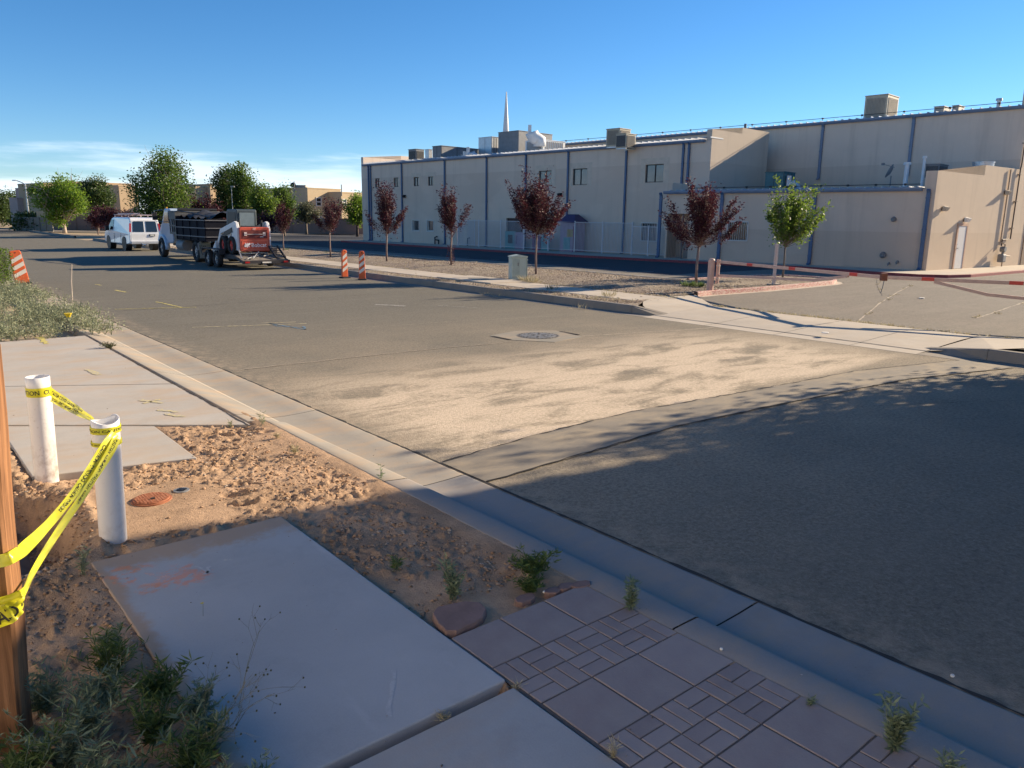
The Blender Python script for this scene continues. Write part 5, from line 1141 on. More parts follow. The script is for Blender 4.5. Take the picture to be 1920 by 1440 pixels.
# cab
body('cab',[(.75,.95),(.72,1.92),(.80,1.98),(1.85,1.98),(1.95,1.90),(2.1,.8),(1.2,.7)],lambda x,z:.46,simple('cab_dark_grey',(.055,.075,.085),.5),K,.04)
decal(K,'rear_window',[(.716,-.33,1.25),(.716,.33,1.25),(.708,.33,1.83),(.708,-.33,1.83)],simple('cab_glass_pale',(.22,.28,.30),.15,spec=.8),.03)
for sy in (1,-1):
    decal(K,'side_window',[(x,sy*.465,z) for x,z in ((.85,1.0),(1.85,1.0),(1.75,1.85),(.85,1.85))],BLK,.02)
    # upright and lift arm
    m=MB();m.add([(x,sy*y,z) for y in (.62,.76) for x,z in ((-.02,.2),(-.02,1.1),(.12,1.42),(.42,1.42),(.62,1.1),(.72,.2))],[(0,1,2,3,4,5),(11,10,9,8,7,6)]+[(i,(i+1)%6,6+(i+1)%6,6+i) for i in range(6)]);m.build('upright',WLO,K,bevel=.015)
    m=MB();m.bar((.22,sy*.70,1.35),(2.05,sy*.70,.98),.13,.22);m.bar((2.0,sy*.70,1.0),(2.55,sy*.68,.35),.12,.2);m.bar((.25,sy*.70,1.3),(1.1,sy*.70,.72),.1,.12);m.build('lift_arm',WLO,K,bevel=.02)
    MB().bar((.5,sy*.78,1.08),(1.5,sy*.78,.86),.02,.2).build('arm_decal',BLK,K)
    for x in (.55,1.6):wheel(K,x,sy*.72,.40,.28,sy,simple('red_rim',(.50,.03,.02),.5),holes=False)
    MB().cyl((.35,sy*.5,1.2),(.35,sy*.5,1.5),.05,n=10).build('work_lamp_post',BLK,K)
m=MB();m.box(.05,.7,-.5,.5,.95,1.22);m.build('engine_hood',simple('hood_dark',(.05,.05,.05),.6),K,bevel=.05)
m=MB();m.add([(2.45,-.85,.05),(2.45,.85,.05),(3.1,.85,.02),(3.1,-.85,.02),(2.45,-.85,.55),(2.45,.85,.55)],[(0,1,2,3),(0,1,5,4),(0,3,4),(1,2,5)]);b=m.build('bucket',WLO,K);s_=b.modifiers.new('thick','SOLIDIFY');s_.thickness=.03
# ================================================================ houses and walls in the distance
HS=simple('house_stucco_tan',(.46,.34,.215),.95,var=.08,scale=.4,bump=.3);HS2=simple('house_stucco_pink',(.44,.34,.30),.95,var=.06,scale=.4);HS3=simple('house_stucco_sand',(.50,.39,.25),.95,var=.06,scale=.4);BW=simple('block_wall_tan',(.27,.18,.145),.95,var=.1,scale=.6,bump=.3)
def boxhouse(label,parts,Y,wins=(),mat=HS,depth=9,extras=None):
    """parts: list of (x0,x1,ytop,ybot,dY) rectangles measured in the picture at distance Y"""
    c=atY(parts[0][0],parts[0][3],Y);th=thing('house',label,'house',(c.x,c.y,0))
    dr=Vector((math.sin(R(38)),math.cos(R(38)),0));Ws={}
    for (x0,x1,yt,yb,dY) in parts:
        a=atY(x0,(yt+yb)/2,Y+dY);k=math.tan(0)+(atY(x1,(yt+yb)/2,1.).x);L=(k*a.y-a.x)/(dr.x-k*dr.y)
        W=Wall((a.x,a.y),(a.x+dr.x*L,a.y+dr.y*L));Ws[dY]=W;zt=atY((x0+x1)/2,yt,Y+dY+dr.y*L/2).z
        m=MB(W.M);m.box(0,L,-depth,0,-.03,zt);m.build('wall',mat,th,world=True,bevel=.08,seg=2)
        m=MB(W.M);m.box(-.03,L+.03,-depth,.04,zt-.18,zt+.02);m.build('parapet',mat,th,world=True,bevel=.05)
    for (x0,x1,yt,yb,dY,fr_) in wins:
        W=Ws[dY];a,b,c,d=W.rect(x0,yt,x1,yb);f=.12;m=MB(W.M)
        for q in ((a,b,c,c+f),(a,b,d-f,d),(a,a+f,c,d),(b-f,b,c,d),(a,b,(c+d)/2-.06,(c+d)/2+.06)):m.box(q[0],q[1],.01,.07,q[2],q[3])
        wf=m.build('window',WFR if fr_ else FRM,th,world=True);m=MB(W.M);m.box(a+.03,b-.03,.002,.03,c+.03,d-.03);m.build('pane',DGL,wf,world=True)
    return th
boxhouse('tan flat-roofed house behind the bright green tree at the right of the row',[(577,640,353,430,0),(545,577,353,430,2),(640,700,361,430,1.2)],110,[(592,602.5,370,387,0,1),(628,637,372,390,0,1),(641.5,650,373,387,1.2,1),(562,574,369,384,2,0),(594,604,405,413,0,1)],HS3)
boxhouse('broad tan house half hidden behind the largest green tree',[(176,250,343,430,0),(134,176,341,430,1.5),(85,134,344,430,0),(225,262,348,430,-1)],112,[(254,256,365,382,-1,0)],HS)
boxhouse('tan house between the largest tree and the double crowned tree',[(368,430,351,430,0),(393,400,345,360,1),(470,548,356,430,4)],116,[],HS)
boxhouse('pinkish block house at the far left by the street light',[(47,84,353,420,0),(34,50,371,420,-2)],118,[(45,48,381,389,-2,0)],HS2,3)
for (x0,x1,Y,lab) in ((80,250,105,'tan block wall below the broad house at the left'),(360,690,104.5,'tan block wall with pilasters in front of the right hand house')):
    a=atY(x0,430,Y);b=atY(x1,436,Y);yt={80:412,360:415}[x0];zt=2.0;th=thing('block_wall',lab,'wall',(a.x,Y,0))
    MB().box(a.x,b.x,Y,Y+.2,-.03,zt).build('wall_run',BW,th,world=True);MB().box(a.x-.04,b.x+.04,Y-.05,Y+.25,zt,zt+.09).build('coping',BW,th,world=True)
    for k in np.arange(a.x,b.x,4.4):MB().box(k-.2,k+.2,Y-.08,Y+.28,-.03,zt+.14).build('pilaster',BW,th,world=True)
a=atY(34,430,98);b=atY(86,430,96);th=thing('block_wall','grey paneled wall at the far left end of the street','wall',(a.x,98,0))
for k in range(6):
    x=a.x+(b.x-a.x)*k/6;MB().box(x+.03,x+(b.x-a.x)/6-.03,97.5,97.7,-.03,1.75).build('panel',simple('grey_wall_panel',(.21,.20,.17),.9),th,world=True)
MB().box(atY(63,420,97).x,atY(83,420,97).x,97.8,98.3,-.03,2.5).build('wall_return',HS3,th,world=True)
# rooftop bits on houses
def pole(name,label,px_,yt,yb,Y,r,z0=0,arm=None,cat='street light'):
    P=atY(px_,yb,Y);zt=atY(px_,yt,Y).z;th=thing(name,label,cat,(P.x,P.y,0));MB().cyl((0,0,z0),(0,0,zt),r,r*.6,n=10).build('pole',GALV,th);return th,zt
th,zt=pole('street_light','bent arm street light at the far left of the street',57,345,430,100,.12)
MB().tube([(0,0,zt-.1),(-.35,0,zt+.15),(-1.1,0,zt+.42)],.06,6).build('arm',GALV,th);MB().box(-1.55,-1.05,-.12,.12,zt+.36,zt+.48).build('lamp_head',GALV,th)
th,zt=pole('street_light','slim post-top light in front of the double crowned tree',438.5,350,430,84,.055);MB().box(-.05,.35,-.12,.12,zt-.06,zt+.08).build('lamp_head',TANM,th)
for px_,yt,yb,Y,lab in ((134.5,329,342,113,'thin vent pipe on the broad house roof'),(552,340,354,111,'thin vent pipe above the right hand house'),(640.5,346,362,111,'thin pipe at the step of the right hand roof')):
    P=atY(px_,yb,Y);zt=atY(px_,yt,Y).z;th=thing('vent_pipe',lab,'vent',(P.x,Y,P.z-.4));MB().cyl((0,0,0),(0,0,zt-P.z+.4),.07,n=8).build('pipe',DGREY,th)
P=atY(561,354,111.5);th=thing('roof_cooler','low tan cooler box on the right hand house roof','cooler',(P.x-.4,112,P.z-.2));MB().box(-.6,1.2,0,1.2,0,.75).build('housing',TANM,th,bevel=.03);MB().box(-.5,1.1,-.02,-.001,.15,.6).build('grille',DGREY,th)
P=atY(548,352,111.5);th=thing('satellite_dish','small dark satellite dish on the right hand house roof','satellite dish',(P.x,112,P.z-.2));MB().cyl((0,0,0),(0,0,.5),.03,n=6).build('mast',BLK,th);MB().cyl((0,-.1,.6),(0,.0,.55),.4,.1,n=16).build('reflector',BLK,th)
# ---- assumed house, added unseen behind the camera to bounce sunlight into the foreground shade
th=thing('house','pale grey house added unseen behind the camera to bounce sunlight','house',tuple(S(-11.3,-20,0)),R(40))
MB().box(-9,0,0,31,-.03,7.2).build('wall',simple('bounce_house_stucco',(.68,.655,.63),.95,var=.05,scale=.4),th);MB().box(-9.04,.05,-.04,31.04,7.0,7.22).build('parapet',HS,th)
for (y0,z0) in ((2,1.0),(8,1.0),(14,1.0),(22,1.0),(2,4.0),(8,4.0),(14,4.0),(22,4.0)):
    w_=MB().box(.002,.05,y0,y0+1.3,z0,z0+1.3).build('window',WFR,th);MB().box(.051,.06,y0+.08,y0+1.22,z0+.08,z0+1.22).build('pane',DGL,w_)
MB().box(.002,.05,18,19,0,2.2).build('door',simple('bounce_house_door',(.08,.14,.1),.6),th)
# ---- two-storey house across the street that shades the foreground, out of the picture to the right
hx=Vector((14.1,14.3,0));da=Vector((math.sin(SAZ),math.cos(SAZ),0));db=Vector((da.y,-da.x,0));HH=8.35
th=thing('house','tan two-storey flat-roofed house across the street, right of the picture','house',(hx.x,hx.y,0))
hM=Matrix(((da.x,db.x,0,hx.x),(da.y,db.y,0,hx.y),(0,0,1,0),(0,0,0,1)))
m=MB(hM);m.box(0,9,0,16,-.03,HH);m.build('wall',HS3,th,world=True);m=MB(hM);m.box(-.04,9.04,-.0,16.04,HH-.22,HH+.02);m.build('parapet',HS,th,world=True)
for (y0,z0) in ((1.5,1.0),(5,1.0),(11,1.0),(1.5,4.6),(5,4.6),(8.5,4.6),(12,4.6)):
    m=MB(hM);m.box(-.05,-.002,y0,y0+1.3,z0,z0+1.3);w_=m.build('window',WFR,th,world=True);m=MB(hM);m.box(-.06,-.051,y0+.08,y0+1.22,z0+.08,z0+1.22);m.build('pane',DGL,w_,world=True)
m=MB(hM);m.box(-.05,-.002,8.0,9.0,0,2.2);m.build('door',simple('brown_house_door',(.2,.1,.06),.6),th,world=True)
# ================================================================ foreground things
# wooden post
t=NT('weathered_post_wood');gr=t.noise(1,6,.65,vec=t.co((26,26,1.1)),dist=.6);c=t.mix(t.rng(gr,.3,.68),(.12,.052,.022),(.34,.165,.075));g2=t.noise(1,3,.7,vec=t.co((90,90,2.2)));c=t.mix(t.rng(g2,.55,.68,0,.8),c,(.09,.04,.02))
kn=t.rng(t.vor(1,vec=t.co((5,5,1.6))),0,.1,1,0);c=t.mix(t.math('MULTIPLY',kn,.7),c,(.12,.05,.025))
WOOD=t.done(c,.75,t.bump(t.math('ADD',gr,t.math('MULTIPLY',g2,.5)),.6,.006),spec=.25)
pb=Vector((-2.0,2.86,0));rot=R(12)
th=thing('wooden_post','rough brown timber post at the left edge wrapped with yellow tape','post',(-2.145,2.885,.04),R(20));PO=th
m=MB();w=.088;lean=.035;N=26;V=[]
for i in range(N):
    z=1.75*i/(N-1);ox=lean*z
    for (a,b) in ((-w,-w*.85),(-w*.85,-w),(w*.85,-w),(w,-w*.85),(w,w*.85),(w*.85,w),(-w*.85,w),(-w,w*.85)):
        V.append((a+ox+.0025*math.sin(z*7+a*40),b+.0025*math.sin(z*9+b*30),z))
m.add(V,[(i*8+j,i*8+(j+1)%8,(i+1)*8+(j+1)%8,(i+1)*8+j) for i in range(N-1) for j in range(8)]+[tuple(range(7,-1,-1)),tuple((N-1)*8+j for j in range(8))]);m.build('timber',WOOD,th)
# PVC pipes
def m_pvc(name,stain):
    t=NT(name);c=(.74,.72,.70);n=t.noise(3.2,6,.7,vec=t.co((1,1,.7)));x=t.sep()
    d=t.math('MULTIPLY',t.rng(n,.44,.62),t.rng(x[2],.85,.2));cc=t.mix(t.math('MULTIPLY',d,stain),c,(.22,.145,.09));cc=t.mix(t.rng(t.noise(40,3),.6,.75,0,.35*stain),cc,(.3,.22,.16));cc=t.mix(t.rng(x[2],.14,.02,0,.6),cc,(.5,.36,.24))
    return t.done(cc,.35,t.bump(t.noise(8,3),.05,.01),spec=.45)
def pipe(base,top,r,label,mat,oval=1.,rz=0,notch=0):
    th=thing('plastic_pipe',label,'pipe',(base.x,base.y,base.z),rz,'white pipes standing in the dug dirt');d=top-base;d=Matrix.Rotation(-rz,3,'Z')@d
    N=14;n=40;m=MB();V=[];prof=[]
    for i in range(N):prof.append((i/(N-1),1.))
    prof+=[(1.,.985),(1.,.87),(.86,.86)]
    for (u,k) in prof:
        for j in range(n):
            a=2*math.pi*j/n;rr_=r*k;x=rr_*math.cos(a)*oval;y=rr_*math.sin(a)/oval;z=d.z*u
            if u>.93 and notch:z+=notch*(.012*math.sin(2*a+1)+ .02*max(0,math.cos(a-1))**8)*(1 if u==1. else (u-.93)/.07)
            V.append((d.x*u+x,d.y*u+y,z))
    k_=len(prof);m.add(V,[(i*n+j,i*n+(j+1)%n,(i+1)*n+(j+1)%n,(i+1)*n+j) for i in range(k_-1) for j in range(n)]);o=m.build('pipe_wall',mat,th,recalc=False);o.data.polygons.foreach_set('use_smooth',[True]*len(o.data.polygons))
    return th,d,r
b1=Vector((*g(88,905,.06),-.10));b2=Vector((*g(212,1014,.09),-.02))
P1=atY(70,706,b1.y);P2=atY(197,788,b2.y);b1.x-=.0
p1t=Vector((P1.x,b1.y,P1.z));p2t=Vector((P2.x,b2.y,P2.z))
PV1=pipe(Vector((b1.x-.0,b1.y,-.1)),p1t,.089,'dirt streaked white plastic pipe standing farther back by the slab',m_pvc('pvc_stained',1.))
PV2=pipe(Vector((b2.x,b2.y,-.02)),p2t,.089,'cleaner white plastic pipe with a cut open top, nearer the camera',m_pvc('pvc_cleaner',.3),.97,.4,1.)
m=MB();m.add([(-.06,-.012,.80),(.06,.012,.83),(.06,.016,.95),(-.06,-.008,.93)],[(0,1,2,3)]).add([],[]);o=m.build('inner_fin',m_pvc('pvc_fin',.1),PV2[0]);o.location=(PV2[1].x*.97,PV2[1].y*.97,PV2[1].z-.93);s_=o.modifiers.new('thick','SOLIDIFY');s_.thickness=.006
# tape
t=NT('yellow_tape');c=t.mix(t.rng(t.noise(6,3),.3,.7),(.66,.62,.02),(.80,.76,.06));TAPE=t.done(c,.32,t.bump(t.noise(9,3,.5),.25,.02),spec=.6);
mx=t.n('MixShader');tr=t.n('BsdfTranslucent');t.L.new(c,tr.inputs['Color']);mx.inputs[0].default_value=.28;t.L.new(t.b.outputs[0],mx.inputs[1]);t.L.new(tr.outputs[0],mx.inputs[2]);t.L.new(mx.outputs[0],t.o.inputs['Surface'])
TXT=simple('tape_lettering_black',(.015,.015,.012),.45)
def catmull(P,n):
    P=[Vector(p) for p in P];Q=[P[0]*2-P[1]]+P+[P[-1]*2-P[-2]];out=[]
    for i in range(1,len(Q)-2):
        for k in range(n):
            u=k/n;a,b,c,d=Q[i-1],Q[i],Q[i+1],Q[i+2];out.append(.5*((2*b)+(-a+c)*u+(2*a-5*b+4*c-d)*u*u+(-a+3*b-3*c+d)*u**3))
    return out+[P[-1]]
def ribbon(path,sides,widths,parent,text='CAUTION  CUIDADO  ',size=.055,off=0,flip=False,n=10,crease=.004,tw=None,name='tape_strand',start=0):
    C=catmull(path,n)
    if tw is not None:
        sides=[]
        for i,q in enumerate(path):
            tg=(Vector(path[min(i+1,len(path)-1)])-Vector(path[max(i-1,0)])).normalized();vd=(Vector(q)-Vector((0,0,HC))).normalized();sd_=tg.cross(vd).normalized();sides.append(sd_*math.cos(tw[i])+vd*math.sin(tw[i]))
    D=catmull(sides,n);Wd=catmull([Vector((w,0,0)) for w in widths],n);K=len(C);cols=5
    s=[0]
    for i in range(1,K):s.append(s[-1]+(C[i]-C[i-1]).length)
    D=[d.normalized() for d in D];NN=[]
    for i in range(K):
        tg=(C[min(i+1,K-1)]-C[max(i-1,0)]).normalized();D[i]=(D[i]-tg*D[i].dot(tg)).normalized();NN.append(tg.cross(D[i]))
    def P(i,v):return C[i]+D[i]*(v*Wd[i].x)+NN[i]*crease*math.sin(v*9+s[i]*14)
    V=[P(i,j/(cols-1)-.5) for i in range(K) for j in range(cols)]
    o=MB().grid(V,cols,K).build(name,TAPE,parent,world=True,smooth=True,recalc=False)
    # lettering follows the ribbon on both faces
    V0,F0=textmesh(text*2,size);L=s[-1];V0=V0.copy();V0[:,0]+=start
    def mapp(x,y,e):
        x=min(max(x,0),L*.9999);i=int(np.searchsorted(s,x)-1);i=max(0,min(i,K-2));u=(x-s[i])/(s[i+1]-s[i]+1e-9);v=(y-size*.36)/.075
        a=P(i,v);b=P(i+1,v);return a*(1-u)+b*u+(NN[i]*(1-u)+NN[i+1]*u)*e
    keep=[f for f in F0 if all(.01<V0[k][0]<L-.01 for k in f)]
    if keep:
        mm=MB()
        for e in (.0016,-.0016):
            vv=[mapp(x if not flip else L-x,y if not flip else -y+size*.72,e) for x,y,z in V0];mm.add(vv,keep)
        mm.build('tape_lettering',TXT,o,world=True,recalc=False)
    return o
def at_dep(px,py,Y):return atY(px,py,Y)
def loop(c0,r,z,ax,n=18,a0=0,turn=1.,tilt=0,oval=1):
    return [Vector((c0.x+r*math.cos(a)*oval,c0.y+r*math.sin(a),z+tilt*math.sin(a))) for a in np.linspace(a0,a0+6.283*turn,n)]
UPV=Vector((0,0,1))
T1_=thing('caution_tape','yellow caution tape strung from the back pipe to the nearer pipe','tape',(p1t.x,p1t.y,p1t.z-.1))
T2_=thing('caution_tape','long yellow caution tape running from the nearer pipe to the wooden post','tape',(p2t.x,p2t.y,p2t.z-.1))
def axp(b,tp,z): 
    u=(z-b.z)/(tp.z-b.z);return b+(tp-b)*u
B1=Vector((b1.x,b1.y,-.1));B2=Vector((b2.x,b2.y,-.02))
za=atY(70,733,b1.y).z;c_=axp(B1,p1t,za)
ribbon(loop(c_,.0925,za,0,16,a0=-3.4),[UPV]*16,[.075]*16,T1_,n=3,crease=.001,size=.05,name='tape_wrap')
ys=b1.y-.06
A_=atY(93,733,ys);Bm=atY(140,762,5.5);Cc=atY(176,786,b2.y+.06)
ribbon([A_,Bm,Cc],[Vector((.1,0,1)),Vector((.5,.5,1)),Vector((.2,-.5,1))],[.072,.035,.02],T1_,n=14,size=.05,start=.1)
A_=atY(96,747,ys);Bm=atY(140,771,5.45);Cc=atY(176,789,b2.y+.05)
ribbon([A_,Bm,Cc],[Vector((.6,0,1)),Vector((.9,.2,.6)),Vector((.3,.5,1))],[.05,.045,.018],T1_,n=14,size=.05,start=.02)
zb=atY(200,803,b2.y).z;c_=axp(B2,p2t,zb);ribbon(loop(c_,.0935,zb,0,16,a0=-3.4),[UPV]*16,[.045]*16,T2_,n=3,crease=.001,size=.04,name='tape_wrap',text='CAUTION ')
zb=atY(200,828,b2.y).z;c_=axp(B2,p2t,zb);ribbon(loop(c_,.0935,zb,0,16,a0=-3.1,turn=.9),[UPV]*16,[.03]*16,T2_,n=3,crease=.001,size=.04,name='tape_wrap',text='IIIIIIIII ')
yp=2.885-.12
# strand 1: from the right side of the pipe, down-left to the upper wrap of the post
def pth(L):return [atY(x,y,Y) for x,y,Y in L]
ribbon(pth([(216,812,b2.y-.05),(196,838,4.75),(150,910,4.3),(98,975,3.75),(52,1022,3.2),(30,1040,yp+.05),(0,1052,yp),(-60,1052,yp+.0)]),[Vector((1,0,.3)),Vector((1,0,.8)),Vector((.8,-.3,.9)),Vector((.6,-.2,1)),Vector((.4,0,1)),UPV,UPV,UPV],[.06,.055,.05,.045,.055,.05,.05,.05],T2_,n=9,size=.045,start=.15,tw=[.3,.5,.2,.6,.3,.2,0,0])
ribbon(pth([(219,822,b2.y-.07),(205,850,4.7),(158,925,4.25),(112,992,3.7),(68,1062,3.15),(45,1110,yp+.08),(36,1122,yp+.02),(0,1140,yp),(-60,1150,yp)]),[Vector((1,0,.2)),Vector((1,0,.5)),Vector((.9,.3,.5)),Vector((.9,.3,.2)),Vector((1,.2,.1)),Vector((.8,0,.8)),UPV,UPV,UPV],[.055,.05,.042,.036,.026,.02,.04,.05,.05],T2_,n=9,size=.04,start=.02,tw=[.2,.5,.7,.3,.2,.1,0,0,0])
ribbon(pth([(45,1110,yp+.3),(43,1124,yp+.06),(22,1146,yp-.002),(0,1158,yp-.004),(-70,1180,yp-.002)]),[Vector((.3,.3,1)),Vector((.1,.0,1)),UPV,UPV,UPV],[.02,.07,.08,.08,.08],T2_,n=9,text='CUIDADO CAUTION ',size=.07,start=.01,name='tape_wrap',crease=.002)
ribbon(pth([(47,1106,yp+.3),(44,1108,yp+.02),(20,1122,yp-.006),(-60,1140,yp-.006)]),[UPV]*4,[.02,.03,.035,.03],T2_,n=8,text='.',size=.02,name='tape_wrap',crease=.003)
# water meter lid, small valve lid, and concrete box
t=NT('rusty_iron');c=t.mix(t.rng(t.noise(9,5,.7),.3,.7),(.30,.105,.05),(.46,.20,.11));RUST=t.done(c,.85,t.bump(t.noise(60,4),.4,.004),.2)
px_=g(284,934,.11);th=thing('meter_lid','round rusty iron water meter lid with raised grid in the dirt','lid',(px_[0],px_[1],.092),R(40))
MB().cyl((0,0,-.02),(0,0,.012),.148,n=48).build('rim',RUST,th);m=MB();m.cyl((0,0,.0),(0,0,.020),.132,n=48);cv=m.build('lid_disc',RUST,th)
m=MB()
for i in range(-5,6):
    L_=math.sqrt(max(0,.12**2-(i*.022)**2))
    if abs(i)!=0:m.box(i*.022-.005,i*.022+.005,-L_,L_,.020,.0255);m.box(-L_,L_,i*.022-.005,i*.022+.005,.020,.0252)
m.build('raised_grid',RUST,cv);V,F=textmesh('WATER METER',.024);MB().add([(x-V[:,0].max()/2,y-.008,.0275) for x,y,z in V],F).box(-.1,.1,-.012,.014,.020,.0268).build('lettering',RUST,cv,recalc=False)
MB().box(-.015,.015,-.05,-.03,.0256,.034).build('lid_latch',DARK,cv)
px_=g(340,917,.11);th=thing('valve_lid','small grey slotted valve lid behind the rusty meter lid','lid',(px_[0],px_[1],.094),R(35));MB().cyl((0,0,-.02),(0,0,.010),.062,n=32).build('rim',DGREY,th);m=MB()
m.box(-.04,.04,-.01,.01,.01,.016);m.box(-.01,.01,-.04,.04,.01,.0165);m.cyl((0,0,.01),(0,0,.014),.035,n=20);m.build('lid_slots',BLK,th)
# half-buried dark boards and stones in the pit
p=S(-3.45,1.05);th=thing('buried_board','grey board half buried in the pit by the wooden post','board',(p.x,p.y,-.12),R(125));o=MB().box(-.45,.45,-.13,.13,-.02,.02).build('board',simple('muddy_board',(.16,.115,.08),.9,var=.3,bump=.5),th);o.rotation_euler=(R(38),R(6),0)
# flagstone and edging stones
def rock(name,label,cat,poly,z0,z1,mat,loc,rz,group=None,seed=1):
    th=bpy.data.objects.new(name,None)
    bm=bmesh.new();r=random.Random(seed);P=jag(poly,.006,seed,.04);vs=[bm.verts.new((x,y,z1)) for x,y in P];f=bm.faces.new(vs)
    if f.normal.z<0:f.normal_flip()
    e=bmesh.ops.extrude_face_region(bm,geom=[f])
    for v in [v for v in e['geom'] if isinstance(v,bmesh.types.BMVert)]:v.co.z=z0;v.co.x*=1.03;v.co.y*=1.03
    bmesh.ops.triangulate(bm,faces=[f for f in bm.faces if len(f.verts)>4]);bmesh.ops.recalc_face_normals(bm,faces=bm.faces)
    me=bpy.data.meshes.new(name);bm.to_mesh(me);bm.free();me.materials.append(mat);bpy.data.objects.remove(th)
    o=bpy.data.objects.new(name,me);col.objects.link(o);o.location=loc;o.rotation_euler=(0,0,rz);b=o.modifiers.new('bevel','BEVEL');b.width=.006;b.segments=2;b.limit_method='ANGLE';b.angle_limit=R(40)
    return tag(o,label,cat,group)
SND=simple('red_sandstone',(.235,.15,.125),.92,var=.18,scale=7,bump=.6,bs=40)
fpts=[(812,1152),(822,1138),(850,1132),(872,1128),(900,1130),(912,1143),(906,1156),(880,1172),(856,1183),(836,1184),(822,1170)]
fq=[toST(*g(a,b,.135)) for a,b in fpts];cx=sum(a for a,b in fq)/len(fq);cy=sum(b for a,b in fq)/len(fq);c=S(cx,cy,.10)
rock('flagstone','broad reddish flagstone tilted at the corner of the painted slab','stone',[(a-cx,b-cy) for a,b in fq],-.03,.04,SND,(c.x,c.y,.10),R(40))
r=random.Random(12)
labs=['reddish edging stone nearest the far kerb end of the paver row','squat reddish edging stone second from the gutter kerb','half buried edging stone beside the white pebble','low crumbled edging stone behind the square pavers']
for k,(a,b,rad) in enumerate(((1090,1096,.055),(1060,1100,.05),(1035,1108,.045),(985,1122,.06))):
    x,y=g(a,b,.12);rock('edging_stone',labs[k],'stone',[(rad*1.35*math.cos(q)*(.8+.3*r.random()),rad*.8*math.sin(q)*(.8+.3*r.random())) for q in np.linspace(0,6.28,9)[:-1]],-.04,.04,SND,(x,y,.088),R(40)+r.uniform(-.2,.2),'reddish edging stones',k)
# white chips and litter
WHS=simple('white_pebble_stone',(.72,.69,.64),.8)
for k,(a,b,lab,sz) in enumerate(((1021,1116,'white pebble beside the edging stones',.014),(1352,1225,'white chip at the kerb edge of the pavers',.012),(1790,1240,'small pale stone on the shaded road at the right',.014),(1547,624,'white scrap of paper lying on the driveway apron',.09),(1728,560,'white scrap lying on the lot behind the gate',.10))):
    x,y=g(a,b,.10 if k<4 else .06);zz=[.115,.12,.012,.09,.07][k];th=rock('white_pebble' if k<3 else 'paper_scrap',lab,'pebble' if k<3 else 'litter',[(sz*math.cos(q)*(.7+.5*r.random()),sz*.8*math.sin(q)) for q in np.linspace(0,6.28,8)[:-1]],0,sz*(.9 if k<3 else .25),WHS,(x,y,zz),r.random())
# small litter and leaf bits
pts=[];r=random.Random(77)
for k in range(900):
    t_,s_=r.uniform(-3.1,10),r.choice([r.uniform(-6,3),r.uniform(-6,16)])
    z=.004 if t_>0 else (-.004 if t_>-.46 else .12);z=.127 if -3.1<t_<-1.87 and s_<0 else z
    if -1.87<t_<-.85 and s_>-1.9 and s_<3:continue
    if s_>2.8 and t_<-.46:z=.106 if t_<-1.05 else .05
    pts.append((t_,s_,z+.001,.0022+.004*r.random()**2))
pebbles('scattered_grit',pts,pebmat('grit_material',(.10,.08,.06),(.34,.28,.22),(.5,.45,.4)),STM,9)
# ================================================================ plants
def m_leaf(name,a,b,tr=.35,rough=.5,trc=None,spec=.3):
    t=NT(name);ri=t.n('NewGeometry').outputs['Random Per Island'];cc=t.mix(ri,a,b);n=t.rng(t.noise(1.3,3),.3,.7);cc=t.mix(t.math('MULTIPLY',n,.3),cc,mul(a,.7))
    t.set(t.b,'Base Color',cc);t.set(t.b,'Roughness',rough);t.set(t.b,'Specular IOR Level',spec)
    T=t.n('BsdfTranslucent');t.L.new(t.mix(.5,cc,trc or mul(b,1.6)),T.inputs['Color']);x=t.n('MixShader');x.inputs[0].default_value=tr
    t.L.new(t.b.outputs[0],x.inputs[1]);t.L.new(T.outputs[0],x.inputs[2]);t.L.new(x.outputs[0],t.o.inputs['Surface']);return t.m
LPUR=m_leaf('purple_plum_leaves',(.028,.010,.016),(.095,.030,.040),.2,.62,(.20,.04,.05),.25);LGRN=m_leaf('green_ash_leaves',(.045,.095,.016),(.12,.20,.035),.42,.5,(.30,.42,.05));LDGR=m_leaf('dark_green_leaves',(.028,.055,.016),(.075,.115,.03),.3,.5,(.14,.22,.04))
LMGR=m_leaf('mid_green_leaves',(.035,.075,.014),(.10,.165,.03),.38,.5,(.22,.34,.05));LYGR=m_leaf('bright_green_leaves',(.07,.14,.015),(.15,.26,.035),.45,.5,(.35,.5,.05));LSIL=m_leaf('silvery_weed_leaves',(.17,.19,.115),(.36,.37,.24),.25,.65,(.35,.38,.2));LWD=m_leaf('grey_green_weed_leaves',(.13,.18,.11),(.28,.33,.21),.25,.6,(.2,.28,.12))
LGG=m_leaf('green_grass',(.06,.10,.025),(.13,.18,.05),.3,.6,(.2,.3,.08));LDRY=m_leaf('dry_grass',(.36,.30,.17),(.58,.50,.32),.2,.7,(.5,.45,.3));LJUN=m_leaf('olive_grey_leaves',(.07,.075,.04),(.15,.15,.085),.25,.6,(.18,.2,.1))
BARK=simple('grey_brown_bark',(.17,.135,.11),.9,var=.25,scale=9,bump=.7);BARKP=simple('pinkish_bark',(.21,.15,.13),.8,var=.25,scale=9,bump=.5);BARKD=simple('dark_bark',(.07,.05,.045),.9,bump=.6)
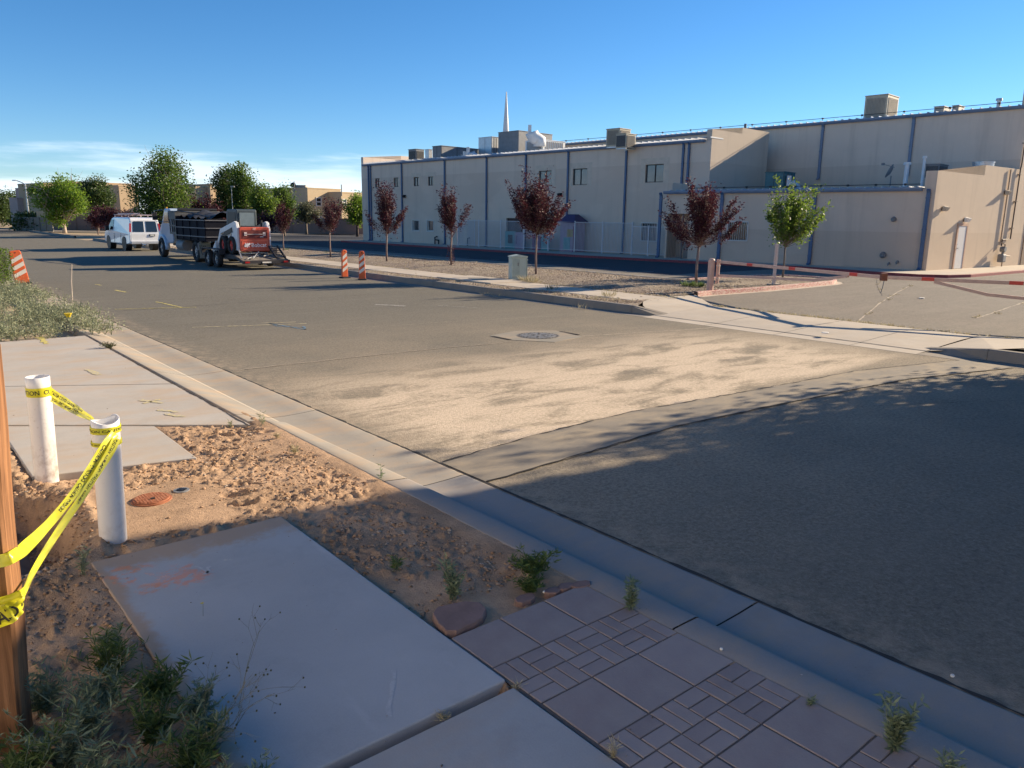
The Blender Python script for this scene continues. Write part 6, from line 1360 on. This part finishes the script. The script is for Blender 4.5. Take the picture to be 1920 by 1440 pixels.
def leafquads(C,L,Wr,rs,up=.3,droop=0.,hang=None):
    n=len(C);d=rs.normal(size=(n,3));d[:,2]=d[:,2]*.6+up;
    if hang is not None:d=d*.5+hang
    d/=np.linalg.norm(d,axis=1)[:,None];q=rs.normal(size=(n,3));sd=np.cross(d,q);sd/=np.linalg.norm(sd,axis=1)[:,None]
    l=L*rs.uniform(.6,1.25,n)[:,None];w=l*Wr*.5;nn=np.cross(d,sd)
    V=np.stack([C,C+d*l*.45+sd*w+nn*l*.06,C+d*l,C+d*l*.45-sd*w+nn*l*.06],1);F=np.arange(4*n).reshape(n,4);return V.reshape(-1,3),F
def tree(label,cat,x,y,z0,H,clear,rx,mats,n_clus,n_leaf,leafL,tr,seed,up=0,ry=None,lean=(0,0),shape='egg',group=None,name='purple_leaf_tree',csig=.17,wr=.55,lowtwigs=True,loc=None,sparse=0,notch=None):
    rs=np.random.RandomState(seed);ry=ry or rx;th=thing(name,label,cat,(x,y,z0),0,group);lm,bm_=mats;ch=H-clear;cl=[];tries=0
    while shape!='limbs' and len(cl)<n_clus and tries<9000:
        tries+=1;p=rs.uniform(-1,1,3);rad=np.linalg.norm(p)
        if rad>1 or rad<.25:continue
        u=(p[2]+1)/2
        k={'egg':1.1-.35*abs(u-.42)-(.45*max(0,u-.6)),'vase':.35+.75*u,'round':1.,'column':.85+.2*math.sin(u*7+seed)}[shape]
        if shape=='vase' and u>.7 and rs.rand()<.25:continue
        k*=.84+.42*math.sin(3*math.atan2(p[1],p[0])+seed+4*u)*.5+.16*math.sin(2*math.atan2(p[1],p[0])+seed*1.7-3*u)+.13*rs.randn()
        q=np.array([p[0]*rx*k,p[1]*ry*k,clear+u*ch])+np.array([lean[0]*u,lean[1]*u,0])
        if notch and notch(q):continue
        if cl and min(np.linalg.norm(q-c) for c in cl)<.55*(rx*ry*ch/n_clus)**(1/3):continue
        cl.append(q)
    sz=None
    if shape=='limbs':
        cl=[];sz=[];nl_=n_clus
        for i in range(nl_):
            a=i*2.399+rs.uniform(-.3,.3);rad=rx*(rs.uniform(.35,1.12) if i%3 else rs.uniform(.05,.4));hh=(H*rs.uniform(.80,1.03) if rad<.75*rx else H*rs.uniform(.62,.93))
            e=np.array([rad*math.cos(a)+lean[0],rad*math.sin(a)*ry/rx+lean[1],hh]);s0=np.array([0,0,clear*.72])
            for u in (.42,.58,.72,.86,1.0):
                if rs.rand()<.06 and u<1:continue
                q=s0+(e-s0)*u;q[:2]=s0[:2]+(e[:2]-s0[:2])*u**.75
                if q[2]<clear:continue
                cl.append(q+rs.normal(size=3)*.03);sz.append(1.15-.5*u if rad>.4*rx else 1.)
    cl=np.array(cl);m=MB();top=Vector((lean[0]*.55,lean[1]*.55,clear+ch*.5));
    fk=Vector((lean[0]*.0+rs.uniform(-.03,.03),rs.uniform(-.03,.03),clear*.85))
    m.tube([(0,0,-.1),(rs.uniform(-.02,.02)*H/3,0,clear*.4),fk],[tr*1.25,tr,tr*.85],10);m.tube([fk,fk.lerp(top,.5)+Vector((.03,0,0)),top],[tr*.8,tr*.5,tr*.22],7);m.build('trunk',bm_,th,smooth=True)
    m=MB()
    for c in cl:
        c=Vector(c);u=rs.uniform(0,.55)*min(1,max(0,(c.z-clear)/ch));s=fk.lerp(top,u);mid=s.lerp(c,.5);mid.z-=.06*(c-s).length;mid+=Vector(rs.uniform(-.04,.04,3))*(c-s).length;rr_=tr*(.42-.3*u)
        m.tube([s,mid,c],[rr_,rr_*.6,rr_*.22],5,False)
        for q in range(3):
            e=c+Vector(rs.normal(size=3))*csig*1.4;m.tube([mid.lerp(c,.5),e],[rr_*.3,rr_*.1],3,False)
    if lowtwigs:
        for q in range(7):
            a=rs.uniform(0,6.28);s=fk.lerp(top,rs.uniform(0,.25));e=s+Vector((math.cos(a)*rx*.75,math.sin(a)*ry*.75,rs.uniform(.25,.6)*ch*.5));m.tube([s,s.lerp(e,.5)+Vector((0,0,-.05)),e],[tr*.25,tr*.15,tr*.05],4,False)
    m.build('branches',bm_,th,smooth=True)
    per=max(3,int(n_leaf*(1.25 if up else 1))//len(cl));C=[]
    for ci,c in enumerate(cl):
        k=int(per*rs.uniform(.5,1.5));zz_=sz[ci] if sz else 1.;P=np.clip(rs.normal(size=(k,3)),-1.9,1.9)*csig*zz_*rs.uniform(.75,1.3)*np.array([1-.3*up,1-.3*up,.85+.9*up])
        if up:
            dd=np.array([c[0],c[1],.9*ch]);dd=dd/np.linalg.norm(dd);P=P+np.outer(P[:,2],dd*np.array([1,1,0]))
        C.append(P+c)
        # leaves on the outer part of each branch
        k2=k//5;s=np.array(fk.lerp(top,.4));C.append(s+(c-s)*rs.uniform(.55,1,(k2,1))+rs.normal(size=(k2,3))*csig*.5)
    C=np.concatenate(C);V,F=leafquads(C,leafL,wr,rs);fastobj('crown',fastmesh('crown',V,F,lm),th);return th
PG='purple-leaf trees along the gravel verge';PM=(LPUR,BARKP)
def vtree(px_,py_,t0,*a,**k):
    P=g(px_,py_,.18);tt,ss=toST(*P);z=vz(tt,ss);return P[0],P[1],z
x,y,z=vtree(532,472,0);tree('purple-leaf tree farthest up the verge, just right of the loader','tree',x,y,z,2.75,1.2,.70,PM,11,2300,.10,.035,11,shape='limbs',group=PG,csig=.12,up=1)
x,y,z=vtree(620,483,0);tree('purple-leaf tree in front of the tan wall between loader and bright green tree','tree',x,y,z,2.9,1.55,.75,PM,11,2200,.10,.04,12,lean=(.1,0),shape='limbs',group=PG,csig=.12,up=1)
x,y,z=vtree(725,492,0);tree('purple-leaf tree at the left corner of the long building, broad airy crown','tree',x,y,z,3.35,1.5,.90,PM,19,3600,.095,.04,13,shape='limbs',group=PG,csig=.125,up=1)
x,y,z=vtree(846,501,0);tree('purple-leaf tree with a side limb and purple suckers round its trunk','tree',x,y,z,3.05,1.7,.58,PM,11,2500,.09,.04,14,lean=(-.15,0),shape='limbs',group=PG,csig=.125,up=1,lowtwigs=False)
rs=np.random.RandomState(5);C=np.array([x,y,z])+np.stack([rs.uniform(-.16,.16,150),rs.uniform(-.1,.1,150),rs.uniform(.0,.85,150)],-1);V,F=leafquads(C-np.array([x,y,z]),.07,.5,rs);th=tag(fastobj('sucker_shoots',fastmesh('sucker_shoots',V,F,LPUR)),'purple sucker shoots at the foot of the tree with the side limb','shoots');th.location=(x,y,z)
rs=np.random.RandomState(6);cc=[o for o in bpy.data.objects if o.get('label','').startswith('purple-leaf tree with a side limb')][0]
m=MB();m.tube([(-.02,0,1.1),(.25,0,1.6),(.6,0,2.05),(.72,0,2.45)],[.02,.015,.01,.004],5);m.tube([(.25,0,1.6),(.28,0,1.0)],[.012,.006],4);m.build('side_limb',BARKP,cc)
C=np.concatenate([np.array([.3+.45*u,0,1.55+.95*u])+rs.normal(size=(70,3))*np.array([.09,.09,.1]) for u in np.linspace(.2,1,5)]);V,F=leafquads(C,.09,.55,rs);fastobj('side_leaves',fastmesh('side_leaves',V,F,LPUR),cc)
x,y,z=vtree(1005,518,0);tree('densest round crowned purple-leaf tree beside the green cabinet','tree',x,y,z,3.35,1.75,1.08,PM,32,9500,.085,.038,15,group=PG,csig=.14,up=1,shape='limbs')
x,y,z=vtree(1305,532,0);tree('vase shaped purple-leaf tree with grass at its foot near the gate','tree',x,y,z,3.15,1.55,1.25,PM,22,7000,.085,.045,16,lean=(.08,0),group=PG,csig=.12,up=1,shape='limbs')
q=S(23.0,11.2);P=g(1467,522,.16);x,y,z=P[0],P[1],.16
tree('young bright green tree standing in the red kerbed island','tree',x,y,z,3.5,1.4,1.05,(LGRN,BARK),19,4300,.115,.035,19,lean=(.15,0),name='green_tree',csig=.17,up=.5,shape='limbs')
def dist(label,x0,x1,yt,yb,ybase,Y,mats,nc,nl,lL,seed,shape='round',name='green_tree',group=None,tr=.16,clear=.28,cs=.45):
    a=atY((x0+x1)/2,ybase,Y);zt=atY((x0+x1)/2,yt,Y).z;zb=atY((x0+x1)/2,yb,Y).z;w=(atY(x1,yt,Y).x-atY(x0,yt,Y).x)/2
    return tree(label,'tree',a.x,Y,0,zt+.0,max(.5,zb),w*1.0,mats,nc,nl,lL,tr,seed,ry=w,shape=shape,name=name,csig=cs,group=group,lowtwigs=False)
GG='green trees along the far side of the street'
dist('rounded bright green tree standing alone left of the white van',76,166,333,420,432,92,(LYGR,simple('pale_bark',(.42,.34,.27),.9)),60,9000,.27,31,group=GG,tr=.22,cs=.42)
dist('dark green tree just behind the rounded bright one',150,218,336,400,432,101,(LDGR,BARK),44,6500,.27,32,group=GG,cs=.45)
dist('largest green tree rising behind the van and dump truck',252,374,290,430,440,80,(LMGR,BARK),90,15000,.25,33,group=GG,cs=.55,tr=.25)
dist('dark green tree with a tall left crown behind the loader',406,452,309,420,440,88,(LDGR,BARK),42,7500,.25,34,group=GG,cs=.45,shape='round')
dist('sunlit green tree with a pointed crown right behind the loader cab',436,484,305,415,440,86,(LMGR,BARK),42,7500,.25,35,group=GG,cs=.42,shape='round')
dist('light green tree just right of the loader cab',474,520,345,420,440,84,(LGRN,BARK),34,5200,.24,36,group=GG,cs=.42)
dist('light green tree above the farthest verge tree',510,556,348,418,440,90,(LMGR,BARK),34,5200,.24,37,group=GG,cs=.42)
dist('vivid lime green tree left of the long building',648,692,367,420,440,92,(LYGR,BARKD),34,5600,.22,38,group=GG,cs=.40)
dist('olive grey shrubby tree against the right hand house',555,594,384,415,432,100,(LJUN,BARK),24,3600,.24,39,name='shrub_tree',cs=.4)
DG='purple-leaf trees beyond the van'
for k,(x0,x1,yt,yb,Y,lab) in enumerate(((168,200,395,425,88,'small purple tree left of the van, farthest left'),(190,222,392,424,84,'small purple tree touching the left of the van roof'),(222,262,392,430,86,'low purple tree behind the van'),(362,398,362,415,82,'tall purple tree above the dump bed'),(392,420,382,425,78,'purple tree behind the tarp right of the dump bed'),(488,512,405,428,70,'thin purple tree right behind the loader'))):
    dist(lab,x0,x1,yt,yb,438,Y,PM,16,1700,.2,50+k,name='purple_leaf_tree',group=DG,tr=.06,cs=.32)
for k,(x0,x1,yt,yb,Y,lab) in enumerate(((-60,36,352,432,125,'dark tree mass at the far left edge of the picture'),(12,44,362,430,130,'dark tree at the far left beside the pink house'),(-150,-40,330,430,120,'dark tree out of the picture at the left'),(40,80,412,430,99,'dark hedge shrub before the pink house'))):
    dist(lab,x0,x1,yt,yb,436,Y,(LDGR,BARKD),40,6500,.34,60+k,cs=.6,name='dark_tree')
# shade tree across the street, out of the picture to the right
th=tree('broad green shade tree beside the two-storey house, right of the picture','tree',12.15,12.45,.1,5.15,1.2,2.35,(LMGR,BARK),64,15000,.15,.14,72,shape='round',name='shade_tree',csig=.31,lowtwigs=False)
# ---- weeds
def weed(label,t_,s_,h,n,L,mat,seed,name='weed',spread=.35,cat='weed',z=None,group=None,leaves=14,wr=.2,stem=LWD,curve=.3):
    rs=np.random.RandomState(seed);P=S(t_,s_);z=(dz(t_,s_) if z is None else z);th=thing(name,label,cat,(P.x,P.y,z),0,group);m=MB();C=[];D=[]
    for k in range(n):
        a=rs.uniform(0,6.28);l=h*rs.uniform(.45,1.05);o=spread*rs.uniform(.15,1);pts=[Vector((0,0,0))+Vector((math.cos(a),math.sin(a),0))*.02]
        for q in range(1,5):u=q/4;pts.append(Vector((math.cos(a)*o*l*u*(1+curve*u),math.sin(a)*o*l*u*(1+curve*u),l*u*(1-.25*u*o)))+Vector(rs.uniform(-.02,.02,3))*h)
        m.tube(pts,[.0028*h/.3*k_ for k_ in (1,.9,.7,.5,.3)],4,False)
        for q in range(int(leaves*rs.uniform(.6,1.3))):
            u=rs.uniform(.12,1)*3.99;i=int(u);p=pts[i].lerp(pts[i+1],u-i);C.append(p);b=rs.uniform(0,6.28);D.append(np.array([math.cos(b),math.sin(b),rs.uniform(.1,.9)]))
    m.build('stems',stem,th);C=np.array(C);D=np.array(D);V,F=leafquads(C,L,wr,rs,hang=D*1.4);fastobj('leaves',fastmesh('leaves',V,F,mat),th);return th
WG='weeds in the shaded foreground'
weed('tall grey-green weed behind the red flagstone',-1.55,-1.72,.27,18,.05,LWD,1,group=WG,leaves=22)
weed('low grass tuft left of the flagstone weed',-1.62,-1.2,.10,14,.06,LGG,2,group=WG,leaves=8,wr=.1)
weed('dense dark green clump against the kerb at the end of the dirt',-1.0,-1.82,.16,44,.05,LGG,3,group=WG,leaves=26,spread=1.1)
weed('second lower green clump spreading from the kerb clump',-1.15,-1.95,.10,34,.045,LGG,4,group=WG,leaves=22,spread=.9)
weed('leafy weed growing from the kerb joint beside the gutter',-.86,-2.5,.20,12,.045,LWD,5,z=.11,group=WG,leaves=24)
weed('tall woolly weed at the lower right kerb',-.88,-4.0,.30,11,.05,LWD,6,z=.10,group=WG,leaves=40,spread=.22)
weed('small leafy weed beside the tall woolly weed',-.88,-4.22,.11,12,.04,LWD,7,z=.10,group=WG,leaves=14,spread=.7)
weed('tiny sprout in the kerb joint between the pavers',-.88,-3.62,.06,8,.025,LWD,8,z=.11,group=WG,leaves=10)
weed('pale dry grass tuft at the slab edge among the pavers',-1.85,-3.28,.10,34,.05,LDRY,9,z=.10,group=WG,leaves=2,wr=.06,stem=LDRY,spread=.35,name='grass_tuft')
weed('dry tuft at the slab corner by the pavers',-1.86,-2.66,.06,16,.03,LDRY,10,z=.10,group=WG,leaves=3,wr=.1,stem=LDRY,spread=.7,name='grass_tuft')
weed('flattened dry tuft in the joint between the two slabs',-2.25,-2.62,.04,22,.03,LDRY,11,z=.10,group=WG,leaves=4,wr=.12,stem=LWD,spread=1.2,name='grass_tuft')
weed('silvery sapling weed by the dusty corner of the painted slab',-3.2,-.12,.24,7,.045,LSIL,12,group=WG,leaves=14,spread=.25)
weed('thin upright sprig at the kerb where the shade begins',-.83,.35,.16,4,.05,LWD,13,group=WG,leaves=7,spread=.2,z=.11)
weed('grey sprig at the corner of the dirt by the driveway slab',-.92,2.66,.17,4,.05,LSIL,14,leaves=12,z=.10,spread=.15)
weed('small sprig left of the corner sprig',-1.2,2.85,.09,5,.04,LSIL,15,leaves=8,z=.09)
weed('sunlit grass tuft on the dirt near the kerb',-1.08,1.5,.10,30,.05,LDRY,16,leaves=5,wr=.09,stem=LGG,spread=.8,name='grass_tuft')
weed('low dry tuft at the far dirt edge',-1.0,2.1,.06,30,.04,LDRY,17,leaves=5,wr=.09,stem=LDRY,spread=1.,name='grass_tuft')
weed('dark scrubby weed in the kerb crack of the driveway',-1.02,8.9,.12,22,.06,LJUN,18,z=.09,leaves=12,spread=1.3)
for k,(t_,s_,h,n) in enumerate(((-3.32,-1.35,.26,26),(-3.5,-1.75,.3,30),(-3.3,-2.0,.26,26),(-3.62,-1.45,.24,20),(-3.25,-2.35,.22,30),(-3.45,-2.6,.24,30),(-3.8,-2.1,.3,22),(-3.05,-2.5,.15,18),(-3.9,-1.75,.22,14))):
    weed(['feathery dark weed nearest the middle of the painted slab edge','feathery weed in the middle of the lower left thicket','feathery weed leaning over the slab corner','feathery weed close by the wooden post','grassy weed at the bottom slab edge','bright tipped grassy weed at the bottom of the picture','feathery weed behind the post foot','low creeping weed lying on the slab','sparse weed right against the post'][k],t_,s_,h,n,.055,LWD if k%2 else LGG,100+k,group='weed thicket at the foot of the wooden post',leaves=26,wr=.13,spread=.7)
for k,(t_,s_,h,n,lab) in enumerate(((-3.55,-2.25,.26,34,'bushy weed filling the middle of the lower left thicket'),(-3.2,-1.75,.2,26,'low spreading weed between slab edge and thicket'),(-3.15,-2.2,.2,26,'dark weed pressed against the lower slab edge'),(-3.7,-2.5,.26,30,'weed at the very bottom left of the picture'),(-3.42,-2.9,.22,30,'weed cut by the bottom edge of the picture'),(-3.75,-1.9,.2,22,'weed beside the foot of the post'))):
    weed(lab,t_,s_,h,n,.06,(LWD,LGG)[k%2],130+k,group='weed thicket at the foot of the wooden post',leaves=30,wr=.14,spread=.8)
r=random.Random(31);labs=['fine leaved sprig at the left of the thicket by the post','fine leaved sprig in the upper middle of the thicket','fine leaved sprig drooping onto the painted slab','fine leaved sprig near the bottom of the thicket','fine leaved sprig at the bottom right of the thicket','small fine leaved sprig farthest up the soil edge']
for k,(t_,s_,h,n) in enumerate(((-3.62,-1.95,.3,24),(-3.38,-1.55,.22,24),(-3.1,-1.95,.16,24),(-3.5,-2.7,.22,30),(-3.22,-2.6,.2,30),(-3.25,-1.15,.14,14))):
    weed(labs[k],t_,s_,h,n,.032,LWD,160+k,group='weed thicket at the foot of the wooden post',leaves=60,wr=.2,spread=.75)
# wiry dead flower stalks reaching over the slab
th=thing('dry_stalks','wiry branching flower stalks reaching over the painted slab','dry stalks',tuple(S(-3.1,-2.1,.1)),0);rs=np.random.RandomState(3);m=MB();bd=[]
def twig(p,d,l,r_,dep):
    q=p+d*l;mid=p.lerp(q,.5)+Vector(rs.uniform(-.02,.02,3))*l*3;m.tube([p,mid,q],[r_,r_*.8,r_*.6],4,False)
    if dep==0:bd.append(q);return
    for k in range(2 if rs.rand()<.75 else 3):twig(mid.lerp(q,rs.uniform(.3,1)),(d+Vector(rs.normal(size=3))*.45).normalized(),l*rs.uniform(.5,.8),r_*.7,dep-1)
for k in range(7):
    a=rs.uniform(-.9,1.5);twig(Vector((rs.uniform(-.1,.1),rs.uniform(-.2,.2),0)),Vector((math.cos(a)*.8,math.sin(a)*.5,.9)).normalized(),rs.uniform(.16,.26),.0018,3)
m.build('stalks',simple('dry_stem',(.16,.15,.09),.8),th);m=MB()
for q in bd[::2]:m.box(q.x-.003,q.x+.003,q.y-.003,q.y+.003,q.z-.003,q.z+.003)
m.build('seed_heads',simple('dark_seed',(.07,.07,.03),.8),th,kind='stuff')
FLW=simple('yellow_flower',(.75,.55,.02),.6)
for (a,b,z_,lab) in ((228,1205,.16,'yellow flower over the slab edge at the left'),(379,1132,.2,'tiny yellow flower above the painted slab')):
    x,y=g(a,b,z_);th=thing('yellow_flower',lab,'flower',(x,y,.125));MB().tube([(0,0,0),(.005,0,z_-.125)],.0012,4).build('stem',LWD,th)
    m=MB()
    for k in range(7):
        q=k*.9;m.add([(0,0,z_-.125),(.007*math.cos(q)-.003*math.sin(q),.007*math.sin(q)+.003*math.cos(q),z_-.122),(.013*math.cos(q),.013*math.sin(q),z_-.12),(.007*math.cos(q)+.003*math.sin(q),.007*math.sin(q)-.003*math.cos(q),z_-.122)],[(0,1,2,3)])
    m.build('petals',FLW,th)
# roadside bank of silvery weeds
rs=np.random.RandomState(8);C=[];st=MB()
nb=0
while nb<330:
    t_=rs.uniform(-3.6,-.35);s_=10.7+13*rs.rand()**1.15
    if t_<-2.35 and s_<11.6:continue
    if s_>11 and t_>-.35:continue
    nb+=1;h=rs.uniform(.2,.42)*(1 if t_>-2.6 else 1.1);rad=rs.uniform(.14,.26);k=int(120);P=S(t_,s_)
    q=rs.normal(size=(k,3))*np.array([rad*.62,rad*.62,h*.33]);q[:,2]=np.abs(q[:,2])+.02+h*.15;C.append(q+np.array([P.x,P.y,.05]))
    for j in range(5):
        a=rs.uniform(0,6.28);st.tube([(P.x,P.y,.05),(P.x+math.cos(a)*rad*.7,P.y+math.sin(a)*rad*.7,.05+h)],[.004,.002],3,False)
C=np.concatenate(C);V,F=leafquads(C,.055,.34,rs,up=.5);o=fastobj('roadside_weeds',fastmesh('roadside_weeds',V,F,LSIL));tag(o,'bank of silvery green roadside weeds along the left kerb','weeds',kind='stuff');so=st.build('weed_stems',LWD,o)
for (a,b,z_,lab) in ((128,592,.35,'yellow flower in the silvery roadside weeds'),):
    x,y=g(a,b,z_);th=thing('yellow_flower',lab,'flower',(x,y,.05));MB().tube([(0,0,0),(0,0,z_-.05)],.003,4).build('stem',LWD,th);MB().cyl((0,0,z_-.08),(0,.0,z_-.0),.03,.075,n=9).build('petals',FLW,th)
# clipped hedge at the left edge
x,y=g(24,548,.0);th=thing('clipped_hedge','clipped dense green hedge at the left edge','hedge',(x-1.46,y,0));rs=np.random.RandomState(2);n=9000
q=rs.uniform(-1,1,(n,3));mx_=np.abs(q).max(1)[:,None];q=q/mx_*rs.uniform(.88,1.0,(n,1));q[:,2]=np.clip(q[:,2],-1,1);C=q*np.array([.86,1.2,.52])+np.array([0,0,.72]);V,F=leafquads(C,.06,.6,rs);fastobj('foliage',fastmesh('foliage',V,F,LGRN),th)
MB().box(-.72,.72,-1.05,1.05,.25,1.12).build('inner_twigs',simple('hedge_core',(.03,.035,.02),.9),th);m=MB()
for k in range(5):m.cyl((rs.uniform(-.4,.4),-1+.5*k,0),(rs.uniform(-.4,.4),-1+.5*k,.4),.03,n=6)
m.build('stems',BARK,th)
# weeds along the far kerb, verge, lot edge
def tuft(label,x,y,z,h,n,mat,seed,group,spread=.8,L=.06,cat='weed'):
    rs=np.random.RandomState(seed);th=thing('grass_tuft',label,cat,(x,y,z),0,group);a=rs.uniform(0,6.28,n);rr_=rs.uniform(0,.12,n);C=np.stack([np.cos(a)*rr_*spread*2,np.sin(a)*rr_*spread*2,np.zeros(n)],-1);D=np.stack([np.cos(a)*spread,np.sin(a)*spread,rs.uniform(.6,1.5,n)],-1);V,F=leafquads(C,h,.08,rs,hang=D*1.5);fastobj('blades',fastmesh('blades',V,F,mat),th);return th
for k,(a,b,h,n,mt,lab) in enumerate(((1290,537,.22,170,LGG,'green grass clump left of the vase shaped tree foot'),(1312,538,.2,170,LGG,'green grass clump right of the vase shaped tree foot'),(985,528,.25,90,LDRY,'dry yellow grass at the right foot of the green cabinet'),(1000,530,.25,70,LDRY,'pale dry clump between cabinet and dense purple tree'),(1140,556,.2,60,LDRY,'dry clump on the far walk where the tree shade crosses'),(1035,543,.2,40,LJUN,'brownish clump between walk and far kerb'),(911,553,.15,16,LDRY,'dry sprout in the far gutter, left of two'),(931,556,.12,14,LDRY,'dry sprout in the far gutter, middle'),(1083,578,.16,18,LDRY,'dry sprout at the far gutter right of the kerb joint'),(1100,579,.12,12,LDRY,'tiny dry sprout beside the gutter sprout'),(536,472,.15,60,LGG,'green clump at the foot of the farthest verge tree'),(612,478,.12,40,LGG,'green clump beside the second verge tree'))):
    x,y=g(a,b,.16 if k<6 or k>9 else .02);tt,ss=toST(x,y);tuft(lab,x,y,vz(tt,ss) if (k<6 or k>9) else .005,h,n,mt,200+k,'grass clumps across the street')
rs=np.random.RandomState(44);C=[];D=[];
for k in range(330):
    q=rs.rand()
    if q<.66:t_,s_=13.48+abs(rs.normal())*.07,rs.uniform(-3,8.6)
    elif q<.8:
        (a,b,c,d)=[(14,3.5,26,7.5),(17,2,30,3.4),(15,-2,28,-3),(21,6.2,33,12)][rs.randint(4)];u=rs.rand();t_,s_=a+(c-a)*u+rs.normal()*.04,b+(d-b)*u+rs.normal()*.06
    else:t_,s_=19.62+rs.normal()*.06,rs.uniform(13.5,50)
    n=rs.randint(5,14);P=S(t_,s_,.06 if q<.8 else .15);sz=rs.uniform(.4,1.)
    for j in range(n):C.append((P.x+rs.normal()*.03,P.y+rs.normal()*.03,P.z));D.append((rs.normal()*.8,rs.normal()*.8,rs.uniform(.3,1)))
V,F=leafquads(np.array(C),.085,.16,rs,hang=np.array(D));o=fastobj('lot_weeds',fastmesh('lot_weeds',V,F,LDRY));tag(o,'dry weeds sprouting along the lot edge and its cracks','weeds',kind='stuff')
rs=np.random.RandomState(45);C=[];D=[]
for k in range(700):
    s_=8.8+45*rs.rand()**1.7;t_=rs.choice([rs.uniform(11.2,12.1),rs.uniform(13.8,19.4),13.75]);P=S(t_,s_,vz(t_,s_))
    for j in range(rs.randint(3,9)):C.append((P.x+rs.normal()*.04,P.y+rs.normal()*.04,P.z));D.append((rs.normal()*.8,rs.normal()*.8,rs.uniform(.3,1)))
V,F=leafquads(np.array(C),.075,.14,rs,hang=np.array(D));o=fastobj('verge_dry_grass',fastmesh('verge_dry_grass',V,F,LDRY));tag(o,'sparse dry grass tufts over the gravel verge','dry grass',kind='stuff')
print('objects',len(bpy.data.objects))
